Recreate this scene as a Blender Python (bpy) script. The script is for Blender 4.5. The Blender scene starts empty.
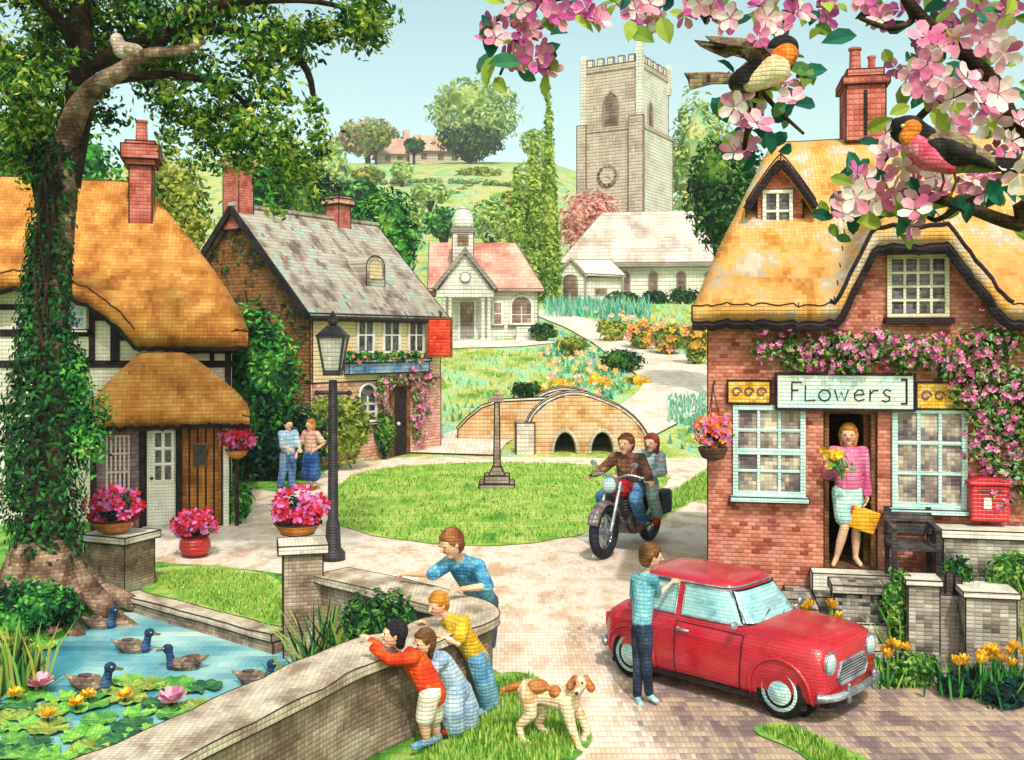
import bpy, bmesh, math, random
from mathutils import Vector, Matrix, noise
random.seed(7)
V = Vector
scene = bpy.context.scene
col = scene.collection
F, CAMZ, HOR = 1024.0, 3.5, 342.0
R = math.radians

# ------------------------------------------------------------------ terrain
POND = [(-2.4,12.0),(-5.25,14.05),(-5.35,13.2),(-5.5,12.3),(-6.3,11.4),(-7.6,10),(-7.6,4.4),(-4.3,4.4),(-2.9,6.4),(-1.9,7.95),(-.95,9.35),(-.62,10.05),(-.85,10.6),(-1.6,11.3)]
def in_poly(x, y, poly):
    c = False
    n = len(poly)
    for i in range(n):
        x1, y1 = poly[i]; x2, y2 = poly[(i+1) % n]
        if (y1 > y) != (y2 > y) and x < (x2-x1)*(y-y1)/(y2-y1)+x1: c = not c
    return c
def lerp_tab(t, tab):
    if t <= tab[0][0]: return tab[0][1]
    for (a, va), (b, vb) in zip(tab, tab[1:]):
        if t <= b:
            k = (t-a)/(b-a)
            return va+(vb-va)*k
    return tab[-1][1]
HT = [(0,0),(31,0),(34,.12),(40,.95),(60,3.7),(88,7.15),(105,9.0),(130,13.5),(170,25),(230,43),(280,53),(320,52),(420,30),(700,10)]
def H(x, y):
    h = lerp_tab(y, HT)
    if y > 88:
        k = min(1, (y-88)/80)
        px = x/y*F
        # the hill is highest left of the church and drops to the right
        f = 1.0 - .42*max(0, min(1, (px-40)/200)) - .10*max(0, min(1, (-px-330)/200))
        h = 7.15+(h-7.15)*(1-k+k*f)
        h += k*2.5*noise.noise(V((x*.02, y*.02, 3)))
    elif y > 36:
        h += .12*noise.noise(V((x*.15, y*.15, 5)))*min(1, (y-36)/8)
    return h
def P(px, py, D): return V(((px-512)*D/F, D, CAMZ+(HOR-py)*D/F))
def G(px, py, zoff=0):
    a = 4.0
    def z(D): return CAMZ+(HOR-py)*D/F
    D = a
    while D < 500:
        if z(D) <= H((px-512)*D/F, D):
            lo, hi = D-.5, D
            for _ in range(20):
                m = (lo+hi)/2
                if z(m) <= H((px-512)*m/F, m): hi = m
                else: lo = m
            D = hi; break
        D += .5
    x = (px-512)*D/F
    return V((x, D, H(x, D)+zoff))

# ------------------------------------------------------------------ materials
def lin(h):
    h = h.lstrip('#'); c = [int(h[i:i+2], 16)/255 for i in (0, 2, 4)]
    return tuple(((x/12.92) if x < .04045 else ((x+.055)/1.055)**2.4) for x in c)+(1,)
_m = {}
class N:
    def __init__(s, name):
        s.m = bpy.data.materials.new(name); s.m.use_nodes = True
        s.t = s.m.node_tree; s.t.nodes.clear()
        s.out = s.t.nodes.new('ShaderNodeOutputMaterial')
    def n(s, ty, **k):
        o = s.t.nodes.new('ShaderNode'+ty)
        for a, b in k.items():
            setattr(o, a, b)
        return o
    def l(s, a, b): s.t.links.new(a, b)
    def math(s, op, a, b=None, c=None, clamp=False):
        o = s.n('Math', operation=op); o.use_clamp = clamp
        for i, x in enumerate((a, b, c)):
            if x is None: continue
            if isinstance(x, (int, float)): o.inputs[i].default_value = x
            else: s.l(x, o.inputs[i])
        return o.outputs[0]
    def vm(s, op, a, b=None):
        o = s.n('VectorMath', operation=op)
        for i, x in enumerate((a, b)):
            if x is None: continue
            if isinstance(x, (tuple, list)): o.inputs[i].default_value = x
            else: s.l(x, o.inputs[i])
        return o.outputs[0]
    def ramp(s, fac, cols, lo=.3, hi=.7, const=False):
        o = s.n('ValToRGB'); r = o.color_ramp
        if const: r.interpolation = 'CONSTANT'
        k = len(cols)
        while len(r.elements) < k: r.elements.new(.5)
        for i, c in enumerate(cols):
            r.elements[i].position = lo+(hi-lo)*(i/max(1, k-1)) if not const else lo+(hi-lo)*i/k
            r.elements[i].color = lin(c)
        s.l(fac, o.inputs[0]); return o.outputs[0]
GAP = .4
def M(name, cols, cell=.06, rough=.85, freq=5.0, jit=.22, gap=None, ya=1.0, xa=1.0, metal=0, spec=.2, bump=.5, brick=False, coat=0, lo=.34, hi=.66, detail=3, cols2=None):
    """a surface worked in small woven stitches: colour varies stitch by stitch, in the object's own space"""
    key = name
    if key in _m: return _m[key]
    gap = GAP if gap is None else gap
    cell *= .74; jit *= .6; freq *= 1.2
    a = N(name)
    geo = a.n('TexCoord')
    p = a.vm('DIVIDE', geo.outputs['Object'], (cell*xa, cell*ya, cell))
    if brick:
        sx = a.n('SeparateXYZ'); a.l(p, sx.inputs[0])
        row = a.math('MODULO', a.math('FLOOR', a.math('ADD', sx.outputs[2], 1000.0)), 2.0)
        cx = a.n('CombineXYZ'); a.l(a.math('ADD', sx.outputs[0], a.math('MULTIPLY', row, .5)), cx.inputs[0]); a.l(sx.outputs[1], cx.inputs[1]); a.l(sx.outputs[2], cx.inputs[2])
        p = cx.outputs[0]
    fl = a.vm('FLOOR', p)
    wn = a.n('TexWhiteNoise', noise_dimensions='3D'); a.l(fl, wn.inputs['Vector'])
    nz = a.n('TexNoise'); nz.inputs['Scale'].default_value = 1.0/freq; nz.inputs['Detail'].default_value = detail
    a.l(a.vm('MULTIPLY', fl, (xa, min(ya, 6)*.6, 1.0)), nz.inputs['Vector'])
    fac = a.math('ADD', nz.outputs[0], a.math('MULTIPLY', a.math('SUBTRACT', wn.outputs[0], .5), .1))
    c = a.ramp(fac, cols, lo, hi)
    if cols2:
        at = a.n('Attribute'); at.attribute_name = 'wear'
        w3 = a.n('TexWhiteNoise', noise_dimensions='3D'); a.l(a.vm('ADD', fl, (3.3, 91.7, 15.1)), w3.inputs['Vector'])
        k = a.math('ADD', a.math('MULTIPLY', a.math('ADD', a.math('SUBTRACT', at.outputs['Fac'], .5), a.math('MULTIPLY', a.math('SUBTRACT', w3.outputs[0], .5), .4)), 2.0), .5, clamp=True)
        m2_ = a.n('Mix', data_type='RGBA'); a.l(k, m2_.inputs[0]); a.l(c, m2_.inputs[6]); a.l(a.ramp(fac, cols2, .36, .64), m2_.inputs[7]); c = m2_.outputs[2]
    wn2 = a.n('TexWhiteNoise', noise_dimensions='3D'); a.l(a.vm('ADD', fl, (71.3, 11.7, 5.1)), wn2.inputs['Vector'])
    br = a.math('ADD', a.math('MULTIPLY', wn2.outputs[0], jit), 1-jit/2)
    fr = a.vm('FRACTION', p)
    sf = a.n('SeparateXYZ'); a.l(fr, sf.inputs[0])
    sn = a.n('SeparateXYZ'); a.l(geo.outputs['Normal'], sn.inputs[0])
    tot = None
    for i in range(3):
        d = a.math('ABSOLUTE', a.math('SUBTRACT', sf.outputs[i], .5))
        e = a.math('POWER', a.math('MULTIPLY', d, 2.0), 3.2)
        w = a.math('MULTIPLY', a.math('SUBTRACT', .90, a.math('ABSOLUTE', sn.outputs[i])), 5.0, clamp=True)
        e = a.math('MULTIPLY', a.math('MULTIPLY', e, w), .6 if i == 0 else (1.0 if i == 2 else .8))
        tot = e if tot is None else a.math('MAXIMUM', tot, e)
    g = a.math('SUBTRACT', 1.0, a.math('MULTIPLY', tot, gap))
    dg = a.math('SINE', a.math('MULTIPLY', a.math('ADD', a.math('ADD', sf.outputs[0], sf.outputs[1]), sf.outputs[2]), 12.566))
    g = a.math('MULTIPLY', g, a.math('ADD', a.math('MULTIPLY', dg, .05), .98))
    br = a.math('MULTIPLY', br, g)
    mx = a.n('Mix', data_type='RGBA', blend_type='MULTIPLY'); mx.inputs[0].default_value = 1
    a.l(c, mx.inputs[6])
    cc = a.n('CombineXYZ')
    for i in range(3): a.l(br, cc.inputs[i])
    a.l(cc.outputs[0], mx.inputs[7])
    b = a.n('BsdfPrincipled'); a.l(mx.outputs[2], b.inputs['Base Color'])
    b.inputs['Roughness'].default_value = rough; b.inputs['Metallic'].default_value = metal
    b.inputs['Specular IOR Level'].default_value = spec
    if coat: b.inputs['Coat Weight'].default_value = coat; b.inputs['Coat Roughness'].default_value = .12
    if bump:
        bp = a.n('Bump'); bp.inputs['Strength'].default_value = bump; bp.inputs['Distance'].default_value = cell*.35
        a.l(a.math('SUBTRACT', 1.0, tot), bp.inputs['Height']); a.l(bp.outputs[0], b.inputs['Normal'])
    a.l(b.outputs[0], a.out.inputs[0])
    _m[key] = a.m
    return a.m
def L(name, cols, nscale=1.5, rough=.7, trans=.25, mixr=.65, lo=.2, hi=.85):
    """leaves and petals: every leaf its own tone, drifting in clumps"""
    if name in _m: return _m[name]
    a = N(name)
    geo = a.n('NewGeometry')
    nz = a.n('TexNoise'); nz.inputs['Scale'].default_value = nscale; nz.inputs['Detail'].default_value = 2
    a.l(geo.outputs['Position'], nz.inputs['Vector'])
    fac = a.math('ADD', a.math('MULTIPLY', geo.outputs['Random Per Island'], mixr), a.math('MULTIPLY', a.math('SUBTRACT', a.math('MULTIPLY', nz.outputs[0], 2.0), .5), 1-mixr))
    c = a.ramp(fac, cols, lo, hi)
    b = a.n('BsdfPrincipled'); a.l(c, b.inputs['Base Color']); b.inputs['Roughness'].default_value = rough; b.inputs['Specular IOR Level'].default_value = .2
    t = a.n('BsdfTranslucent'); a.l(c, t.inputs[0])
    m = a.n('MixShader'); m.inputs[0].default_value = trans
    a.l(b.outputs[0], m.inputs[1]); a.l(t.outputs[0], m.inputs[2]); a.l(m.outputs[0], a.out.inputs[0])
    _m[name] = a.m
    return a.m

# ------------------------------------------------------------------ mesh builder
def frame_of(d, up=V((0, 0, 1))):
    d = d.normalized()
    if abs(d.dot(up)) > .97: up = V((0, 1, 0))
    x = d.cross(up).normalized(); y = x.cross(d).normalized()
    return x, y
class MB:
    def __init__(s): s.v = []; s.f = []; s.mi = []; s.cur = 0
    def add(s, vs, fs):
        o = len(s.v); s.v += [V(p) for p in vs]
        for f in fs: s.f.append([o+i for i in f]); s.mi.append(s.cur)
        return s
    def box(s, x0, x1, y0, y1, z0, z1):
        return s.add([(x0,y0,z0),(x1,y0,z0),(x1,y1,z0),(x0,y1,z0),(x0,y0,z1),(x1,y0,z1),(x1,y1,z1),(x0,y1,z1)],
                     [(3,2,1,0),(4,5,6,7),(0,1,5,4),(1,2,6,5),(2,3,7,6),(3,0,4,7)])
    def hexa(s, b, t):
        return s.add(list(b)+list(t), [(3,2,1,0),(4,5,6,7),(0,1,5,4),(1,2,6,5),(2,3,7,6),(3,0,4,7)])
    def bar(s, a, b, w, h=None, up=V((0,0,1))):
        a, b = V(a), V(b); h = h or w
        x, y = frame_of(b-a, up); x = x*(w/2); y = y*(h/2)
        return s.hexa([a-x-y, a+x-y, a+x+y, a-x+y], [b-x-y, b+x-y, b+x+y, b-x+y])
    def tube(s, pts, rads, n=8, closed=False):
        pts = [V(p) for p in pts]
        if not isinstance(rads, (list, tuple)): rads = [rads]*len(pts)
        k = len(pts); o = len(s.v); vs = []; fs = []
        x = None
        for i, p in enumerate(pts):
            if closed: d = pts[(i+1) % k]-pts[i-1]
            else: d = pts[min(i+1, k-1)]-pts[max(i-1, 0)]
            d.normalize()
            if x is None: x, y = frame_of(d)
            else:
                x = (x-d*x.dot(d)).normalized(); y = x.cross(d).normalized()
            for j in range(n):
                t = 2*math.pi*j/n
                vs.append(p+(x*math.cos(t)+y*math.sin(t))*rads[i])
        for i in range(k if closed else k-1):
            for j in range(n):
                a = i*n+j; b = i*n+(j+1) % n; i2 = (i+1) % k
                fs.append((a, b, i2*n+(j+1) % n, i2*n+j))
        if not closed:
            fs.append(tuple(range(n))[::-1]); fs.append(tuple((k-1)*n+j for j in range(n)))
        return s.add(vs, fs)
    def ball(s, c, r, rot=None, nu=12, nv=8):
        c = V(c)
        if isinstance(r, (int, float)): r = (r, r, r)
        vs = [V((0, 0, -r[2]))]; fs = []
        for i in range(1, nv):
            a = math.pi*i/nv-math.pi/2
            for j in range(nu):
                t = 2*math.pi*j/nu
                vs.append(V((math.cos(a)*math.cos(t)*r[0], math.cos(a)*math.sin(t)*r[1], math.sin(a)*r[2])))
        vs.append(V((0, 0, r[2])))
        for j in range(nu): fs.append((0, 1+(j+1) % nu, 1+j))
        for i in range(nv-2):
            for j in range(nu):
                a = 1+i*nu
                fs.append((a+j, a+(j+1) % nu, a+nu+(j+1) % nu, a+nu+j))
        a = 1+(nv-2)*nu
        for j in range(nu): fs.append((a+j, a+(j+1) % nu, len(vs)-1))
        if rot is not None: vs = [rot @ p for p in vs]
        return s.add([p+c for p in vs], fs)
    def cap(s, a, b, ra, rb=None, n=10):
        """round-ended tapered limb"""
        a, b = V(a), V(b); rb = ra if rb is None else rb
        d = b-a
        if d.length < 1e-5: return s.ball(a, ra)
        dn = d.normalized(); pts = []; rs = []
        for t in (-90, -60, -30): 
            pts.append(a+dn*ra*math.sin(R(t))); rs.append(max(ra*math.cos(R(t)), ra*.06))
        pts.append(a); rs.append(ra); pts.append(b); rs.append(rb)
        for t in (30, 60, 90):
            pts.append(b+dn*rb*math.sin(R(t))); rs.append(max(rb*math.cos(R(t)), rb*.06))
        return s.tube(pts, rs, n)
    def prism(s, poly, y0, y1):
        """polygon in x,z pushed from y0 to y1"""
        k = len(poly)
        vs = [(x, y0, z) for x, z in poly]+[(x, y1, z) for x, z in poly]
        fs = [tuple(range(k)), tuple(range(2*k-1, k-1, -1))]
        for i in range(k):
            j = (i+1) % k; fs.append((i, k+i, k+j, j))
        return s.add(vs, fs)
    def prismz(s, poly, z0, z1):
        k = len(poly)
        vs = [(x, y, z0) for x, y in poly]+[(x, y, z1) for x, y in poly]
        fs = [tuple(range(k-1, -1, -1)), tuple(range(k, 2*k))]
        for i in range(k):
            j = (i+1) % k; fs.append((i, j, k+j, k+i))
        return s.add(vs, fs)
    def lathe(s, prof, c=(0, 0, 0), n=20):
        c = V(c); vs = []; fs = []; k = len(prof)
        for r, z in prof:
            for j in range(n):
                t = 2*math.pi*j/n; vs.append(c+V((r*math.cos(t), r*math.sin(t), z)))
        for i in range(k-1):
            for j in range(n):
                fs.append((i*n+j, i*n+(j+1) % n, (i+1)*n+(j+1) % n, (i+1)*n+j))
        fs.append(tuple(range(n-1, -1, -1))); fs.append(tuple((k-1)*n+j for j in range(n)))
        return s.add(vs, fs)
    def leaf(s, c, size, nrm=None, asp=.62):
        c = V(c)
        if nrm is None: nrm = V((random.gauss(0, 1), random.gauss(0, 1)-.5, random.gauss(0, 1)+.5))
        if nrm.length < .01: nrm = V((0, 0, 1))
        x, y = frame_of(nrm); t = random.uniform(0, 6.283)
        d = x*math.cos(t)+y*math.sin(t); e = nrm.normalized().cross(d)
        a = size*random.uniform(.7, 1.2); b = a*asp; n = nrm.normalized()*a*.18
        return s.add([c-d*a*.55, c-e*b*.45-n*.3+d*a*.05, c+d*a*.6-n, c+e*b*.45-n*.3+d*a*.05, c+n*.4], [(0, 1, 4), (1, 2, 4), (2, 3, 4), (3, 0, 4)])
    def bleaf(s, c, size, nrm):
        c = V(c); x, y = frame_of(nrm); t = random.uniform(0, 6.283); nrm = nrm.normalized()
        d = x*math.cos(t)+y*math.sin(t); e = nrm.cross(d); a = size*random.uniform(.8, 1.25); vs = []
        for u, w in ((-.5, 0), (-.3, .2), (0, .29), (.28, .2), (.55, 0)):
            k = c+d*a*u-nrm*a*.25*u*u; vs.append(k)
            if w: vs += [k+e*a*w+nrm*a*.1, k-e*a*w+nrm*a*.1]
        return s.add(vs, [(0,1,2),(0,3,1),(1,4,5,2),(1,3,6,4),(4,7,8,5),(4,6,9,7),(7,10,8),(7,9,10)])
    def petals(s, c, nrm, r, k=5, cup=.3):
        """one open flower of k petals"""
        c = V(c); nrm = nrm.normalized(); x, y = frame_of(nrm); t0 = random.uniform(0, 6)
        for i in range(k):
            t = t0+6.2832*i/k+random.uniform(-.1, .1); d = x*math.cos(t)+y*math.sin(t); e = nrm.cross(d)
            w = r*.42; q = r*random.uniform(.88, 1.08)
            s.add([c+d*r*.06, c+d*q*.55-e*w*.8+nrm*r*cup*.5, c+d*q*.9-e*w*.6+nrm*r*cup, c+d*q*1.02+nrm*r*cup*1.0, c+d*q*.9+e*w*.6+nrm*r*cup, c+d*q*.55+e*w*.8+nrm*r*cup*.5, c+d*q*.6+nrm*r*cup*.28],
                  [(0,1,6),(1,2,6),(2,3,6),(3,4,6),(4,5,6),(5,0,6)])
    def mesh(s, name):
        me = bpy.data.meshes.new(name); me.from_pydata([tuple(p) for p in s.v], [], s.f)
        if any(s.mi): me.polygons.foreach_set('material_index', s.mi)
        me.update(); return me
    def build(s, name, mat, parent=None, smooth=False, bevel=0, fuse=0, fsm=6):
        if fuse: me = fused(s, fuse, fsm); smooth = True; me.name = name
        else:
            me = s.mesh(name)
            bm = bmesh.new(); bm.from_mesh(me); bmesh.ops.recalc_face_normals(bm, faces=bm.faces); bm.to_mesh(me); bm.free()
        o = bpy.data.objects.new(name, me); col.objects.link(o)
        for m in (mat if isinstance(mat, (list, tuple)) else [mat]): me.materials.append(m)
        if smooth: me.polygons.foreach_set('use_smooth', [True]*len(me.polygons))
        if bevel:
            b = o.modifiers.new('Bevel', 'BEVEL'); b.width = bevel; b.segments = 2; b.limit_method = 'ANGLE'; b.angle_limit = R(40)
        if parent: o.parent = parent
        return o
def fused(mb, vox, it):
    me = mb.mesh('tmp'); o = bpy.data.objects.new('tmp', me); col.objects.link(o)
    m = o.modifiers.new('r', 'REMESH'); m.mode = 'VOXEL'; m.voxel_size = vox
    if it: k = o.modifiers.new('s', 'SMOOTH'); k.iterations = it; k.factor = .5
    dg = bpy.context.evaluated_depsgraph_get()
    r = bpy.data.meshes.new_from_object(o.evaluated_get(dg))
    bpy.data.objects.remove(o); bpy.data.meshes.remove(me)
    r.materials.clear()
    return r
def thing(name, label, cat, loc=(0,0,0), rz=0, group=None, scale=1):
    o = bpy.data.objects.new(name, None); col.objects.link(o); o.location = loc; o.rotation_euler = (0, 0, rz)
    o.scale = (scale,)*3; o.empty_display_size = .1
    o['label'] = label; o['category'] = cat
    if group: o['group'] = group
    return o
def tag(o, label, cat, group=None, kind=None):
    o['label'] = label; o['category'] = cat
    if group: o['group'] = group
    if kind: o['kind'] = kind
    return o
def struct(o): o['kind'] = 'structure'; return o
def dup(root, loc, rz, label=None, scale=None):
    r = root.copy(); col.objects.link(r); r.location = loc; r.rotation_euler = (0, 0, rz)
    if scale: r.scale = (scale,)*3
    if label: r['label'] = label
    def rec(a, b):
        for ch in a.children:
            c = ch.copy(); col.objects.link(c); c.parent = b; rec(ch, c)
    for ch in list(root.children):
        c = ch.copy(); col.objects.link(c); c.parent = r
        for g in list(ch.children):
            d = g.copy(); col.objects.link(d); d.parent = c
    return r
class Frame:
    """a building's own axes: x along the front, y into the building; hit() reads a measured photo point onto a plane of it"""
    def __init__(s, x, y, deg, z=0):
        s.loc = V((x, y, z)); s.rz = R(deg); s.M = Matrix.Translation(s.loc) @ Matrix.Rotation(s.rz, 4, 'Z'); s.I = s.M.inverted()
    def hit(s, px, py, yl=0.0):
        o = s.I @ V((0, 0, CAMZ)); d = s.I.to_3x3() @ V(((px-512)/F, 1, (HOR-py)/F))
        t = (yl-o.y)/d.y; p = o+d*t
        return p.x, p.z
    def hx(s, px, yl=0.0): return s.hit(px, HOR, yl)[0]
    def rect(s, px0, px1, py0, py1, yl=0.0):
        xm = (px0+px1)/2
        return s.hx(px0, yl), s.hx(px1, yl), s.hit(xm, py1, yl)[1], s.hit(xm, py0, yl)[1]
def catmull(pts, k=6, closed=True):
    n = len(pts); out = []
    for i in range(n if closed else n-1):
        g = lambda j: V(pts[j % n]) if closed else V(pts[max(0, min(n-1, j))])
        p0, p1, p2, p3 = g(i-1), g(i), g(i+1), g(i+2)
        for j in range(k):
            t = j/k
            out.append(.5*((2*p1)+(p2-p0)*t+(2*p0-5*p1+4*p2-p3)*t*t+(3*p1-p0-3*p2+p3)*t**3))
    if not closed: out.append(V(pts[-1]))
    return out
def window(parent, x0, x1, z0, z1, y, nx, nz, fm, gm, fw=.06, mw=.03, sill=True, arch=False, proud=.05, fname='window', sm=None):
    m = MB()
    m.box(x0-fw, x0, y-proud, y, z0-fw, z1+fw).box(x1, x1+fw, y-proud, y, z0-fw, z1+fw)
    m.box(x0, x1, y-proud, y, z0-fw, z0)
    if not arch: m.box(x0, x1, y-proud, y, z1, z1+fw)
    for i in range(1, nx):
        x = x0+(x1-x0)*i/nx; m.box(x-mw/2, x+mw/2, y-proud*.75, y-.004, z0, z1)
    for i in range(1, nz):
        z = z0+(z1-z0)*i/nz; m.box(x0, x1, y-proud*.7, y-.006, z-mw/2, z+mw/2)
    if arch:
        pts = [V(((x0+x1)/2+math.cos(t)*(x1-x0+fw)/2, y-proud/2, z1+math.sin(t)*(x1-x0+fw)/2)) for t in [math.pi*i/8 for i in range(9)]]
        m.tube(pts, fw/2, 6)
    w = m.build(fname, fm, parent, bevel=.004)
    g = MB()
    if arch:
        k = [(x0, z0), (x1, z0)]+[((x0+x1)/2+math.cos(t)*(x1-x0)/2, z1+math.sin(t)*(x1-x0)/2) for t in [math.pi*i/8 for i in range(9)]]
        g.prism(k, y-.012, y+.01)
    else: g.box(x0, x1, y-.012, y+.01, z0, z1)
    g.build('pane', gm, w)
    if sill: MB().box(x0-fw*1.6, x1+fw*1.6, y-proud-.09, y, z0-fw-.06, z0-fw).build('sill', sm or fm, w, bevel=.006)
    return w
def thatch(x0, x1, y0, y1, yr, ze, zr, hl, hr, t, bumps=(), nx=90, ny=44, p=.88, sag=.0):
    """thatched roof as a thick rounded blanket over a plan rectangle; bumps lift the front edge over windows"""
    top = []
    def main(x, y):
        d = (y-y0)/(yr-y0) if y < yr else (y1-y)/(y1-yr)
        e = min((x-x0)/hl if hl else 1, (x1-x)/hr if hr else 1, 1)
        k = -.06*math.log(math.exp(-max(0, d)/.06)+math.exp(-max(0, e)/.06)+1e-9)
        k = max(0, min(1, k))
        return ze+(zr-ze)*(k**p)
    def hgt(x, y):
        h = main(x, y)
        for fn, sl in bumps:
            b = ze+fn(x)+sl*(y-y0)
            if fn(x) > 0 and y < yr-.3: h = max(h, b) if abs(h-b) > .12 else (max(h, b)+(.12-abs(h-b))**2/.48)
        e_ = max(0, 1-(y-y0)/.12)
        return h+.025*noise.noise(V((x*1.3, y*1.3, 0)))+e_*(.035*noise.noise(V((x*7, 0, 4)))+.03*noise.noise(V((x*17, 0, 9))))
    xs = [x0+(x1-x0)*(i/nx) for i in range(nx+1)]; ys = [y0+(y1-y0)*(j/ny)**1.25 for j in range(ny+1)]
    m = MB(); vs = []; fs = []
    for y in ys:
        for x in xs: vs.append((x, y, hgt(x, y)))
    K = (nx+1)*(ny+1)
    for y in ys:
        for x in xs: vs.append((x, y, hgt(x, y)-t))
    W = nx+1
    for j in range(ny):
        for i in range(nx):
            a = j*W+i
            fs.append((a, a+1, a+W+1, a+W)); fs.append((K+a+W, K+a+W+1, K+a+1, K+a))
    for i in range(nx):
        fs.append((K+i, K+i+1, i+1, i)); a = ny*W+i; fs.append((a, a+1, K+a+1, K+a))
    for j in range(ny):
        a = j*W; fs.append((a, a+W, K+a+W, K+a)); a = j*W+nx; fs.append((K+a, K+a+W, a+W, a))
    m.add(vs, fs)
    edge = [V((x, y0, hgt(x, y0)-t)) for x in xs]
    return m, edge, hgt
def blob_leaves(m, c, r, n, size, core=.72, flat=1.0, seed=None, hang=0):
    """leaf-sized faces spread through the outer shell of a lumpy volume"""
    c = V(c); rx, ry, rz = r
    off = V((random.random()*50, random.random()*50, 0))
    for _ in range(n):
        d = V((random.gauss(0, 1), random.gauss(0, 1), random.gauss(0, 1))).normalized()
        lump = 1+.38*noise.noise(d*2.1+off)+.16*noise.noise(d*5+off)
        k = lump*(core+(1.04-core)*random.random()**.7)
        p = c+V((d.x*rx*k, d.y*ry*k, d.z*rz*k))
        nn = d+V((random.gauss(0, .6), random.gauss(0, .6), random.gauss(0, .6)+.35))
        m.leaf(p, size, nn)
    return m
def blob_core(m, c, r, k=.74):
    off = V((random.random()*9, 3, 1)); o = len(m.v)
    m.ball(c, (r[0]*k, r[1]*k, r[2]*k), nu=16, nv=10)
    for i in range(o, len(m.v)):
        d = m.v[i]-V(c); m.v[i] = V(c)+d*(1+.3*noise.noise(d.normalized()*2+off))
SKY_TINT = (1.98, 2.02, 1.42, 1)
EXPO = 0.0
HAZE = .0005
# ------------------------------------------------------------------ palette
m_thatch = M('thatch', ['#9c5c28','#bc7838','#d09048','#dea45c'], .1, .95, 4, .2, ya=60, lo=.3, hi=.7)
m_thatch_shop = M('thatch lichened', ['#b97a38','#d2934c','#dba05c','#d8a868','#b9a48c','#cdb9a4'], .066, .95, 6, .26, ya=60, lo=.32, hi=.66)
m_brick = M('pink brick', ['#8d4438','#b06654','#c67c68','#d5937f','#b86a58'], .063, .9, 3, .3, xa=2, brick=True)
m_brick_pale = M('salmon brick', ['#bc7e6e','#d49c8a','#dfb09e','#cc907e'], .13, .9, 3, .25, xa=1.6, brick=True)
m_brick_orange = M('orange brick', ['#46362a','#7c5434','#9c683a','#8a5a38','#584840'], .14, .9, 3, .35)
m_chim = M('chimney brick', ['#9c4a40','#c06a5e','#cf8076'], .1, .9, 3, .25)
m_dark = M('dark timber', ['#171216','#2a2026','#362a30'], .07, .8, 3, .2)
m_black = M('black iron', ['#15131a','#26222c','#3a3540'], .06, .45, 3, .2, spec=.5)
m_cream = M('lime plaster', ['#cfc8ba','#e2dccf','#eee9de'], .105, .9, 5, .12)
m_cream_pub = M('cream plaster', ['#d3b38c','#e2c7a0','#ead6b4'], .15, .9, 5, .15)
m_white = M('white paint', ['#d6d4cc','#e8e6de','#f0efe9'], .08, .6, 5, .1)
m_aqua = M('pale aqua paint', ['#a9cfcf','#bfe0de','#d3ebe8'], .055, .6, 5, .12)
m_glass = M('leaded glass', ['#1c1a26','#3c3444','#6d6470','#28222e'], .07, .25, 3, .3, spec=.5, bump=.2)
m_glass_shop = M('shop glass', ['#54434c','#6e5d62','#92827c','#baac9a','#d4c8b2'], .064, .1, 5, .12, spec=.5, bump=.2)
m_glass_blue = M('bright glass', ['#6f8fc0','#a9c4dc','#dfe9ec'], .1, .3, 3, .2, spec=.5, bump=.2)
m_slate = M('stone slates', ['#6f6058','#8f8078','#a89a90','#b9aa9c','#a3b8b0','#8a6e62'], .15, .9, 5, .3, ya=60)
m_stone = M('field stone', ['#6f5a4c','#8f7866','#a8927e','#bfae9a'], .058, .95, 5, .3)
m_cop = M('pale coping stone', ['#b8aa98','#d2c8b8','#e2dacc','#e9e3d8'], .058, .9, 5, .2)
m_copw = M('weathered coping', ['#94806c','#b4a08c','#cebea8','#ddd0be'], .058, .9, 5, .2)
m_grey = M('grey stone', ['#57504c','#857c74','#a9a096','#c4bcb0'], .056, .95, 4, .35, xa=2)
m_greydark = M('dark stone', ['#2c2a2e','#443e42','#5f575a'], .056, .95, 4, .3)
m_oak = M('oak boards', ['#7a4a24','#9c6430','#b87c3c'], .1, .85, 4, .25)
m_wood = M('brown wood', ['#5a3a22','#7a5230','#936a40'], .06, .85, 4, .25)
m_red = M('red enamel', ['#a8141c','#c8202a','#d63038'], .06, .4, 4, .15, spec=.5)
m_terra = M('terracotta', ['#b8602c','#cf7a3c','#dc9250'], .08, .8, 4, .2)
m_skin = M('skin', ['#d9a184','#e6b496','#efc6aa'], .045, .7, 5, .06, gap=.18)
# ground
m_ground = M('meadow grass', ['#5f8a34','#86a848','#a9b95c','#c8c478','#88c498','#a8ccA0','#70b890'], .22, .95, 9, .14, ya=2.5, gap=.3, lo=.3, hi=.72)
m_hillg = M('hill pasture', ['#6c9848','#8cac54','#b4bc6c','#c8b484','#78b888','#9cb460','#80b478'], .8, .95, 8, .14, ya=2, gap=.3, lo=.32, hi=.7)
m_near = M('near grass', ['#3f7a2a','#5d9a38','#7fb04a','#9cb860'], .058, .95, 6, .35, ya=3.5)
m_green = M('green turf', ['#5c9434','#82b044','#a2c054','#bcc870','#92b84c'], .1, .95, 7, .2, ya=4, lo=.3, hi=.72)
m_road = M('pale gravel', ['#d2b090','#e4c8b0','#eedac8','#f2e4d6','#e8c6ac'], .06, .95, 9, .1, ya=2.8, lo=.34, hi=.66, cols2=['#7e6868','#988078','#b09888','#c4a88a','#a89088','#8c7474'])
m_lane = M('worn cobbles', ['#7c6464','#9a807a','#b29c92','#c9ab8e','#a48c86','#857070'], .054, .95, 8, .16, ya=2.4)
m_bed = M('flower border', ['#3d6a2c','#6c9440','#a0a850','#c8b850'], .2, .95, 4, .3)

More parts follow.
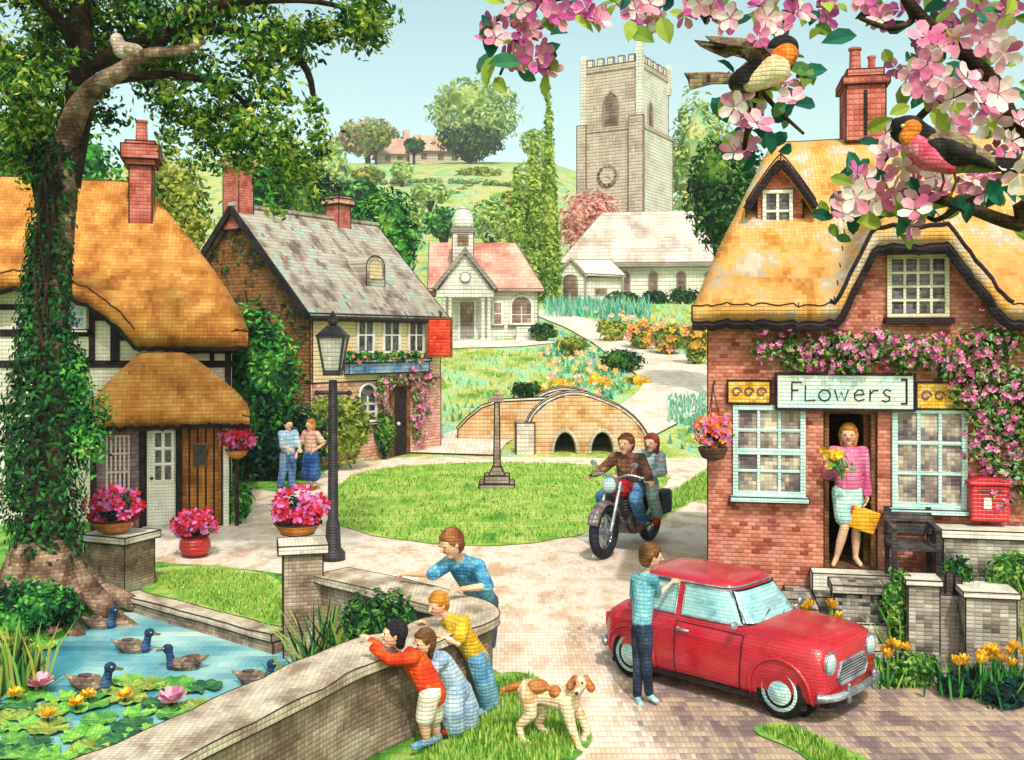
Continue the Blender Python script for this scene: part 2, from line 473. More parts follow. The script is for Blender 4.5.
# ------------------------------------------------------------------ ground
def axis(a, b, step, ends):
    out = []; x = a
    while x <= b+1e-6: out.append(x); x += step
    lo, hi = ends; s = step
    x = a; pre = []
    while x > lo: s *= 1.13; x -= s; pre.append(x)
    s = step; x = out[-1]; post = []
    while x < hi: s *= 1.13; x += s; post.append(x)
    return pre[::-1]+out+post
xs = axis(-13, 13, .22, (-520, 520)); ys = axis(3, 36, .22, (-40, 700))
def ground_z(x, y):
    z = H(x, y)
    if y < 16 and -9 < x < 1 and in_poly(x, y, POND): z -= .95
    return z
g = MB(); W = len(xs)
gv = [(x, y, ground_z(x, y)) for y in ys for x in xs]
gf = [(j*W+i, j*W+i+1, (j+1)*W+i+1, (j+1)*W+i) for j in range(len(ys)-1) for i in range(W-1)]
g.add(gv, gf)
ground = struct(g.build('ground', [m_near, m_ground, m_hillg], smooth=True))
for p in ground.data.polygons:
    if p.center.y > 29: p.material_index = 1 if p.center.y < 92 else 2

def sheet(name, pts, z, mat, kind='structure', k=6, smooth=True):
    """a thin flat sheet on the level ground, its outline smoothed"""
    pp = catmull([(p[0], p[1], 0) for p in pts], k) if smooth else [V((p[0], p[1], 0)) for p in pts]
    if smooth: pp = [p+V((.09*noise.noise(p*1.7), .16*noise.noise(p*1.3+V((9, 0, 0))), 0)) for p in pp]
    bm = bmesh.new(); vs = [bm.verts.new((p.x, p.y, z)) for p in pp]; bm.faces.new(vs)
    bmesh.ops.triangulate(bm, faces=bm.faces[:]); bmesh.ops.recalc_face_normals(bm, faces=bm.faces)
    if bm.faces[0].normal.z < 0: bmesh.ops.reverse_faces(bm, faces=bm.faces)
    me = bpy.data.meshes.new(name); bm.to_mesh(me); bm.free()
    o = bpy.data.objects.new(name, me); col.objects.link(o); me.materials.append(mat); o['kind'] = kind
    return o
def gp(l): return [G(a, b)[:2] for a, b in l]
road_px = [(300,640),(330,585),(275,572),(215,566),(140,560),(120,540),(150,529),(225,524),(252,512),(232,500),(240,488),(290,492),(330,470),(390,459),(440,453),(560,457),(620,459),(720,459),(730,475),(725,560)]
road = sheet('road', gp(road_px)+[(5.0,12.6),(9,10.6),(10,6),(6,4),(1,4.5),(-.6,6.4),(-.1,8.3),(.3,9.4),(.1,10.4),(-.4,11.2),(-1.3,12.2)], .006, m_road)
LANE = [(1.3,11.0),(.9,11.9),(.6,12.5),(1.2,13.0),(1.7,12.5),(2.4,12.4),(3.4,11.6),(4.6,11.2),(9,10.6),(11,9),(9,4),(4.6,4.0),(2.2,5.4),(1.2,7.2),(1.3,8.2),(1.1,9.2),(1.2,10.2)]
def edge_dist(x, y, poly):
    d = 9; p = V((x, y))
    for (ax, ay), (bx, by) in zip(poly, poly[1:]+poly[:1]):
        a_ = V((ax, ay)); b_ = V((bx, by)); u = max(0, min(1, (p-a_).dot(b_-a_)/((b_-a_).length_squared+1e-9))); d = min(d, (p-a_-(b_-a_)*u).length)
    return d if in_poly(x, y, poly) else -d
bm = bmesh.new(); bm.from_mesh(road.data)
for k in range(-40, 60): bmesh.ops.bisect_plane(bm, geom=bm.verts[:]+bm.edges[:]+bm.faces[:], plane_co=(k*.25, 0, 0), plane_no=(1, 0, 0))
for k in range(16, 140): bmesh.ops.bisect_plane(bm, geom=bm.verts[:]+bm.edges[:]+bm.faces[:], plane_co=(0, k*.25, 0), plane_no=(0, 1, 0))
bm.to_mesh(road.data); bm.free()
at = road.data.attributes.new('wear', 'FLOAT', 'POINT')
for i, v in enumerate(road.data.vertices):
    d = edge_dist(v.co.x, v.co.y, LANE); n_ = noise.noise(V((v.co.x*.9, v.co.y*.5, 8)))+.5*noise.noise(V((v.co.x*2.3, v.co.y*1.1, 2)))
    at.data[i].value = max(0, min(1, .5+d*1.1+n_*.55))
green_px = [(332,520),(331,505),(340,484),(370,471),(430,465),(500,463),(570,464),(640,470),(668,474),(662,490),(640,502),(612,520),(585,533),(540,543),(480,547),(410,542),(360,533)]
green = sheet('village_green', gp(green_px), .02, m_green)
sheet('lawn', gp([(140,574),(200,566),(268,574),(290,600),(282,628),(245,622),(190,608),(150,600)]), .012, m_green)
sheet('side_lawn', gp([(640,521),(655,503),(690,482),(720,466),(735,462),(720,500),(690,503),(660,520)]), .012, m_green)
sheet('grass_verge', [(-.12,10.7),(.2,10.75),(.42,10.2),(.62,9.6),(.72,9.1),(.55,8.55),(.1,8.1),(-.5,7.9),(-1.0,8.2),(-.8,8.7),(-.42,9.2),(-.2,9.8)], .018, m_near)
sheet('grass_strip', gp([(757,730),(785,727),(830,744),(880,775),(840,780),(800,757)]), .018, m_near)
gpx = [(252,512),(232,500),(240,488),(290,492),(330,472),(330,480),(320,492),(300,500)]

PATHS = []
def path(name, pxs, widths, zo, mat):
    c = catmull([G(a, b) for a, b in pxs], 8, False); n = len(c); m = MB(); vs = []; fs = []; K = 7
    PATHS.extend(c)
    for i, p in enumerate(c):
        d = c[min(i+1, n-1)]-c[max(0, i-1)]; s = V((d.y, -d.x, 0)).normalized()
        t = i/(n-1)*(len(widths)-1); a = min(int(t), len(widths)-2); w = widths[a]+(widths[a+1]-widths[a])*(t-a)
        for j in range(K):
            q = p+s*w*(j/(K-1)-.5); vs.append((q.x, q.y, H(q.x, q.y)+zo))
    for i in range(n-1):
        for j in range(K-1): a = i*K+j; fs.append((a, a+1, a+K+1, a+K))
    m.add(vs, fs); return struct(m.build(name, mat))
m_path = M('pale path', ['#d4c0ac','#e2d0be','#ecdfd2','#e2cebc'], .2, .95, 6, .15, ya=3.5, gap=.35)
path('hill_path', [(590,446),(635,424),(668,404),(684,386),(668,368),(640,352),(612,337),(585,326),(556,317),(535,311)], [2.4,2.8,3.2,3.6,3.9,4.0,3.7,3.2,2.6,2.0], .09, m_path)
path('pub_path', [(446,455),(470,442),(500,432),(540,424),(575,418)], [3.4,2.6,2.2,2.0,1.6], .06, m_path)
path('hall_path', [(440,346),(470,345),(510,344),(545,341)], [2.5,2.5,2.5,2.5], .05, m_path)

# ------------------------------------------------------------------ water
a = N('pond water'); geo = a.n('NewGeometry')
p = a.vm('DIVIDE', geo.outputs['Position'], (.075, .2, 1)); fl = a.vm('FLOOR', p)
nz = a.n('TexNoise'); nz.inputs['Scale'].default_value = .09; nz.inputs['Detail'].default_value = 3; a.l(a.vm('MULTIPLY', fl, (.7, 2.0, 1)), nz.inputs['Vector'])
c = a.ramp(nz.outputs[0], ['#2f6c80','#4f98aa','#7cbcc8','#acd8da','#e0f0ec'], .3, .7)  # white end of the ramp paints highlights into the water colour
wv = a.n('TexNoise'); wv.inputs['Scale'].default_value = 1.0; a.l(a.vm('DIVIDE', geo.outputs['Position'], (.35, .1, 1)), wv.inputs['Vector'])
bp = a.n('Bump'); bp.inputs['Strength'].default_value = .25; bp.inputs['Distance'].default_value = .03; a.l(wv.outputs[0], bp.inputs['Height'])
b = a.n('BsdfPrincipled'); a.l(c, b.inputs['Base Color']); b.inputs['Roughness'].default_value = .07; b.inputs['Specular IOR Level'].default_value = .5; a.l(bp.outputs[0], b.inputs['Normal'])
a.l(b.outputs[0], a.out.inputs[0]); m_water = a.m
WZ = -.12
pond = sheet('pond_water', [(-2.2,12.1),(-5.2,14.1),(-6.0,13.4),(-6.9,12.6),(-8.2,10),(-8.2,4.1),(-4.2,4.1),(-2.8,6.4),(-1.8,7.9),(-.9,9.3),(-.5,10.05),(-.7,10.6),(-1.5,11.4)], WZ, m_water, smooth=False)

# ------------------------------------------------------------------ pond walls
def wall_run(name, pts, w, z0, h, label, cw=.56, ch=.09, wm=None):
    t = thing(name, label, 'wall', (0, 0, 0))
    c = catmull([V((a, b, 0)) for a, b in pts], 6, False); n = len(c)
    def strip(w, z0, z1, jag=0):
        m = MB(); vs = []; fs = []
        for i, p in enumerate(c):
            d = c[min(i+1, n-1)]-c[max(0, i-1)]; s = V((d.y, -d.x, 0)).normalized()
            jz = jag*noise.noise(p*2.3); ja = 1+.0*jag
            for sx in (-1, 1):
                e = jag*.5*noise.noise(p*3+V((sx*9, 0, 0)))
                q = p+s*sx*(w/2+e)
                vs += [(q.x, q.y, z0), (q.x, q.y, z1+jz)]
        for i in range(n-1):
            a = 4*i; b = a+4
            fs += [(a, a+1, b+1, b), (a+2, b+2, b+3, a+3), (a+1, a+3, b+3, b+1), (a, b, b+2, a+2)]
        fs += [(0, 2, 3, 1), (4*(n-1), 4*(n-1)+1, 4*(n-1)+3, 4*(n-1)+2)]
        m.add(vs, fs); return m
    strip(w, z0, h-ch, .0).build('stonework', wm or m_stone, t, bevel=.02)
    strip(cw, h-ch+.003, h, .04).build('coping', m_copw, t, bevel=.03)
    return t
PW = [(-2.15,12.05),(-1.5,11.45),(-.88,10.85),(-.52,10.45),(-.42,10.05),(-.7,9.6),(-1.14,9.1),(-1.52,8.5),(-1.98,7.55),(-2.62,6.3),(-3.3,5.0)]
wall_run('pond_wall', PW, .44, -1.2, .82, 'curved brown stone wall with pale coping wrapping round the duck pond', .58, .09)
wall_run('pond_kerb', [(-5.2,13.95),(-4.4,13.3),(-3.5,12.6),(-2.7,11.95)], .22, -1.2, .1, 'low stone kerb along the back of the duck pond, below the small lawn', .28, .08)
def pillar(name, label, x0, x1, yb, zt, D, rz, wm, capm, depth=None, over=.06, ch=.1, z0=-.9):
    xc = ((x0+x1)/2-512)*D/F; w = (x1-x0)*D/F
    t = thing(name, label, 'pillar', (xc, D+w/2, 0), rz)
    d = depth or w
    MB().box(-w/2, w/2, -d/2, d/2, z0, zt-ch).build('stonework', wm, t, bevel=.015)
    MB().box(-w/2-over, w/2+over, -d/2-over, d/2+over, zt-ch, zt).build('cap', capm, t, bevel=.02)
    return t
pillar('stone_pillar', 'tall brown stone pillar at the start of the pond wall, beside the lamp post', 279, 318, 650, 1.17, 11.75, R(14), m_stone, m_cop)
pillar('stone_pillar', 'squat stone pillar beside the ivied tree, holding up a wide flower bowl', 84, 136, 600, .78, 14.3, R(-22), m_stone, m_cop, depth=.6)

# ------------------------------------------------------------------ stone bridge and market cross
m_bst = M('golden bridge stone', ['#b48458','#cc9c68','#d8b084','#dcbc98','#c8ac98'], .17, .95, 4, .25)
m_bcop = M('bridge coping', ['#b0a092','#cabcae','#dcd2c6'], .17, .95, 4, .2)
br = Frame(-1.75, 31.6, 3)
t = thing('stone_bridge', 'golden humpbacked stone bridge with two dark arches and a pale coping', 'bridge', br.loc, br.rz)
prof = [br.hit(px, py) for px, py in [(525,455),(527,434),(534,416),(548,403),(566,396),(584,396),(602,402),(620,410),(634,421),(645,436),(648,455)]]
def bridge_side(y0, y1, prof, arches):
    m = MB(); n = len(prof)
    lo = -.3
    xs_ = sorted(set([p[0] for p in prof]+[v for a in arches for v in (a[0]-a[1], a[0]+a[1])]+[a[0]+a[1]*math.cos(R(t)) for a in arches for t in range(0, 181, 15)]))
    topz = lambda x: lerp_tab(x, prof)
    def botz(x):
        for cx, rx, zb, rz_ in arches:
            if abs(x-cx) < rx-1e-6: return zb+rz_*math.sqrt(max(0, 1-((x-cx)/rx)**2))
        return lo
    for a_, b_ in zip(xs_, xs_[1:]):
        e = 1e-4
        za, zb = botz(a_+e), botz(b_-e)
        m.hexa([(a_, y0, za), (b_, y0, zb), (b_, y1, zb), (a_, y1, za)], [(a_, y0, topz(a_)), (b_, y0, topz(b_)), (b_, y1, topz(b_)), (a_, y1, topz(a_))])
    return m
prof = sorted(prof)
ax = [br.hx(565), br.hx(599)]
arches = [(ax[0], .36, .05, .66), (ax[1]+.1, .36, .05, .66)]
bs = bridge_side(0, .45, prof, arches); bs.build('front_parapet', m_bst, t)
bs = bridge_side(3.0, 3.4, prof, arches); bs.build('rear_parapet', m_bst, t)
dm = MB(); dprof = [(x, max(.05, z-.6)) for x, z in prof]
for (xa, za), (xb, zb) in zip(dprof, dprof[1:]): dm.hexa([(xa, .45, za-.25), (xb, .45, zb-.25), (xb, 3.0, zb-.25), (xa, 3.0, za-.25)], [(xa, .45, za), (xb, .45, zb), (xb, 3.0, zb), (xa, 3.0, za)])
dm.build('deck', m_path, t)
for y in (.22, 3.2):
    MB().tube([(x, y, z) for x, z in catmull([V((x, 0, z)) for x, z in prof], 4, False) and [(q.x, q.z) for q in catmull([V((x, 0, z)) for x, z in prof], 4, False)]], .13, 8).build('coping', m_bcop, t, smooth=True)
for cx, rx, zb, rz_ in arches:
    m = MB()
    pts = [V((cx+(rx+.04)*math.cos(R(k)), -.02, zb+(rz_+.04)*math.sin(R(k)))) for k in range(0, 181, 12)]
    m.tube(pts, .06, 6); m.build('arch_ring', m_bcop, t)
# dark slabs added behind the arches to stand for the shade inside
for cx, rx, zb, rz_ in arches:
    m = MB(); m.box(cx-rx-.15, cx+rx+.3, 2.6, 2.9, -.3, .9); m.build('arch_shade_slab', m_greydark, t)
# low end pier of the bridge at its left
MB().box(prof[0][0]-.28, prof[0][0]+.3, -.1, .5, -.2, 1.0).build('end_pier', m_bcop, t, bevel=.03)
# garden retaining wall beside the bridge
t2f = Frame(-1.6, 34.5, -4)
t = thing('ramp_wall', 'low ochre stone wall stepping down to the path left of the bridge', 'wall', t2f.loc, t2f.rz)
pr = [t2f.hit(*q) for q in [(457,452),(458,430),(468,419),(482,408),(500,402),(560,399),(560,452)]]
MB().prism(pr, 0, .35).build('stonework', m_bst, t)
MB().tube([(x, .17, z) for x, z in pr[1:6]], .1, 6).build('coping', m_bcop, t)
# market cross
m_mauve = M('mauve stone', ['#7d6a62','#98857a','#b09c90'], .13, .95, 4, .25)
q = G(497, 487); t = thing('market_cross', 'worn stone cross shaft on a stepped plinth in the middle of the green', 'monument', q)
s_ = q.y/F
MB().box(-.42,.42,-.42,.42,-.05,.12).box(-.3,.3,-.3,.3,.12,.3).build('plinth', m_mauve, t, bevel=.03)
MB().hexa([(-.19,-.19,.3),(.19,-.19,.3),(.19,.19,.3),(-.19,.19,.3)], [(-.1,-.1,.5),(.1,-.1,.5),(.1,.1,.5),(-.1,.1,.5)]).hexa([(-.08,-.08,.5),(.08,-.08,.5),(.08,.08,.5),(-.08,.08,.5)], [(-.055,-.055,2.05),(.055,-.055,2.05),(.055,.055,2.05),(-.055,.055,2.05)]).build('shaft', m_mauve, t, bevel=.012)
MB().box(-.16,.16,-.07,.07,2.05,2.2).hexa([(-.07,-.06,2.2),(.07,-.06,2.2),(.07,.06,2.2),(-.07,.06,2.2)], [(-.04,-.04,2.36),(.04,-.04,2.36),(.04,.04,2.36),(-.04,.04,2.36)]).build('finial', m_mauve, t, bevel=.02)
# street lamp
q = G(333, 560); t = thing('street_lamp', 'black cast iron street lamp with a four sided glass lantern, behind the pond wall', 'street lamp', q)
zt = lambda py: CAMZ+(HOR-py)*q.y/F
MB().lathe([(.2,0),(.2,.12),(.13,.2),(.11,.6),(.085,.66),(.075,zt(396)),(.065,zt(380))], n=14).build('post', m_black, t, smooth=True)
MB().tube([(-.24,0,zt(393)),(.24,0,zt(393))], .03, 8).ball((-.26,0,zt(393)), .045).ball((.26,0,zt(393)), .045).build('ladder_bar', m_black, t)
z0, z1 = zt(370), zt(338)
m_lampglass = M('lantern glass', ['#b8b0a8','#d8d2c8','#e8e4dc'], .09, .2, 4, .2, spec=.5)
MB().hexa([(-.12,-.12,z0),(.12,-.12,z0),(.12,.12,z0),(-.12,.12,z0)], [(-.2,-.2,z1),(.2,-.2,z1),(.2,.2,z1),(-.2,.2,z1)]).build('lantern_glass', m_lampglass, t)
fm = MB()
for sx in (-1, 1):
    for sy in (-1, 1): fm.bar((sx*.125, sy*.125, z0), (sx*.205, sy*.205, z1), .035)
fm.box(-.14,.14,-.14,.14,z0-.09,z0); fm.box(-.235,.235,-.235,.235,z1,z1+.05)
fm.hexa([(-.22,-.22,z1+.05),(.22,-.22,z1+.05),(.22,.22,z1+.05),(-.22,.22,z1+.05)], [(-.09,-.09,z1+.2),(.09,-.09,z1+.2),(.09,.09,z1+.2),(-.09,.09,z1+.2)])
fm.ball((0,0,z1+.27), .085).lathe([(.03,z1+.3),(.05,z1+.36),(.01,z1+.44)], n=8); fm.build('lantern_frame', m_black, t)
# ================================================================== thatched cottage (left)
ct = Frame(-5.66, 20.6, 15)
t = cottage = thing('thatched_cottage', 'half timbered white cottage with a big golden thatched roof and tall brick chimney', 'house', ct.loc, ct.rz)
XL = -8.5
eavL = 3.3
def cbump(x):
    xc, w = ct.hx(30), ct.hx(137)-ct.hx(30)
    u = abs(x-xc)/w
    return 1.12*math.cos(u*math.pi/2)**.75 if u < 1 else 0
zr = ct.hit(150, 180, 3.0)[1]
th, edge, hg = thatch(XL-.5, .35, -.5, 5.6, 2.6, 3.72, zr, 0, 2.35, .32, [(cbump, .12)], 110, 50, .8)
th.build('thatch_roof', m_thatch, t, smooth=True)
# front wall follows the lifted eave
wp = [(0,-.2),(XL,-.2)]+[(x, min(hg(x, -.05), hg(x, .12), hg(x, .28))-.37) for x in [XL+(0-XL)*i/40 for i in range(41)]]
MB().prism(wp, 0, .25).build('front_wall', m_cream, t)
MB().box(-.25, 0, .25, 5.2, -.2, 3.3).build('side_wall', m_cream, t)
MB().box(XL, -.25, 4.95, 5.2, -.2, 3.3).build('back_wall', m_cream, t)
# dark strip standing in for the shade under the thatch, and timbers
MB().tube([p+V((0, .05, -.03)) for p in edge if p.x < .36], .05, 6).build('eave_shade_strip', m_dark, t)
tb = MB()
def beam(p0, p1, w=.14):
    a = ct.hit(*p0, 0); b = ct.hit(*p1, 0); tb.bar((a[0], -.012, a[1]), (b[0], -.012, b[1]), w, .05, V((0, -1, 0)))
beam((0,307),(44,307),.11); beam((60,333),(92,333),.14); beam((0,333),(60,333),.14); beam((0,364),(232,364),.14)
beam((92,300),(92,364),.11); beam((115,312),(115,362),.17); beam((92,318),(113,318),.11)
beam((118,338),(232,338),.1); beam((176,338),(176,362),.09); beam((212,338),(212,362),.09)
beam((0,408),(90,408),.12); beam((75,366),(72,410),.12); beam((85,366),(78,395),.1); beam((176,352),(232,352),.06)
beam((228,338),(228,525),.12); beam((20,366),(20,408),.1)
tb.build('timber_frame', m_dark, t)
x0, x1, z0, z1 = ct.rect(56, 84, 296, 327)
window(t, x0, x1, z0, z1, -.01, 2, 3, m_white, m_glass_blue, .05, .035)
x0, x1, z0, z1 = ct.rect(6, 40, 425, 490)
window(t, x0, x1, z0, z1, -.01, 2, 3, m_white, m_glass, .05, .035)
# chimney stands on the front slope
yc = 1.35
cx0, cx1 = ct.hx(129, yc), ct.hx(152, yc)
zb = ct.hit(140, 288, yc)[1]; zn = ct.hit(140, 165, yc)[1]; zs = ct.hit(140, 258, yc)[1]; zc = ct.hit(140, 141, yc)[1]; zp = ct.hit(140, 118, yc)[1]
ch = MB().box(cx0, cx1, yc, yc+.55, zs-.1, zn).build('chimney', m_chim, t, bevel=.015)
w = cx1-cx0
MB().box(cx0-.1, cx1+.16, yc-.12, yc+.66, zb-.3, zs-.12).hexa([(cx0-.1,yc-.12,zs-.12),(cx1+.16,yc-.12,zs-.12),(cx1+.16,yc+.66,zs-.12),(cx0-.1,yc+.66,zs-.12)], [(cx0-.01,yc-.01,zs+.08),(cx1+.01,yc-.01,zs+.08),(cx1+.01,yc+.56,zs+.08),(cx0-.01,yc+.56,zs+.08)]).build('chimney_base', m_chim, ch, bevel=.015)
MB().box(cx0-.08, cx1+.08, yc-.08, yc+.63, zn, zn+.12).box(cx0-.15, cx1+.15, yc-.15, yc+.7, zn+.12, zc-.08).box(cx0-.07, cx1+.07, yc-.07, yc+.62, zc-.08, zc).build('chimney_head', m_chim, ch, bevel=.015)
MB().lathe([(.13, zc), (.11, zp-.06), (.13, zp-.05), (.13, zp)], ((cx0+cx1)/2, yc+.27, 0), 14).build('chimney_pot', m_chim, ch, smooth=False)
# porch: thatched hood over three boarded bays
pf = -1.15
px0, px1 = ct.hx(92, pf), ct.hx(230, pf); zpe = ct.hit(170, 424, pf)[1]; zpt = ct.hit(170, 350, -.6)[1]
hood, hedge, hh = thatch(ct.hx(88, pf)-.06, ct.hx(249, pf)+.02, pf-.3, .1, -.55, zpe+.16, zpt, .95, 1.25, .17, [], 60, 26, .72)
hd = hood.build('porch_roof', m_thatch, t, smooth=True)
MB().tube([p+V((0, .06, -.035)) for p in hedge], .045, 6).build('porch_eave', m_dark, hd)  # dark strip for the shade under the hood's thatch
MB().box(px0, px1, pf+.14, -.004, -.1, zpe+.1).build('porch_wall', m_cream, t)
m_matt = M('mauve trellis', ['#5f4a52','#7d6670','#9a848c'], .1, .85, 3, .25)
xa, xb = ct.hx(94, pf), ct.hx(139, pf); zb_ = ct.hit(115, 495, pf)[1]
pn = MB().box(xa, xb, pf+.03, pf+.136, -.1, zpe+.08).build('porch_panel', m_matt, t, bevel=.006)
tm = MB(); m_pinkg = M('pinkish bars', ['#b8a0a4','#cdb6b8'], .1, .8)
for i in range(6):
    x = xa+.22+(xb-xa-.4)*i/5; tm.box(x-.018, x+.018, pf+.005, pf+.028, ct.hit(115, 490, pf)[1], ct.hit(115, 436, pf)[1])
for i in range(4):
    z = ct.hit(115, 490-18*i, pf)[1]; tm.box(xa+.2, xb-.16, pf+.002, pf+.026, z-.02, z+.02)
tm.build('trellis', m_pinkg, pn)
x0, x1, z0, z1 = ct.rect(146, 176, 428, 529, pf)
dr = MB().box(x0, x1, pf+.05, pf+.136, .02, z1).build('front_door', m_white, t, bevel=.008)
wx0, wx1, wz0, wz1 = ct.rect(155, 171, 433, 480, pf)
wf = MB(); 
wf.box(wx0-.05, wx0, pf+.02, pf+.05, wz0-.05, wz1+.05).box(wx1, wx1+.05, pf+.02, pf+.05, wz0-.05, wz1+.05).box(wx0, wx1, pf+.02, pf+.05, wz1, wz1+.05).box(wx0, wx1, pf+.02, pf+.05, wz0-.05, wz0)
wf.box((wx0+wx1)/2-.03, (wx0+wx1)/2+.03, pf+.022, pf+.05, wz0, wz1)
for k in (1, 2): wf.box(wx0, wx1, pf+.024, pf+.05, wz0+(wz1-wz0)*k/3-.03, wz0+(wz1-wz0)*k/3+.03)
wf.build('door_window', m_white, dr); MB().box(wx0, wx1, pf+.035, pf+.049, wz0, wz1).build('door_pane', m_glass, dr)
MB().ball((x0+.1, pf+.02, .95), .035).build('handle', m_black, dr)
x0, x1, z0, z1 = ct.rect(181, 222, 428, 530, pf)
sd = MB()
for k in range(5): sd.box(x0+(x1-x0)*k/5+.006, x0+(x1-x0)*(k+1)/5-.006, pf+.06, pf+.136, .02, z1)
sd = sd.build('side_door', m_oak, t, bevel=.006)
hx0, hx1, hz0, hz1 = ct.rect(195, 206, 445, 465, pf)
MB().box(hx0-.04, hx1+.04, pf+.03, pf+.058, hz0-.04, hz1+.04).build('hatch_frame', m_wood, sd); MB().box(hx0, hx1, pf+.024, pf+.05, hz0, hz1).build('hatch', m_black, sd)
for px in (93, 142, 179, 226):
    x = ct.hx(px, pf); MB().box(x-.05, x+.05, pf-.02, pf+.12, -.1, zpe+.09).build('porch_post', m_dark if px != 226 else m_white, t, bevel=.008)
MB().box(ct.hx(142, pf), ct.hx(180, pf), pf-.45, pf+.02, -.1, .06).build('doorstep', m_cop, t, bevel=.02)

# ================================================================== village pub
pb = Frame(-5.6, 28.4, math.degrees(math.atan2(4.6, 3.2)))
t = pub = thing('village_pub', 'stone slated pub with a cream upper storey, salmon brick ground floor and ivied gable', 'pub', pb.loc, pb.rz)
PL = 5.75; PD = 6.0; ze_ = pb.hit(305, 313, 0)[1]; zrg = 7.35; zfl = pb.hit(306, 388, 0)[1]
zfl = 2.35
MB().box(0, PL, 0, PD, zfl, ze_-.05).build('upper_wall', m_cream_pub, t)
MB().box(-.012, PL+.012, -.012, PD, -.3, zfl).build('lower_wall', m_brick_pale, t)
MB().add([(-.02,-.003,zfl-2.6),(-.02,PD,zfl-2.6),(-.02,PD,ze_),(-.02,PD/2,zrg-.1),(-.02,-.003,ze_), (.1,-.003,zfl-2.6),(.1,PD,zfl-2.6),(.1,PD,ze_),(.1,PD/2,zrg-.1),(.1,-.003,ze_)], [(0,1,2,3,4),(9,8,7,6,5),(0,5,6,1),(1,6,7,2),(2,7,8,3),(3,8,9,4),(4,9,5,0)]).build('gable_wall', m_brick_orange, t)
MB().add([(PL-.1,0.02,ze_-.1),(PL-.1,PD-.02,ze_-.1),(PL-.1,PD/2,zrg-.12),(PL-.003,0.02,ze_-.1),(PL-.003,PD-.02,ze_-.1),(PL-.003,PD/2,zrg-.12)], [(0,2,1),(3,4,5),(0,3,5,2),(1,2,5,4),(0,1,4,3)]).build('gable_end', m_cream_pub, t)
sl = MB(); ov = .16; dz = (zrg-ze_)/(PD/2)
for s, y0, yr_ in ((1, -ov, PD/2), (-1, PD+ov, PD/2)):
    zl = ze_-ov*dz
    a_ = [(-.25, y0, zl), (PL+.25, y0, zl), (PL+.25, yr_, zrg), (-.25, yr_, zrg)]
    sl.hexa(a_, [(x, y, z+.16) for x, y, z in a_])
rf = sl.build('slate_roof', m_slate, t, bevel=.03)
MB().bar((-.3, PD/2, zrg+.17), (PL+.3, PD/2, zrg+.17), .22, .12).build('ridge', m_slate, rf, bevel=.03)
for y0, y1 in ((-ov, PD/2),):
    MB().bar((-.27, -ov-.03, ze_-ov*dz+.05), (-.27, PD/2, zrg+.05), .07, .2).bar((-.27, PD+ov, ze_-ov*dz+.05), (-.27, PD/2, zrg+.05), .07, .2).build('bargeboard', m_dark, rf)
MB().tube([(-.25, -ov-.06, ze_-ov*dz+.02), (PL+.25, -ov-.06, ze_-ov*dz+.02)], .075, 8).build('gutter', m_dark, rf)
def pchim(x, y, w, d, z0, z1, nm='chimney'):
    c = MB().box(x-w/2, x+w/2, y-d/2, y+d/2, z0, z1-.28).build(nm, m_chim, t, bevel=.02)
    MB().box(x-w/2-.1, x+w/2+.1, y-d/2-.1, y+d/2+.1, z1-.28, z1-.1).box(x-w/2-.03, x+w/2+.03, y-d/2-.03, y+d/2+.03, z1-.1, z1).build('chimney_head', m_brick_pale, c, bevel=.02)
    return c
pchim(.1, PD/2+.1, .55, .7, 6.8, 8.95); pchim(4.15, PD/2, .55, .6, 6.9, 8.25)
# small arched dormer in the slates
dx = 3.5; dy = 1.25; dzb = ze_+dy*dz
dm = MB(); pts = [(dx-.42, dzb-.55), (dx+.42, dzb-.55), (dx+.42, dzb+.25)]+[(dx+.42*math.cos(R(k)), dzb+.25+.35*math.sin(R(k))) for k in range(20, 180, 20)]+[(dx-.42, dzb+.25)]
dm.prism(pts, dy-.5, dy+1.6); dmo = dm.build('dormer', m_slate, t)
MB().prism([(dx-.27, dzb-.12), (dx+.27, dzb-.12), (dx+.27, dzb+.22)]+[(dx+.27*math.cos(R(k)), dzb+.22+.22*math.sin(R(k))) for k in range(30, 180, 30)]+[(dx-.27, dzb+.22)], dy-.53, dy-.4).build('pane', m_cream_pub, dmo)
for pxa, pxb in ((358, 372), (384, 398), (409, 422)):
    x0, x1, z0, z1 = pb.rect(pxa, pxb, 319, 351)
    x0 = max(x0, .3); window(t, x0, x1, z0, z1, -.005, 2, 2, m_white, m_glass, .08, .05)
x0, x1, z0, z1 = pb.rect(359, 374, 396, 420); window(t, x0, x1, z0, z1, -.02, 2, 3, m_white, m_glass, .08, .05, arch=True)
x0, x1, z0, z1 = pb.rect(392, 405, 386, 452)
z0 = -.05
dd = MB().box(x0, x1, -.06, -.013, z0, z1).build('door', m_dark, t, bevel=.01)
MB().box(x0-.14, x0, -.1, -.013, z0, z1+.14).box(x1, x1+.14, -.1, -.013, z0, z1+.14).box(x0, x1, -.1, -.013, z1, z1+.14).build('door_frame', m_wood, dd); MB().ball((x0+.2, -.09, 1.0), .06).build('handle', m_cop, dd)
m_blue = M('blue fascia', ['#4f74a8','#7a9cc8','#9cb8d6'], .15, .6, 4, .2)
x0, x1, z0, z1 = pb.rect(349, 429, 362, 373, -.2)
MB().box(max(.6, x0), x1, -.22, -.014, z0, z1).box(max(.55, x0-.05), x1+.05, -.27, -.014, z1, z1+.09).build('fascia', m_blue, t, bevel=.02)
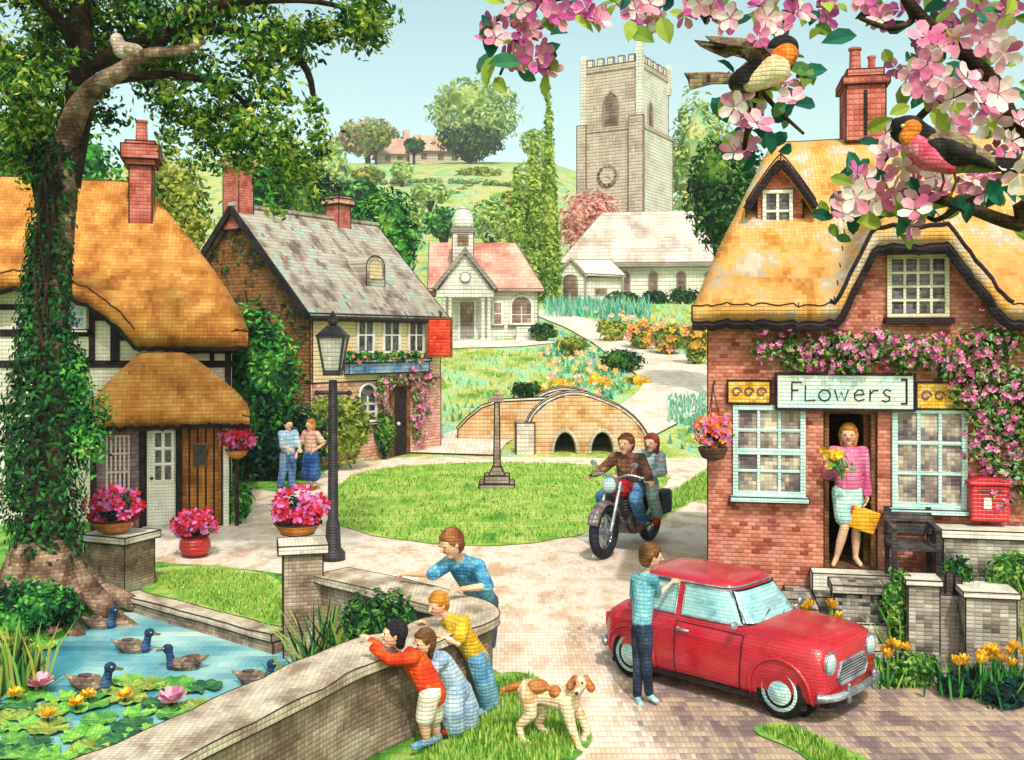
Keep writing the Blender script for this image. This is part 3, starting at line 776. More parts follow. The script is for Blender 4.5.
# hanging sign
q = pb.M @ V((5.6, -.02, 0)); D_ = q.y-.75
s0 = P(428, 356, D_); s1 = P(451, 319, D_)
t = thing('hanging_pub_sign', 'red hanging sign board on an iron bracket at the corner of the pub', 'sign', ((s0.x+s1.x)/2, D_, s0.z))
m_sign = M('red sign', ['#b81c18','#d83018','#e85828','#c82420'], .14, .6, 3, .25)
hw = (s1.x-s0.x)/2; hz = s1.z-s0.z
MB().box(-hw, hw, -.04, .04, 0, hz).build('board', m_sign, t, bevel=.02)
MB().box(-hw-.05, -hw, -.06, .06, -.05, hz+.05).box(hw, hw+.05, -.06, .06, -.05, hz+.05).box(-hw, hw, -.06, .06, -.05, 0).box(-hw, hw, -.06, .06, hz, hz+.05).build('frame', m_wood, t)
MB().tube([(0, .9, hz+.22), (0, -.15, hz+.22)], .035, 6).tube([(0, .2, hz+.2), (0, .2, hz+.05)], .02, 6).tube([(0, .8, hz-.15), (0, .3, hz+.2)], .025, 6).build('bracket', m_black, t)

# ================================================================== white hall with cupola
m_hall = M('white boards', ['#c4bfb8','#dcd8d0','#eae7e0'], .3, .8, 4, .12)
m_hroof = M('pink tiles', ['#b86c60','#cf8c7c','#dda494','#e2b4a4'], .3, .9, 5, .22)
m_hline = M('grey trim', ['#8a7d7a','#a89a96'], .3, .8)
q = G(490, 338); hl = Frame((440-512)*60/F, 60, 3, q.z-.15)
t = hall = thing('village_hall', 'white village hall with pink roof, pillared porch, round clock and domed bell cupola', 'hall', hl.loc, hl.rz)
def hz_(py): return hl.hit(490, py)[1]
X0, X1 = hl.hx(443), hl.hx(538); xg0, xg1 = hl.hx(437), hl.hx(493); ze = hz_(291); zr_ = hz_(241)
MB().box(X0, X1, 0, 6, -.8, ze).build('wall', m_hall, t)
sl = MB(); a_ = [(X0-.9, -.4, ze-.05), (X1+.35, -.4, ze-.05), (X1-1.1, 3, zr_), (X0-.9, 3, zr_)]; sl.hexa(a_, [(x, y, z+.18) for x, y, z in a_])
a_ = [(X1+.35, 6.4, ze-.05), (X0-.9, 6.4, ze-.05), (X0-.9, 3, zr_), (X1-1.1, 3, zr_)]; sl.hexa(a_, [(x, y, z+.18) for x, y, z in a_])
a_ = [(X1+.35, -.4, ze-.05), (X1+.35, 6.4, ze-.05), (X1-1.1, 3.0, zr_), (X1-1.1, 2.9, zr_)]; sl.hexa(a_, [(x, y, z+.17) for x, y, z in a_])
sl.build('tiled_roof', m_hroof, t)
# gabled porch
gx = (xg0+xg1)/2; gz = hz_(254); gp_ = -1.6
pm = MB().prism([(xg0+.1, hz_(291)), (xg1-.1, hz_(291)), (gx, gz)], gp_+.1, .2).build('pediment', m_hall, t)
MB().bar((xg0-.1, gp_, hz_(290)), (gx, gp_, gz+.1), .35, .22).bar((xg1+.1, gp_, hz_(290)), (gx, gp_, gz+.1), .35, .22).build('pediment_trim', m_hline, pm)
cl = MB()
for k in range(1): cl.tube([(gx, gp_+.02, hz_(279)), (gx, gp_+.1, hz_(279))], .32, 20)
cl.build('clock', m_hline, pm); MB().tube([(gx, gp_-.02, hz_(279)), (gx, gp_+.05, hz_(279))], .25, 20).build('clock_face', m_white, pm)
MB().box(xg0, xg1, gp_+.05, 0, hz_(298), hz_(291)).build('porch_beam', m_hall, t)
MB().hexa([(xg0-.2, gp_-.05, hz_(292)), (gx, gp_-.05, gz+.1), (gx, .9, gz+.1), (xg0-.2, .9, hz_(292))], [(xg0-.2, gp_-.05, hz_(292)+.15), (gx, gp_-.05, gz+.25), (gx, .9, gz+.25), (xg0-.2, .9, hz_(292)+.15)]).hexa([(xg1+.2, gp_-.05, hz_(292)), (gx, gp_-.05, gz+.1), (gx, .9, gz+.1), (xg1+.2, .9, hz_(292))], [(xg1+.2, gp_-.05, hz_(292)+.15), (gx, gp_-.05, gz+.25), (gx, .9, gz+.25), (xg1+.2, .9, hz_(292)+.15)]).build('porch_roof', m_hroof, t)
for px in (444, 450, 483, 489):
    x = hl.hx(px, gp_); MB().lathe([(.16,-.5),(.16,.12),(.11,.16),(.1,hz_(302)),(.15,hz_(300)),(.15,hz_(298))], (x, gp_+.25, 0), 12).build('column', m_hall, t, smooth=False)
m_brglass = M('brown glass', ['#6a4f44','#8f7264','#b89c8c'], .3, .4, 3, .25)
x0, x1, z0, z1 = hl.rect(460, 474, 303, 332); 
dd = MB().box(x0, x1, -.08, -.005, 0, z1).build('door', m_hline, t); MB().box(x0+.08, x1-.08, -.12, -.081, .9, z1-.15).build('door_pane', m_brglass, dd); MB().box(x0-.12, x0, -.14, -.004, 0, z1+.1).box(x1, x1+.12, -.14, -.004, 0, z1+.1).build('door_frame', m_white, dd)
x0, x1, z0, z1 = hl.rect(494, 501, 303, 324); window(t, x0, x1, z0, z1, -.005, 1, 2, m_white, m_brglass, .1, .06)
x0, x1, z0, z1 = hl.rect(512, 531, 306, 323); window(t, x0, x1, z0, z1, -.005, 2, 2, m_white, m_brglass, .14, .05, arch=True)
MB().box(xg0-.2, xg1+.3, gp_-.7, gp_+.5, -.9, -.1).box(xg0-.1, xg1+.2, gp_-.4, gp_+.5, -.1, .06).build('steps', m_hall, t)
MB().box(hl.hx(515), hl.hx(541), -1.0, -.4, -.8, hz_(327)).build('planter_wall', m_hall, t, bevel=.05)
cx = hl.hx(463, -.2); cw = .62
cu = MB().box(cx-cw, cx+cw, .2, .2+2*cw, ze+.3, hz_(232)).build('bell_turret', m_hall, t)
MB().box(cx-cw*.55, cx+cw*.55, .12, .21, hz_(245), hz_(234)).build('louvre', m_brglass, cu)
MB().box(cx-cw-.1, cx+cw+.1, .1, .3+2*cw, hz_(232), hz_(228)).build('cornice', m_hline, cu)
MB().lathe([(cw*1.02, hz_(228)), (cw*1.05, hz_(222)), (cw*.95, hz_(215)), (cw*.6, hz_(208)), (.05, hz_(205))], (cx, .2+cw, 0), 20).build('dome', m_hall, cu, smooth=True)

# ================================================================== church
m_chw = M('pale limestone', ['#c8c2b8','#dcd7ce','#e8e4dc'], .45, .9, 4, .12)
m_cht = M('shaded tan limestone', ['#ae988c','#c2aea0','#d0bfb0','#bea698'], .45, .9, 5, .2)  # tan puts the shade of the tower's left face into the stone colour
m_chr = M('church slates', ['#b09a90','#c8b4aa','#d8cac0','#e0d6ce'], .45, .9, 5, .18)
m_chl = M('church window', ['#54423c','#7a6256','#a08474'], .45, .6, 3, .25)
q = G(640, 300); cf = Frame((600-512)*90/F, 90, -7, q.z)
t = church = thing('stone_church', 'pale stone church with a square battlemented tower, clock and long low nave', 'church', cf.loc, cf.rz)
cz = lambda py, y=0: cf.hit(650, py, y)[1]; cxx = lambda px, y=0: cf.hx(px, y)
XR = cxx(800); xn0 = cxx(566)
zE = cz(264); zR = cz(215, 4)
MB().box(xn0, XR, 0, 8, -1, zE).build('nave_wall', m_chw, t)
sl = MB(); a_ = [(xn0-.7, -.6, zE-.2), (XR, -.6, zE-.2), (XR, 4, zR), (cxx(602, 4), 4, zR)]; sl.hexa(a_, [(x, y, z+.3) for x, y, z in a_])
a_ = [(XR, 8.6, zE-.2), (xn0-.7, 8.6, zE-.2), (cxx(602, 4), 4, zR), (XR, 4, zR)]; sl.hexa(a_, [(x, y, z+.3) for x, y, z in a_])
a_ = [(xn0-.7, 8.6, zE-.2), (xn0-.7, -.6, zE-.2), (cxx(602, 4), 4, zR), (cxx(602, 4), 4.01, zR)]; sl.hexa(a_, [(x, y, z+.28) for x, y, z in a_])
sl.build('nave_roof', m_chr, t)
MB().bar((xn0-.7, -.65, zE-.1), (XR, -.65, zE-.1), .2, .3).build('gutter', m_hline, t)
for px in (625, 653, 681, 709):
    x0, x1, z0, z1 = cf.rect(px-3.5, px+4, 276, 294); window(t, x0, x1, z0, z1, -.01, 1, 2, m_hline, m_chl, .12, .06, arch=True, sill=False)
# porch of the church
xp0, xp1 = cxx(557, -2.5), cxx(585, -2.5); zpE = cz(275, -2.5); zpR = cz(259, -2.5); xp2 = cxx(625, -2.5); 
pm = MB().prism([(xp0, -1), (xp1, -1), (xp1, zpE), ((xp0+xp1)/2, zpR), (xp0, zpE)], -2.5, 0.2).build('porch', m_chw, t)
MB().box(xp1, xp2-.1, -2.2, 0, -1, zpE-.1).build('vestry_wall', m_chw, pm)
a_ = [(xp1-.1, -2.6, zpE), (xp2+.1, -2.6, zpE-.2), (xp2-1.3, -.3, zpR), ((xp0+xp1)/2, -.3, zpR)]
MB().hexa(a_, [(x, y, z+.18) for x, y, z in a_]).build('vestry_roof', m_chw, pm)
MB().bar((xp0-.2, -2.6, zpE-.1), ((xp0+xp1)/2, -2.6, zpR+.1), .3, .2).bar((xp1+.2, -2.6, zpE-.1), ((xp0+xp1)/2, -2.6, zpR+.1), .3, .2).build('porch_trim', m_hline, pm)
for xx_ in (xp2-.15, xp1+.05): MB().bar((xx_, -2.6, -1), (xx_, -2.6, zpE), .16).build('corner_trim', m_hline, pm)
x0, x1, z0, z1 = cf.rect(563, 578, 280, 300, -2.5); 
MB().prism([(x0, -.3), (x1, -.3), (x1, z1)]+[((x0+x1)/2+(x1-x0)/2*math.cos(R(k)), z1+.5*math.sin(R(k))) for k in range(30, 180, 30)]+[(x0, z1)], -2.56, -2.45).build('porch_door', m_chl, pm)
x0, x1, z0, z1 = cf.rect(596, 606, 289, 294, -2.2); window(t, x0, x1, z0, z1, -2.21, 2, 1, m_hline, m_chl, .1, .06, sill=False)
# tower
tw = Frame(((640-512)*104/F), 104, -30, q.z); TI = (cf.I @ tw.M)
def tz(py): return tw.hit(640, py)[1]
wl = -tw.hx(584); wr = 7.8; zb_, zm, ztop = -2, tz(126), tz(60)
class TB(MB):
    def build(s, name, mat, parent=None, **k):
        s.v = [TI @ p for p in s.v]; return MB.build(s, name, mat, parent, **k)
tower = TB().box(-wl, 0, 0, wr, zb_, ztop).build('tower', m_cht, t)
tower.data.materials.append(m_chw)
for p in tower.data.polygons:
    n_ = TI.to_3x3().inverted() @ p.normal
    if n_.x > .5: p.material_index = 1  # right face takes the paler stone, its sunlit side painted in
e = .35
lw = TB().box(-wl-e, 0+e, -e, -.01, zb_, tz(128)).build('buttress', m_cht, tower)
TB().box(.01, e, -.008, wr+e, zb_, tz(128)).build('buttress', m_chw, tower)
TB().box(-wl-e-.1, e+.1, -e-.1, wr+e, tz(128), tz(124)).build('string_course', m_cht, tower)
TB().box(-1.0, e+.25, -e-.25, -e, zb_, tz(116)).build('buttress', m_cht, tower)
TB().box(-wl-e-.2, -wl+.5, -e-.25, -e, zb_, tz(120)).build('buttress', m_cht, tower)
TB().box(-wl-.15, .15, -.15, wr+.15, tz(66), tz(62)).build('string_course', m_cht, tower)
pr_ = TB(); nmer = 5
for k in range(nmer):
    x = -wl+.25+(wl-.5)*(k+.12)/nmer; pr_.box(x, x+(wl-.5)/nmer*.55, 0.01, .35, ztop, ztop+.75)
for k in range(nmer):
    y = .3+(wr-.5)*(k+.2)/nmer; pr_.box(-.36, -.01, y, y+(wr-.5)/nmer*.55, ztop, ztop+.75)
pr_.build('battlements', m_chw, tower)
for x, y in ((-wl, 0), (0, 0), (0, wr)):
    zt_ = tz(40) if x == 0 and y == 0 else tz(47)
    TB().box(x-.3, x+.3, y-.3, y+.3, tz(120) if y == 0 else ztop-2, zt_-.4).hexa([(x-.3,y-.3,zt_-.4),(x+.3,y-.3,zt_-.4),(x+.3,y+.3,zt_-.4),(x-.3,y+.3,zt_-.4)], [(x-.06,y-.06,zt_),(x+.06,y-.06,zt_),(x+.06,y+.06,zt_),(x-.06,y+.06,zt_)]).build('pinnacle', m_chw, tower)
def gothic(fr, x0, x1, z0, z1, face):
    w = (x1-x0)/2; c = (x0+x1)/2
    prof = [(x0, z0), (x1, z0), (x1, z1), (c+w*.75, z1+w*.8), (c, z1+w*1.5), (c-w*.75, z1+w*.8), (x0, z1)]
    m = TB(); fm_ = TB()
    if face == 'f':
        m.prism(prof, -.06, -.005); fm_.tube([(x, -.04, z) for x, z in prof], .12, 6, True)
    else:
        vs = [(.06, x, z) for x, z in prof]+[(.005, x, z) for x, z in prof]; k = len(prof)
        m.add(vs, [tuple(range(k))[::-1], tuple(range(k, 2*k))]+[(i, (i+1) % k, k+(i+1) % k, k+i) for i in range(k)]); fm_.tube([(.04, x, z) for x, z in prof], .12, 6, True)
    o = fm_.build('belfry_window', m_hline, church); m.build('louvre', m_chl, o)
xc = tw.hx(611); gothic(tw, xc-.85, xc+.85, tz(126)+.1, tz(100), 'f')
gothic(tw, 2.0, 3.2, tz(129), tz(105), 's')
xc = tw.hx(609); ck = TB().tube([(xc, -e-.12, tz(174)), (xc, -e-.01, tz(174))], 1.15, 28).build('clock', m_chl, church)
TB().tube([(xc, -e-.17, tz(174)), (xc, -e-.1, tz(174))], .8, 28).build('clock_face', m_cht, ck)
hm = TB()
for k in range(12):
    a_ = math.pi*k/6; hm.bar((xc+.86*math.sin(a_), -e-.2, tz(174)+.86*math.cos(a_)), (xc+1.06*math.sin(a_), -e-.2, tz(174)+1.06*math.cos(a_)), .12, .05)
hm.bar((xc, -e-.2, tz(174)), (xc+.1, -e-.2, tz(174)+.7), .1, .05).bar((xc, -e-.2, tz(174)), (xc+.45, -e-.2, tz(174)-.2), .1, .05); hm.build('clock_hands', m_cht, ck)

# distant farmhouses on the hill
m_far = M('far roof', ['#c08c7c','#d4a898','#dcbcae'], .9, .9, 4, .2); m_farw = M('far wall', ['#c8b8a8','#dccfc2'], .9, .9, 4, .15)
for px, py, w, h, lab in ((438,141,7,3.5,'larger pale farmhouse with a pink roof on the hill skyline, below the round tree'), (398,136,5,3,'small pink roofed cottage on the hill skyline, left of the larger farmhouse')):
    q = P(px, py, 255); z = H(q.x, q.y)
    t = thing('farmhouse', lab, 'house', (q.x, q.y, z-.5), R(12), 'farmhouses on the hill')
    MB().box(-w, w, 0, 8, -2, h).build('wall', m_farw, t); MB().add([(-w-1, -1, h-.3), (w+1, -1, h-.3), (w+1, 9, h-.3), (-w-1, 9, h-.3), (-w+1, 4, h+4.5), (w-1, 4, h+4.5)], [(0,1,5,4),(2,3,4,5),(1,2,5),(3,0,4),(3,2,1,0)]).build('roof', m_far, t)
    for k in (-.5, .1, .6): MB().box(w*k-.7, w*k+.7, -.15, -.01, h*.35, h*.75).build('window', m_chl, t)
    MB().box(w*.5-.8, w*.5+.8, 3, 5, h, h+6.5).build('chimney', m_far, t)
# ================================================================== flower shop (right)
sh = Frame(2.35, 12.3, -10.8)
t = shop = thing('flower_shop', 'pink brick flower shop with golden thatch, aqua windows and an open doorway', 'shop', sh.loc, sh.rz)
XR = 6.9
eave_z = sh.hit(760, 319, -.3)[1]; zrid = sh.hit(830, 132, 2.7)[1]
bx = [sh.hx(p, -.3) for p in (836, 874, 948, 1006)]; lift = sh.hit(910, 244, -.3)[1]-eave_z
def sbump(x): return max(0, lerp_tab(x, [(bx[0], -.001), (bx[1], lift), (bx[2], lift), (bx[3], -.001)]))
hl_ = sh.hx(775, 2.7)+.15
th, edge, shg = thatch(-.18, XR+.4, -.35, 5.75, 2.7, eave_z+.17, zrid, hl_*1.02, 1.2, .19, [(sbump, .42)], 130, 56, .95)
roof = th.build('thatch_roof', m_thatch_shop, t, smooth=True)
MB().tube([p+V((0, .05, -.045)) for p in edge], .065, 6).build('eave_shade_strip', m_dark, t)  # dark strip standing for the shaded underside of the thatch
MB().tube([p+V((0, .02, .19+.02)) for p in edge if bx[0]-.1 < p.x < bx[3]+.1], .03, 6).build('thatch_binding', m_dark, t)
dx0, dx1, _, dzt = sh.rect(824, 877, 566, 408)
dzt = sh.hit(850, 409)[1]; fl = sh.hit(850, 567)[1]
wp = [(0,-.3),(dx0,-.3),(dx0,dzt),(dx1,dzt),(dx1,-.3),(XR,-.3)]+[(x, min(shg(x, .05)-.2, eave_z+lift+.06)) for x in [XR-(XR)*i/60 for i in range(61)]]
MB().prism(wp, 0, .25).build('front_wall', m_brick, t)
MB().box(0, .25, .251, 5.4, -.3, eave_z+.05).build('side_wall', m_brick, t)
MB().box(XR-.25, XR, .251, 5.4, -.3, eave_z+.05).build('side_wall', m_brick, t)
MB().box(.25, XR-.25, 5.15, 5.4, -.3, eave_z+.05).build('back_wall', m_brick, t)
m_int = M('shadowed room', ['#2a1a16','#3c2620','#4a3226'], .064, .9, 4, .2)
MB().box(dx0-.6, dx1+.6, .251, 1.7, -.3, fl).build('floor', m_wood, t)
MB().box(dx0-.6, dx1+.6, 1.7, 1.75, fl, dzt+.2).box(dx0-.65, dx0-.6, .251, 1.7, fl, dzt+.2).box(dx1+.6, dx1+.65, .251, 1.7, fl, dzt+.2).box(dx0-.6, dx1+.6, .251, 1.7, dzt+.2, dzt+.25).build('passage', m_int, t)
MB().box(dx0, dx1, 0.0, .25, fl-.12, fl-.003).box(dx0, dx1, 0.01, .25, -.3, fl-.12).build('threshold', m_wood, t)
MB().box(dx0-.0, dx0+.06, .03, .2, fl, dzt).box(dx1-.06, dx1, .03, .2, fl, dzt).box(dx0+.06, dx1-.06, .03, .2, dzt-.06, dzt).build('door_frame', m_wood, t, bevel=.006)
d_ = MB().hexa([(dx1-.12, .22, fl), (dx1-.06, .22, fl), (dx1-.02, .95, fl), (dx1-.08, .95, fl)], [(dx1-.12, .22, dzt-.06), (dx1-.06, .22, dzt-.06), (dx1-.02, .95, dzt-.06), (dx1-.08, .95, dzt-.06)]).build('open_door', m_wood, t, bevel=.006)
x0, x1, z0, z1 = sh.rect(738, 800, 410, 491); win1 = window(t, x0, x1, z0, z1, -.005, 3, 4, m_aqua, m_glass_shop, .06, .035)
MB().box(x0, x1, -.05, -.006, z0+(z1-z0)*.49-.035, z0+(z1-z0)*.49+.035).build('meeting_rail', m_aqua, win1)
x0, x1, z0, z1 = sh.rect(897, 961, 413, 503); win2 = window(t, x0, x1, z0, z1, -.005, 3, 3, m_aqua, m_glass_shop, .06, .04)
x0, x1, z0, z1 = sh.rect(891, 944, 259, 314); window(t, x0, x1, z0, z1, -.005, 4, 4, M('cream paint', ['#cfc2a0','#e0d6b8','#e8e2cc'], .055, .6, 4, .15), m_glass, .05, .03, sm=m_dark)
# brick dormer on the left of the roof
yd = .95
x0, x1 = sh.hx(757, yd), sh.hx(803, yd); xc = (x0+x1)/2; zb = sh.hit(780, 246, yd)[1]; zs = sh.hit(780, 196, yd)[1]; za = sh.hit(780, 158, yd)[1]
zcut = sh.hit(780, 166, yd)[1]
dm = MB().prism([(x0, zb-.6), (x1, zb-.6), (x1, zs), (xc+.06, zcut), (xc-.06, zcut), (x0, zs)], yd, yd+1.7).build('dormer', m_brick, t)
for sx, xe in ((-1, x0-.14), (1, x1+.14)):
    m = MB(); n = 6; o = []
    for k in range(n+1):
        u = k/n; x = xc+(xe-xc)*u; z = za-.03+(zs-.1-za)*(u**1.15)
        o.append((x, z))
    for (xa, za_), (xb_, zb2) in zip(o, o[1:]):
        m.hexa([(xa, yd-.16, za_-.12), (xb_, yd-.16, zb2-.12), (xb_, yd+2.1, zb2-.12), (xa, yd+2.1, za_-.12)], [(xa, yd-.16, za_+.06), (xb_, yd-.16, zb2+.06), (xb_, yd+2.1, zb2+.06), (xa, yd+2.1, za_+.06)])
    m.build('dormer_thatch', m_thatch_shop, t)
    MB().tube([(x, yd-.17, z-.05) for x, z in o], .055, 6).build('dormer_bargeboard', m_dark, t)
a0, a1, b0, b1 = sh.rect(766, 789, 194, 229, yd); window(t, a0, a1, b0, b1, yd-.005, 2, 2, m_white, m_glass, .045, .035, sm=m_white)
# chimney on the ridge
yc = 2.4; c0, c1 = sh.hx(846, yc), sh.hx(886, yc); z_ = lambda py: sh.hit(866, py, yc)[1]
c = MB().box(c0, c1, yc, yc+.65, z_(140), z_(84)).build('chimney', m_chim, t, bevel=.012)
MB().box(c0-.05, c1+.05, yc-.05, yc+.7, z_(84), z_(76)).box(c0+.02, c1-.02, yc+.02, yc+.63, z_(76), z_(68)).build('chimney_head', m_chim, c, bevel=.012)
MB().box((c0+c1)/2-.03, (c0+c1)/2+.02, yc-.012, yc+.01, z_(135), z_(90)).build('flue_line', m_dark, c)
for px, top, w in ((858, 42, .085), (875, 51, .055)):
    x = sh.hx(px, yc); MB().lathe([(w, z_(70)), (w*.88, z_(top+3)), (w*1.1, z_(top+2)), (w*1.1, z_(top))], (x, yc+.3, 0), 14).build('chimney_pot', m_chim, c)
# signs
x0, x1, z0, z1 = sh.rect(777, 914, 375, 409, -.12)
ox = (x0+x1)/2
def shop_thing(name, label, cat, x, y, z, group=None, rz=0): 
    return thing(name, label, cat, sh.M @ V((x, y, z)), sh.rz+rz, group)
t = shop_thing('shop_sign', 'long pale blue sign board lettered FLowers above the shop doorway', 'sign', ox, 0, z0)
hw = (x1-x0)/2; hh = z1-z0
m_sb = M('sign board', ['#b4d4d8','#c6e0de','#d9e6dc','#cfd8cc'], .06, .6, 6, .12, gap=.35)
MB().box(-hw, hw, -.12, -.01, 0, hh).build('board', m_sb, t, bevel=.008)
MB().box(-hw-.02, hw+.02, -.135, -.01, hh, hh+.025).box(-hw-.02, hw+.02, -.135, -.01, -.025, 0).box(-hw-.02, -hw, -.135, -.01, 0, hh).box(hw, hw+.02, -.135, -.01, 0, hh).box(hw-.09, hw-.07, -.13, -.119, .06, hh-.04).box(hw-.14, hw-.09, -.13, -.119, hh-.06, hh-.04).box(hw-.14, hw-.09, -.13, -.119, .06, .08).build('frame', m_dark, t)
LET = {'F': [[(.05,0),(.05,1)],[(.05,1),(.6,1.0)],[(.05,.55),(.42,.56)]], 'L': [[(.05,.85),(.03,.0),(.6,.02)]],
 'o': [[(.35+.32*math.cos(R(a)), .3+.3*math.sin(R(a))) for a in range(90, 460, 30)]], 'w': [[(.0,.6),(.18,.02),(.36,.5),(.55,.02),(.75,.62)]],
 'e': [[(.05,.32),(.6,.36),(.5,.58),(.28,.62),(.06,.4),(.08,.12),(.3,0),(.6,.1)]], 'r': [[(.05,0),(.07,.6)],[(.07,.38),(.25,.58),(.5,.58)]],
 's': [[(.5,.56),(.28,.64),(.08,.5),(.2,.34),(.42,.24),(.44,.06),(.2,-.02),(.02,.06)]]}
lx = sh.hx(791, -.12)-ox; H_ = hh*.54; adv = [.62,.62,.74,.84,.7,.56,.5]; tot = sum(adv); S_ = (sh.hx(893, -.12)-ox-lx)/tot
lm = MB(); x = lx
for chx, ad in zip('FLowers', adv):
    for st in LET[chx]: lm.tube([(x+a_*S_*.82, -.125, hh*.24+b_*H_) for a_, b_ in st], .0085, 6)
    x += ad*S_
lm.build('lettering', m_dark, t)
m_ysign = M('yellow sign', ['#d89a28','#e8b83c','#efcc6a','#c88440'], .055, .6, 3, .25)
m_mark = M('plum paint', ['#6a4a5c','#8a6070'], .05, .7, 3)
for pa, pb_, ya_, yb_, lab in ((728, 770, 381, 403, 'small yellow sign with plum scrolls above the left shop window'), (917, 976, 383, 409, 'wider orange sign with plum scrolls above the right shop window')):
    x0, x1, z0, z1 = sh.rect(pa, pb_, ya_, yb_, -.06); hw = (x1-x0)/2; hh = z1-z0
    t = shop_thing('painted_sign', lab, 'sign', (x0+x1)/2, 0, z0, 'painted signs above the shop windows')
    MB().box(-hw, hw, -.06, -.005, 0, hh).build('board', m_ysign, t, bevel=.006)
    sc = MB(); nn = 3 if hw < .3 else 4
    for k in range(nn):
        xx = -hw+.1+(2*hw-.2)*k/(nn-1); sc.tube([(xx+.06*math.cos(R(a))*(1-a/700), -.064, hh*.5+.06*math.sin(R(a))*(1-a/700)) for a in range(0, 400, 40)], .012, 5)
    sc.build('scrolls', m_mark, t)
    MB().box(-hw-.015, -hw, -.07, -.005, -.015, hh+.015).box(hw, hw+.015, -.07, -.005, -.015, hh+.015).box(-hw, hw, -.07, -.005, -.015, 0).box(-hw, hw, -.07, -.005, hh, hh+.015).build('frame', m_dark, t)
# post box on the wall
x0, x1, z0, z1 = sh.rect(971, 1010, 478, 522, -.25); hw = (x1-x0)/2; hh = z1-z0
t = shop_thing('post_box', 'bright red post box with a white plate on the flower shop wall', 'post box', (x0+x1)/2, 0, z0)
MB().box(-hw, hw, -.25, -.004, 0, hh*.82).build('body', m_red, t, bevel=.02)
MB().prism([(-hw-.02, hh*.82), (hw+.02, hh*.82), (hw+.02, hh*.9), (hw*.5, hh), (-hw*.5, hh), (-hw-.02, hh*.9)], -.27, -.004).build('hood', m_red, t, bevel=.012)
MB().box(-hw*.35, hw*.05, -.262, -.251, hh*.3, hh*.55).build('notice_plate', m_white, t); MB().box(-hw*.6, hw*.6, -.258, -.251, hh*.68, hh*.73).build('slot', m_black, t)
# hanging basket at the corner
m_basket = M('brown basket', ['#3a2a22','#5a4230','#74583e'], .055, .9, 3, .3)

# ---- front garden: steps, walls, pillars, gate, bench
def G0(px, D): return V(((px-512)*D/F, D, 0))
t = shop_thing('stone_steps', 'worn grey stone steps leading up to the flower shop doorway', 'steps', (dx0+dx1)/2, 0, 0)
hwid = (dx1-dx0)/2+.16
for k in range(4):
    zt_ = fl-.02-.2*k; y1 = -.02-.3*k
    MB().box(-hwid, hwid, y1-.3, y1-.003, -.2, zt_).build('step', m_grey if k % 2 else m_cop, t, bevel=.02)
for sx in (-1, 1):
    w_ = MB().box(sx*(hwid+.003) if sx > 0 else -hwid-.303, hwid+.3 if sx > 0 else -hwid-.003, -1.1, -.02, -.2, .62).build('cheek_wall', m_grey, t, bevel=.02)
# rubble wall before the left window, and the stub wall with railings right of the steps
def lowwall(name, lab, pa, pb_, D, zt_, thick=.3, rz=sh.rz, mat=None, cap=None, z0=-.3):
    xa, xb = (pa-512)*D/F, (pb_-512)*D/F
    t = thing(name, lab, 'wall', ((xa+xb)/2, D+thick/2, 0), rz); w = (xb-xa)/2
    MB().box(-w, w, -thick/2, thick/2, z0, zt_-.09).build('stonework', mat or m_grey, t, bevel=.02)
    MB().box(-w-.03, w+.03, -thick/2-.04, thick/2+.04, zt_-.09, zt_).build('coping', cap or m_grey, t, bevel=.02)
    return t
lowwall('garden_wall', 'low grey rubble wall in front of the shop, behind the red car', 762, 812, 11.35, .66)
lowwall('garden_wall', 'dark grey rubble wall with black gaps, right of the shop steps', 838, 884, 11.15, .85, mat=M('gapped stone', ['#2a282c','#5c5654','#98908a','#b8b0a6','#3a363a'], .056, .95, 3, .35))
lowwall('garden_wall', 'pale coped stone wall under the post box, at the back of the shop garden', 950, 1060, 11.25, 1.42, .35, mat=m_grey, cap=m_cop)
pillar('gate_pillar', 'shorter grey stone gate pillar on the left of the dark gate', 912, 942, 668, 1.0, 10.75, sh.rz, m_grey, m_cop, z0=-.3, over=.03, ch=.06)
pillar('gate_pillar', 'broad grey stone gate pillar on the right of the dark gate', 972, 1020, 664, .92, 10.55, sh.rz, m_grey, m_cop, z0=-.3, over=.03, ch=.06)
D_ = 10.75; xa, xb = (945-512)*D_/F, (970-512)*D_/F
t = thing('garden_gate', 'dark narrow wooden gate between the two grey stone pillars', 'gate', ((xa+xb)/2, D_+.2, 0), sh.rz)
w = (xb-xa)/2
for k in range(3): MB().box(-w+2*w*k/3+.008, -w+2*w*(k+1)/3-.008, -.02, .02, .06, 1.0+.04*(k == 1)).build('board', m_greydark, t, bevel=.004)
MB().box(-w, w, .02, .05, .25, .33).box(-w, w, .02, .05, .75, .83).build('rail', m_dark, t); MB().tube([(w-.06, -.05, .62), (w-.06, -.05, .72)], .012, 6).build('handle', m_black, t)
# bench
x0, x1, z0, z1 = sh.rect(886, 930, 518, 572, -.15)
q = sh.M @ V(((x0+x1)/2, -.42, 0)); zseat = sh.hit(905, 546, -.5)[1]
t = thing('garden_bench', 'dark painted wooden bench against the brick wall under the right shop window', 'bench', (q.x, q.y, zseat-.42), sh.rz)
hw = (x1-x0)/2+.02
sb = MB()
for k in range(3): sb.box(-hw, hw, -.22+.16*k, -.22+.16*k+.14, .39, .43)
sb.build('seat', m_greydark, t, bevel=.006)
bb = MB()
for k in range(2): bb.hexa([(-hw, .24+.02*k, .5+.14*k), (hw, .24+.02*k, .5+.14*k), (hw, .27+.02*k, .5+.14*k), (-hw, .27+.02*k, .5+.14*k)], [(-hw, .255+.02*k, .61+.14*k), (hw, .255+.02*k, .61+.14*k), (hw, .285+.02*k, .61+.14*k), (-hw, .285+.02*k, .61+.14*k)])
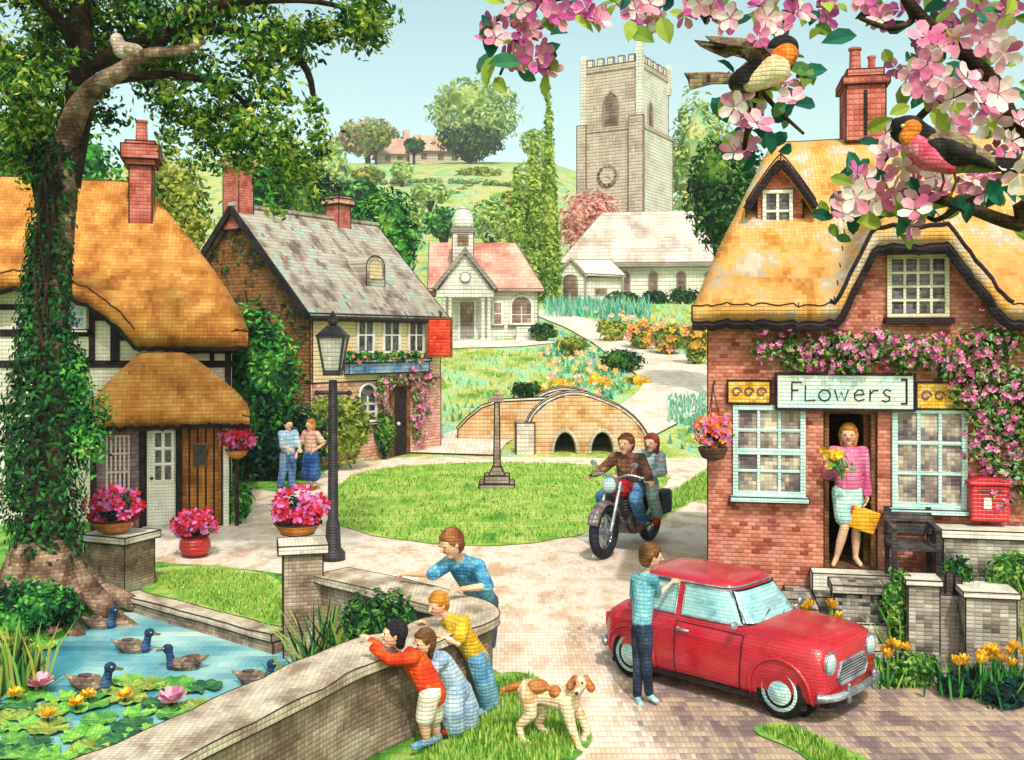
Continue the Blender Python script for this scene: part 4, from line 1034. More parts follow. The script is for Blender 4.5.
bb.build('backrest', m_greydark, t, bevel=.006)
for sx in (-1, 1):
    MB().bar((sx*(hw-.03), -.2, 0), (sx*(hw-.03), -.2, .62), .05).build('leg', m_greydark, t); MB().bar((sx*(hw-.03), .25, 0), (sx*(hw-.03), .31, .8), .05).build('leg', m_greydark, t)
    MB().box(sx*(hw-.03)-.03, sx*(hw-.03)+.03, -.25, .28, .62, .655).build('armrest', m_greydark, t, bevel=.006)
tz_ = zseat-.42
# the raised terrace the bench and plants stand on
tp = [sh.M @ V(p) for p in ((dx1+.48, -.02, 0), (dx1+.48, -.95, 0), (XR, -.95, 0), (XR, -.02, 0))]
m_terr = M('terrace paving', ['#7a7068','#a0948a','#b8aca0'], .06, .95, 4, .25)
te = MB().prismz([(p.x, p.y) for p in tp], -.2, tz_-.002); te = te.build('terrace', m_terr); te['kind'] = 'structure'
# ================================================================== little red car
m_car = M('red car paint', ['#ac1428','#bc1a2c','#c82436','#c02030'], .05, .25, 8, .08, spec=.5, gap=.4, coat=.5, bump=.25)
m_cglass = M('sky-toned car glass', ['#6fa4b4','#8fc4cc','#a8d4d6','#8cb4c4'], .05, .08, 9, .08, spec=.6, gap=.4, bump=.15)  # pale aqua paints the reflected sky into the glass colour
m_chrome = M('chrome', ['#7a8898','#a8b4c0','#d0d8dc'], .05, .2, 3, .2, metal=.6, spec=.6, bump=.2)
m_tyre = M('tyre rubber', ['#121014','#1e1a20','#2c262e'], .05, .8, 3, .2)
m_hub = M('hub cap', ['#8cc0c8','#b8dcdc','#d8ecea'], .05, .3, 4, .15, spec=.5)
m_lens = M('lamp lens', ['#9cc4cc','#c4e0e0','#e6f2f0'], .05, .1, 4, .12, spec=.6)
CA = R(-43); cs = .84
pf = G(782, 719); ctr = V(pf)-Matrix.Rotation(CA, 3, 'Z') @ V((1.0*cs, -.62*cs, 0))
t = car = thing('small_car', 'shiny red small car with round headlights, parked before the flower shop', 'car', (ctr.x, ctr.y, .012), CA, scale=cs)
ST = [(-1.5,.5,.36,.66),(-1.46,.6,.27,.76),(-1.32,.68,.19,.84),(-.95,.705,.17,.87),(-.3,.705,.17,.885),(.3,.705,.17,.89),(.62,.705,.17,.915),(.92,.7,.17,.91),(1.2,.695,.18,.895),(1.38,.68,.2,.87),(1.48,.645,.23,.82),(1.525,.58,.27,.75)]
def stat(x):
    return [lerp_tab(x, [(s[0], s[k]) for s in ST]) for k in (1, 2, 3)]
def section(x):
    w, zb, zt = stat(x); cr = .035
    return [(0,zb),(w*.7,zb),(w*.93,zb+.04),(w*.985,zb+.13),(w,(zb+zt)/2),(w*.985,zt-.16),(w*.94,zt-.07),(w*.84,zt-.01),(w*.55,zt+cr*.7),(0,zt+cr)]
xs_ = [-1.5+3.02*i/60 for i in range(61)]
m = MB(); vs = []; fs = []; K = 18
for x in xs_:
    h = section(x); vs += [(x, y, z) for y, z in h]+[(x, -y, z) for y, z in h[-2:0:-1]]
for i in range(60):
    for j in range(K): a = i*K+j; b = i*K+(j+1) % K; fs.append((a, b, b+K, a+K))
fs += [tuple(range(K))[::-1], tuple(60*K+j for j in range(K))]
m.add(vs, fs); body = m.build('body', m_car, t, smooth=True)
cut = MB()
for wx in (-1.02, 1.0):
    for s in (-1, 1): cut.tube([(wx, s*.42, .3), (wx, s*.85, .3)], .365, 28)
co = cut.build('cut', m_car)
bm_ = body.modifiers.new('b', 'BOOLEAN'); bm_.object = co; bm_.operation = 'DIFFERENCE'; bm_.solver = 'EXACT'
me = bpy.data.meshes.new_from_object(body.evaluated_get(bpy.context.evaluated_depsgraph_get())); body.modifiers.clear(); body.data = me
bpy.data.objects.remove(co)
sm = body.modifiers.new('e', 'EDGE_SPLIT'); sm.split_angle = R(40)
# cabin
def ring(z):
    u = (z-.86)/(1.3-.86)
    xr, xf, hw = -1.27+(.2)*u, .66-(.36)*u, .635-.125*u
    return (xr+xf)/2, (xf-xr)/2, hw
EX = 5.0
def se(c, e): return math.copysign(abs(c)**(2/e), c)
m = MB(); vs = []; fs = []; K = 48; zs = [.82,.9,1.0,1.1,1.2,1.27,1.305,1.33,1.345,1.352]; shr = [1,1,1,1,1,1,.985,.93,.8,.45]
for z, k in zip(zs, shr):
    cx_, hx_, hy_ = ring(min(z, 1.3)); hx_ *= k if k > .9 else k; hy_ *= k
    for j in range(K):
        a_ = 2*math.pi*j/K; vs.append((cx_+hx_*se(math.cos(a_), EX), hy_*se(math.sin(a_), EX), z))
for i in range(len(zs)-1):
    for j in range(K): a = i*K+j; b = i*K+(j+1) % K; fs.append((a, b, b+K, a+K))
fs.append(tuple((len(zs)-1)*K+j for j in range(K)))
m.add(vs, fs); m.build('roof', m_car, t, smooth=True)
MB().tube([(ring(1.29)[0]+(ring(1.29)[1]+.015)*se(math.cos(2*math.pi*j/48), EX), (ring(1.29)[2]+.015)*se(math.sin(2*math.pi*j/48), EX), 1.285) for j in range(48)], .014, 6, True).build('roof_gutter', m_chrome, t, smooth=True)
def sidep(x, z, s, off):
    cx_, hx_, hy_ = ring(z); xn = max(-.999, min(.999, (x-cx_)/hx_)); return V((x, s*(hy_*(1-abs(xn)**EX)**(1/EX)+off), z))
def endp(y, z, f, off):
    cx_, hx_, hy_ = ring(z); yn = max(-.999, min(.999, y/hy_)); return V((cx_+f*(hx_*(1-abs(yn)**EX)**(1/EX)+off), y, z))
def patch(fn, corners, nm, mat, tt, nu=10, nv=5, rim=True, rimm=None, off=.012, rr=.013):
    """curved panel through four corner parameters (a0,b0)(a1,b0)(a1,b1)(a0,b1), with its own rubber or chrome rim"""
    m = MB(); vs = []; fs = []
    (a0, b0), (a1, b1), (a2, b2), (a3, b3) = corners
    for o in (off, -.02):
        for j in range(nv+1):
            v = j/nv
            for i in range(nu+1):
                u = i/nu; p_ = (a0+(a1-a0)*u)*(1-v)+(a3+(a2-a3)*u)*v; q_ = (b0+(b1-b0)*u)*(1-v)+(b3+(b2-b3)*u)*v
                vs.append(fn(p_, q_, o))
    W_ = nu+1; O_ = W_*(nv+1)
    for j in range(nv):
        for i in range(nu): a = j*W_+i; fs += [(a, a+1, a+W_+1, a+W_), (O_+a+W_, O_+a+W_+1, O_+a+1, O_+a)]
    loop = [i for i in range(W_)]+[j*W_+nu for j in range(1, nv+1)]+[nv*W_+i for i in range(nu-1, -1, -1)]+[j*W_ for j in range(nv-1, 0, -1)]
    for a, b in zip(loop, loop[1:]+loop[:1]): fs.append((a, b, O_+b, O_+a))
    m.add(vs, fs); o = m.build(nm, mat, tt, smooth=False)
    if rim: MB().tube([vs[i] for i in loop], rr, 6, True).build('rim', rimm or m_chrome, o)
    return o
for s in (-1, 1):
    f = lambda a, b, o, s=s: sidep(a, b, s, o)
    patch(f, [(-.30,.91),(.52,.91),(.25,1.25),(-.30,1.25)], 'side_window', m_cglass, t)
    patch(f, [(-1.06,.91),(-.40,.91),(-.40,1.25),(-.95,1.25)], 'side_window', m_cglass, t)
patch(lambda a, b, o: endp(a, b, 1, o), [(-.56,.92),(.56,.92),(.45,1.25),(-.45,1.25)], 'windscreen', m_cglass, t, 28, 10, rimm=m_tyre, off=.022)
patch(lambda a, b, o: endp(a, b, -1, o), [(-.46,.95),(.46,.95),(.38,1.22),(-.38,1.22)], 'rear_window', m_cglass, t, rimm=m_tyre)
wp_ = MB()
for y0 in (-.38, .08): wp_.tube([endp(y0, .925, 1, .02), endp(y0+.3, 1.02, 1, .022)], .008, 5)
wp_.build('wiper', m_tyre, t)
def ysec(x, z):
    h = section(x); h = [(b, a) for a, b in h[1:8]]
    return lerp_tab(z, h)
for s in (-1, 1):
    d = patch(lambda a, b, o, s=s: V((a, s*(ysec(a, b)+o), b)), [(-.36,.22),(.5,.22),(.55,.83),(-.36,.83)], 'door', m_car, t, 12, 10, True, m_tyre, .007, .007)
    MB().tube([(-.3, s*.735, .76), (-.14, s*.735, .76)], .016, 6).ball((-.3, s*.72, .76), .025).build('handle', m_chrome, d, smooth=True)
    MB().tube([(.46, s*.66, .88), (.5, s*.76, .93)], .01, 6).ball((.5, s*.79, .95), (.03, .07, .055)).build('wing_mirror', m_chrome, t, smooth=True)
    MB().box(-1.3, 1.3, s*.655-.02, s*.655+.02, .16, .2).build('sill', m_dark, t)
def wheel(wx, s):
    w = MB().lathe([(.19,-.085),(.27,-.09),(.298,-.06),(.302,0),(.298,.06),(.27,.09),(.19,.085)], n=32)
    rot = Matrix.Rotation(R(90), 3, 'X'); w.v = [rot @ p+V((wx, s*.6, .302)) for p in w.v]
    o = w.build('wheel', m_tyre, t, smooth=True)
    h = MB().lathe([(.225,.07),(.215,.095),(.16,.08),(.1,.1),(.05,.125),(.0,.128)], n=28)
    h.v = [V((p.x, -p.z*(-s), p.y)) +V((wx, s*.6, .302)) for p in h.v]; h.build('hub_cap', m_hub, o, smooth=True)
    pts = [V((wx+.365*math.cos(R(a)), s*(ysec(wx+.365*math.cos(R(a)), max(.22, .3+.365*math.sin(R(a))))+.012), .3+.365*math.sin(R(a)))) for a in range(-14, 195, 9)]
    MB().tube(pts, .022, 6).build('wheel_arch', m_tyre if False else m_car, t, smooth=True)
    wl_ = MB().tube([(wx, s*.40, .3), (wx, s*.43, .3)], .35, 20); wl_.build('wheel_well', m_tyre, t)
for wx in (-1.02, 1.0):
    for s in (-1, 1): wheel(wx, s)
for s in (-1, 1):
    hd = MB().lathe([(.0,.0),(.115,0),(.13,.04),(.122,.09),(.105,.098)], n=24); hd.v = [V((1.42+p.z, s*.5+p.x*1.05, .675+p.y*1.05)) for p in hd.v]
    h = hd.build('headlight', m_car, t, smooth=True)
    MB().tube([(1.512, s*.5+.116*math.cos(R(a)), .675+.116*math.sin(R(a))) for a in range(0, 360, 15)], .016, 6, True).build('lamp_ring', m_chrome, h, smooth=True)
    MB().ball((1.505, s*.5, .675), (.045, .112, .112), nu=20).build('lens', m_lens, h, smooth=True)
    MB().ball((1.49, s*.5, .46), (.03, .035, .035)).build('indicator', m_terra, t, smooth=True)
    MB().box(-1.5, -1.44, s*.52-.05, s*.52+.05, .55, .72).build('tail_light', m_red, t, bevel=.015)
hexg = [(-.3,.405),(.3,.405),(.37,.5),(.29,.64),(-.29,.64),(-.37,.5)]
gr = MB().add([(1.44,y,z) for y,z in hexg]+[(1.522,y,z) for y,z in hexg], [(5,4,3,2,1,0),(6,7,8,9,10,11)]+[(i,(i+1)%6,6+(i+1)%6,6+i) for i in range(6)]).build('grille', m_greydark, t)
sl = MB()
for k in range(7):
    z = .43+.03*k; w = .36-.25*abs(z-.5) if z > .5 else .3+.7*(z-.405); sl.tube([(1.53, -w, z), (1.53, w, z)], .009, 5)
sl.tube([(1.525,y,z) for y,z in hexg], .02, 6, True); sl.build('grille_bars', m_chrome, gr)
bp_ = [(1.44,-.68,.33),(1.54,-.6,.33),(1.6,-.4,.33),(1.62,0,.33),(1.6,.4,.33),(1.54,.6,.33),(1.44,.68,.33)]
def bump(pts, nm):
    m = MB(); c = catmull(pts, 5, False); vs = []; fs = []
    m.tube(c, .045, 8); o = m.build(nm, m_chrome, t, smooth=True)
    return o
b = bump(bp_, 'bumper')
for y in (-.32, .32): MB().cap((1.635, y, .26), (1.635, y, .43), .03, .025).build('overrider', m_chrome, b, smooth=True)
bump([(-1.42,-.66,.36),(-1.54,-.5,.36),(-1.58,0,.36),(-1.54,.5,.36),(-1.42,.66,.36)], 'bumper')
MB().box(1.38, 1.5, -.5, .5, .17, .28).build('valance', m_dark, t, bevel=.02)
MB().tube([(.93, 0, .925), (1.2, 0, .885), (1.46, 0, .74)], .012, 6).build('bonnet_trim', m_chrome, t, smooth=True)

# ================================================================== motorcycle
m_eng = M('engine metal', ['#4a4246','#7a7074','#a89c98'], .085, .4, 3, .3, metal=.3)
m_bt = M('black tyre', ['#121218','#22222e','#343648'], .085, .7, 3, .25)
m_navy = M('navy leather', ['#1c2038','#2a3050','#3c4468'], .085, .6, 3, .2)
m_tank = M('red tank', ['#a01420','#c81c26','#de3a3e'], .085, .35, 3, .15, spec=.5)
f_ = G(604, 559); r_ = G(652, 533); hd_ = math.atan2(f_.y-r_.y, f_.x-r_.x); bs_ = 1.22
hd_ = R(-122)
mc = f_-V((math.cos(hd_), math.sin(hd_), 0))*(.72*bs_)
t = bike = thing('motorcycle', 'big black motorcycle with a red tank, carrying two riders past the green', 'motorcycle', (mc.x, mc.y, .008), hd_, scale=bs_)
for wx, wr in ((.72, .36), (-.72, .33)):
    w = MB().tube([(wx+(wr-.065)*math.cos(R(a)), 0, wr+(wr-.065)*math.sin(R(a))) for a in range(0, 360, 10)], .066, 10, True).build('wheel', m_bt, t, smooth=True)
    rm = MB().tube([(wx+(wr-.115)*math.cos(R(a)), 0, wr+(wr-.115)*math.sin(R(a))) for a in range(0, 360, 12)], .018, 6, True).tube([(wx, -.08, wr), (wx, .08, wr)], .05, 12)
    rm.tube([(wx, .05, wr), (wx, .06, wr)], .12, 18)
    rm.build('rim', m_chrome, w)
    sp = MB()
    for a in range(0, 360, 24): sp.tube([(wx+.04*math.cos(R(a)), .02*(-1)**(a//24), wr+.04*math.sin(R(a))), (wx+(wr-.11)*math.cos(R(a+14)), 0, wr+(wr-.11)*math.sin(R(a+14)))], .006, 4)
    sp.build('spokes', m_chrome, w)
    fd = MB(); vs = []; fs = []; aa = list(range(20, 175, 8)) if wx > 0 else list(range(10, 150, 8))
    for a in aa:
        for y, dr in ((-.085, -.03), (-.06, .012), (0, .028), (.06, .012), (.085, -.03)):
            vs.append((wx+(wr+.02+dr)*math.cos(R(a)), y, wr+(wr+.02+dr)*math.sin(R(a))))
    for i in range(len(aa)-1):
        for j in range(4): a = i*5+j; fs.append((a, a+1, a+6, a+5))
    fd.add(vs, fs); fo = fd.build('mudguard', m_navy if wx < 0 else m_eng, t, smooth=True); so = fo.modifiers.new('s', 'SOLIDIFY'); so.thickness = .008
fk = MB()
for s in (-1, 1): fk.tube([(.72, s*.1, .36), (.42, s*.1, .98)], .026, 8)
fk.box(.4, .47, -.13, .13, .86, .9); fk.build('fork', m_chrome, t)
hb = MB().tube(catmull([V((.3,-.4,1.03)), V((.4,-.2,1.08)), V((.42,0,1.02)), V((.4,.2,1.08)), V((.3,.4,1.03))], 5, False), .016, 8)
hb = hb.build('handlebar', m_chrome, t, smooth=True)
for s in (-1, 1): MB().tube([(.3, s*.4, 1.03), (.22, s*.48, 1.0)], .022, 8).build('grip', m_black, hb); MB().tube([(.4, s*.22, 1.07), (.42, s*.3, 1.2)], .008, 5).ball((.42, s*.31, 1.22), (.02, .05, .04)).build('mirror', m_chrome, hb)
h = MB().ball((.52, 0, .95), (.1, .12, .12)).build('headlight', m_chrome, t, smooth=True); MB().ball((.575, 0, .95), (.055, .105, .105)).build('lens', m_lens, h, smooth=True)
MB().cap((.3, 0, .86), (-.02, 0, .8), .14, .11).ball((.2, 0, .87), (.2, .17, .12)).build('fuel_tank', m_tank, t, fuse=.016)
MB().cap((-.05, 0, .79), (-.75, 0, .83), .1, .1).box(-.7, -.1, -.1, .1, .72, .8).build('seat', m_navy, t, fuse=.016)
fr = MB()
for s in (-1, 1): fr.tube(catmull([V((.42, s*.04, .92)), V((.3, s*.1, .5)), V((.15, s*.13, .27)), V((-.3, s*.13, .27)), V((-.72, s*.1, .33))], 5, False), .02, 6).tube([(-.72, s*.1, .33), (-.55, s*.12, .75)], .022, 6).tube([(.4, 0, .9), (-.5, s*.08, .72)], .018, 6)
fr.build('frame', m_black, t)
en = MB().tube([(.05, -.15, .4), (.05, .15, .4)], .17, 16).box(-.28, .0, -.11, .11, .3, .52).bar((.08, 0, .5), (.17, 0, .74), .16, .14)
for k in range(6): en.box(.0+.016*k, .22+.016*k, -.12, .12, .5+.04*k, .515+.04*k)
en.build('engine', m_eng, t, bevel=.008)
MB().tube(catmull([V((.2,-.14,.6)), V((.32,-.17,.42)), V((.1,-.18,.24)), V((-.3,-.19,.24)), V((-.85,-.2,.3))], 5, False), [.03]*13+[.045]*8, 8).build('exhaust', m_chrome, t, smooth=True)
for s in (-1, 1): MB().box(-.85, -.42, s*.13 if s > 0 else -.31, .31 if s > 0 else -.13, .42, .76).build('pannier', m_navy, t, bevel=.04)
MB().box(-1.02, -.96, -.06, .06, .58, .66).build('tail_light', m_red, t, bevel=.01)
MB().tube([(.08,-.3,.33),(.08,.3,.33)], .02, 6).tube([(-.35,-.28,.36),(-.35,.28,.36)], .018, 6).build('footpeg', m_black, t)
# ================================================================== people
def hair_m(n, c): return M('hair '+n, c, .045, .8, 3, .3)
h_black = hair_m('black', ['#14121a','#221e28','#342e38']); h_brown = hair_m('brown', ['#4a3020','#6a4628','#8a6238']); h_ging = hair_m('ginger', ['#a8641e','#c8842e','#dca24c']); h_fair = hair_m('fair', ['#b88438','#d2a458','#e4c07c'])
m_eye = M('eye', ['#201814','#30241e'], .02, .3, 3, .1); m_lip = M('lips', ['#a8584c','#bc6c5e'], .03, .6, 3, .1)
def cloth(n, c, cell=.048): return M(n, c, cell, .9, 4, .2, gap=.45)
def person(label, loc, rz, Hh, J=None, top=None, bottom=None, hair=None, shoes=None, look=(0, -1, 0), headk=1.0, vox=.011, scale=1, group=None, fat=1.0, socks=None):
    """one fused body with fingers and a face; clothes, hair and shoes are its children. Local facing is -y, left side is +x"""
    t = thing('person', label, 'person', loc, rz, group, scale)
    D = dict(head=(0,-.012,.93), neck=(0,0,.835), chest=(0,0,.73), waist=(0,.0,.62), pelvis=(0,.005,.53), sh=(.105,0,.805), el=(.135,.01,.64), ha=(.14,-.03,.50), hip=(.05,0,.515), kn=(.055,-.012,.285), an=(.055,.012,.05), toe=(.068,-.075,.02))
    q = {}
    for k, v in D.items():
        v = V(v)*Hh
        if k in ('sh', 'el', 'ha', 'hip', 'kn', 'an', 'toe'):
            q[k+'L'] = v; q[k+'R'] = V((-v.x, v.y, v.z))
        else: q[k] = v
    for k, v in (J or {}).items(): q[k] = V(v)
    h = Hh*fat
    b = MB(); c_ = b.cap
    hr = .067*Hh*headk; f = V(look).normalized(); up = V((0, 0, 1)); up = (up-f*up.dot(f)).normalized(); sd = f.cross(up)
    RM = Matrix((sd, f, up)).transposed()
    hc = q['head']
    b.ball(hc, (hr*.78, hr*.88, hr*1.02), RM, 16, 12); b.cap(hc-up*hr*.4+f*hr*.2, hc-up*hr*.78+f*hr*.34, hr*.55, hr*.36)
    b.cap(hc+f*hr*.82+up*hr*.02, hc+f*hr*1.03-up*hr*.16, hr*.1, hr*.15)
    for s in (-1, 1): b.ball(hc+sd*s*hr*.8-up*hr*.02, (hr*.1, hr*.2, hr*.26), RM, 8, 6); b.ball(hc+f*hr*.74+sd*s*hr*.3+up*hr*.12, hr*.15, None, 8, 6)
    c_(q['neck']-(hc-q['neck'])*.2, hc-up*hr*.4, .034*h, .031*h)
    c_(q['chest'], q['neck'], .075*h, .04*h); c_(q['waist'], q['chest'], .066*h, .078*h); c_(q['pelvis'], q['waist'], .072*h, .064*h)
    for s in 'LR':
        c_(q['chest']+(q['neck']-q['chest'])*.55, q['sh'+s], .05*h, .038*h); c_(q['chest']+(q['sh'+s]-q['chest'])*.35, q['waist']+(q['hip'+s]-q['pelvis'])*.5, .06*h, .055*h)
        c_(q['sh'+s], q['el'+s], .034*h, .026*h); c_(q['el'+s], q['ha'+s], .026*h, .017*h)
        c_(q['pelvis'], q['hip'+s], .07*h, .062*h); c_(q['hip'+s], q['kn'+s], .06*h, .037*h); c_(q['kn'+s], q['kn'+s]*.5+q['an'+s]*.5, .038*h, .037*h); c_(q['kn'+s]*.5+q['an'+s]*.5, q['an'+s], .036*h, .022*h)
        c_(q['an'+s], q['toe'+s], .024*h, .019*h); c_(q['an'+s], q['an'+s]-(q['toe'+s]-q['an'+s]).normalized()*.02*h-V((0, 0, .015*h)), .022*h, .02*h)
        d = (q['ha'+s]-q['el'+s]).normalized(); px_ = d.cross(V((0, 0, 1))); 
        if px_.length < .3: px_ = d.cross(V((0, 1, 0)))
        if abs(d.z) > .75: px_ = V((0, -1, 0))-d*(-d.y)
        px_.normalize(); nn = d.cross(px_).normalized(); ha = q['ha'+s]; bend = nn if nn.z < 0 else -nn
        if abs(d.z) > .75: bend = V((1 if s == 'R' else -1, 0, 0))
        L_ = .1*Hh
        for k in (-1, -.3, .3, 1): c_(ha, ha+d*L_*.48+px_*k*.016*Hh, .013*h, .0105*h)
        for k, ln in ((-1, .40), (-.33, .48), (.33, .52), (1, .46)):
            a0 = ha+d*L_*.48+px_*k*.019*Hh; a1 = a0+(d*.8+bend*.3)*L_*ln*.55; a2 = a1+(d*.5+bend*.75)*L_*ln*.5
            c_(a0, a1, .0078*Hh, .007*Hh, 6); c_(a1, a2, .007*Hh, .006*Hh, 6)
        th_ = ha+d*L_*.16+px_*.02*Hh; t1 = th_+(px_*.8+d*.6)*L_*.26; c_(th_, t1, .0095*Hh, .0082*Hh, 6); c_(t1, t1+(d*.85+bend*.3)*L_*.24, .0082*Hh, .007*Hh, 6)
    body = b.build('body', m_skin, t, fuse=vox*.85, fsm=3)
    for s in (-1, 1): MB().ball(hc+f*hr*.83+sd*s*hr*.3+up*hr*.1, (hr*.1, hr*.06, hr*.075), RM, 8, 6).build('eye', m_eye, t, smooth=True)
    MB().ball(hc+f*hr*.80-up*hr*.42, (hr*.22, hr*.06, hr*.06), RM, 8, 6).build('mouth', m_lip, t, smooth=True)
    if hair:
        hm, style = hair; m = MB()
        m.ball(hc-f*hr*.2+up*hr*.22, (hr*.93, hr*.95, hr*.98), RM, 16, 12); m.ball(hc-f*hr*.38-up*hr*.18, (hr*.84, hr*.66, hr*.85), RM, 14, 10); m.ball(hc+f*hr*.38+up*hr*.66, (hr*.6, hr*.42, hr*.3), RM, 12, 8)
        for k in range(9):
            a_ = k*.7; dd = -f*math.cos(a_)*.5+sd*math.sin(a_)*.75+up*.35*math.cos(k*2.1); m.ball(hc+dd*hr*.95-f*hr*.15+up*hr*.15, hr*.3, None, 8, 6)
        if style == 'long':
            for s in (-1, 1): m.cap(hc-f*hr*.2+sd*s*hr*.68, hc-f*hr*.3+sd*s*hr*.6-V((0, 0, hr*1.15)), hr*.34, hr*.22)
            m.cap(hc-f*hr*.5, hc-f*hr*.55-V((0, 0, hr*1.3)), hr*.6, hr*.4)
        if style == 'curly':
            for k in range(14):
                a_ = k*.45; m.ball(hc+(-f*.45+sd*math.cos(a_)*.85+up*math.sin(a_)*.85)*hr*1.05, hr*.36, None, 8, 6)
        m.build('hair', hm, t, fuse=vox, fsm=2)
    if top:
        tm, sl = top[:2]; hem = top[2] if len(top) > 2 else .35; g = .013*Hh; m = MB(); c_ = m.cap
        c_(q['chest'], q['chest']+(q['neck']-q['chest'])*.75, .075*h+g, .045*h+g); c_(q['waist'], q['chest'], .068*h+g, .078*h+g); c_(q['waist']+(q['pelvis']-q['waist'])*hem*2, q['waist'], .074*h+g, .068*h+g)
        for s in 'LR':
            c_(q['chest']+(q['neck']-q['chest'])*.5, q['sh'+s], .05*h+g, .038*h+g); c_(q['chest']+(q['sh'+s]-q['chest'])*.35, q['waist']+(q['hip'+s]-q['pelvis'])*.6+(q['pelvis']-q['waist'])*hem*1.6, .06*h+g, .058*h+g)
            e = q['el'+s]
            if sl == 'long': c_(q['sh'+s], e, .036*h+g, .03*h+g); c_(e, e+(q['ha'+s]-e)*.88, .03*h+g, .022*h+g)
            elif sl == 'short': c_(q['sh'+s], q['sh'+s]+(e-q['sh'+s])*.72, .036*h+g, .036*h+g*1.2)
            elif sl == 'mid': c_(q['sh'+s], e, .036*h+g, .032*h+g)
        m.build('top', tm, t, fuse=vox, fsm=5)
    if bottom:
        kind, bm_ = bottom[:2]; g = .011*Hh; m = MB(); c_ = m.cap
        wz = q['pelvis']+(q['waist']-q['pelvis'])*.45
        if kind == 'skirt':
            ln = bottom[2]; fl = bottom[3]
            for s in 'LR':
                e = q['kn'+s] if ln <= 1 else q['an'+s]
                tgt = q['hip'+s]+(q['kn'+s]-q['hip'+s])*min(ln, 1)
                if ln > 1: tgt = q['kn'+s]+(q['an'+s]-q['kn'+s])*(ln-1)
                c_(q['hip'+s], tgt, .066*h+g, fl*h)
                c_(q['pelvis'], tgt*.5+q['pelvis']*.5, .08*h, fl*h*.95)
            tg = (q['knL']+q['knR'])*.5 if ln > .8 else q['pelvis']; c_(q['pelvis'], q['pelvis']+(tg-q['pelvis'])*.8, .085*h, fl*h*.9)
            c_(wz, q['pelvis'], .068*h+g, .08*h+g)
        else:
            c_(wz, q['pelvis'], .068*h+g, .074*h+g)
            for s in 'LR':
                c_(q['pelvis'], q['hip'+s], .072*h+g, .064*h+g)
                if kind == 'shorts': c_(q['hip'+s], q['hip'+s]+(q['kn'+s]-q['hip'+s])*.8, .062*h+g, .055*h+g)
                else:
                    wide = bottom[2] if len(bottom) > 2 else 1
                    c_(q['hip'+s], q['kn'+s], .062*h+g, .042*h*wide+g); c_(q['kn'+s], q['kn'+s]+(q['an'+s]-q['kn'+s])*.9, .042*h*wide+g, .034*h*wide+g)
        m.build('trousers' if kind != 'skirt' else 'skirt', bm_, t, fuse=vox, fsm=5)
    if shoes:
        for s in 'LR':
            a_, o_ = q['an'+s], q['toe'+s]; d = (o_-a_); d = d.normalized()
            m = MB().cap(a_-V((0, 0, .005*Hh))-d*.012*Hh, o_+d*.01*Hh, .031*h, .027*h); m.build('shoe', shoes, t, fuse=vox*.8, fsm=3)
    return t
def PJ(loc, d): return {k: P(*v)-V(loc) for k, v in d.items()}

# woman in the shop doorway
w0 = sh.M @ V((sh.hx(848, .1), .1, fl+.002)); WH = 1.66
person('person in a pink jumper and pale aqua skirt standing in the shop doorway', w0, R(-4), WH,
    J=dict(elR=(-.27,-.12,1.08), haR=(-.17,-.32,1.16), elL=(.24,.0,1.05), haL=(.19,-.1,.83), knR=(-.07,-.12,.47), anR=(-.14,-.02,.085), toeR=(-.2,-.13,.03)),
    top=(cloth('pink jumper', ['#c04c80','#d8709c','#e890b4'], .062), 'long', .55), bottom=('skirt', cloth('pale aqua skirt', ['#8cbcbc','#b0d8d4','#cce6e0'], .062), .72, .075), hair=(h_ging, 'long'), look=(-.25, -1, -.08), headk=1.05, vox=.012, fat=.86)
hp = w0+Matrix.Rotation(R(-4), 3, 'Z') @ V((-.17,-.40,1.17))
t = thing('flower_bouquet', 'bunch of yellow flowers with green leaves held by the person in the shop doorway', 'bouquet', hp)
l_bou = L('bouquet yellow', ['#d8a020','#ecc43c','#f0dc70'], 8); l_bouL = L('bouquet leaves', ['#2c6a3c','#4c9a4c','#8cc860'], 8)
m = MB()
for k in range(9): a_ = k*2.4; m.tube([(0, 0, -.12), (.03*math.cos(a_), .03*math.sin(a_), .0), (-.09+.08*math.cos(a_), -.04+.06*math.sin(a_), .15)], .006, 5)
for k in range(40): m.leaf((random.gauss(-.03, .06), random.gauss(-.02, .05), random.gauss(.05, .07)), .085)
m.build('stems', l_bouL, t)
m = MB()
for k in range(16): m.petals((-.1+random.gauss(0, .055), -.05+random.gauss(0, .05), .16+random.gauss(0, .05)), V((random.gauss(-.3, .5), -1, random.gauss(.4, .4))), .052, 6)
m.build('flowers', l_bou, t)
hp = w0+Matrix.Rotation(R(-4), 3, 'Z') @ V((.2,-.13,.72))
t = thing('shopping_bag', 'orange shopping bag with a red edge, held in the shop doorway', 'bag', hp, R(-12))
m_bag = cloth('orange bag', ['#d08818','#e8a828','#f0bc48'], .062)
m = MB(); rb_ = Matrix.Rotation(R(18), 3, 'Y'); mm = MB().hexa([(-.15,-.05,-.3),(.15,-.05,-.3),(.15,.05,-.3),(-.15,.05,-.3)], [(-.16,-.045,-.04),(.16,-.045,-.04),(.16,.045,-.04),(-.16,.045,-.04)]); mm.v = [rb_ @ p for p in mm.v]; mm.build('body', m_bag, t, bevel=.015)
mm = MB().box(-.175,-.15,-.052,.052,-.3,-.05); mm.v = [rb_ @ p for p in mm.v]; mm.build('side_panel', m_red, t, bevel=.006)
MB().tube(catmull([V((-.08,0,-.05)), V((-.05,0,.03)), V((0,0,.05)), V((.05,0,.02)), V((.06,0,-.07))], 5, False), .008, 6).build('handle', m_wood, t)

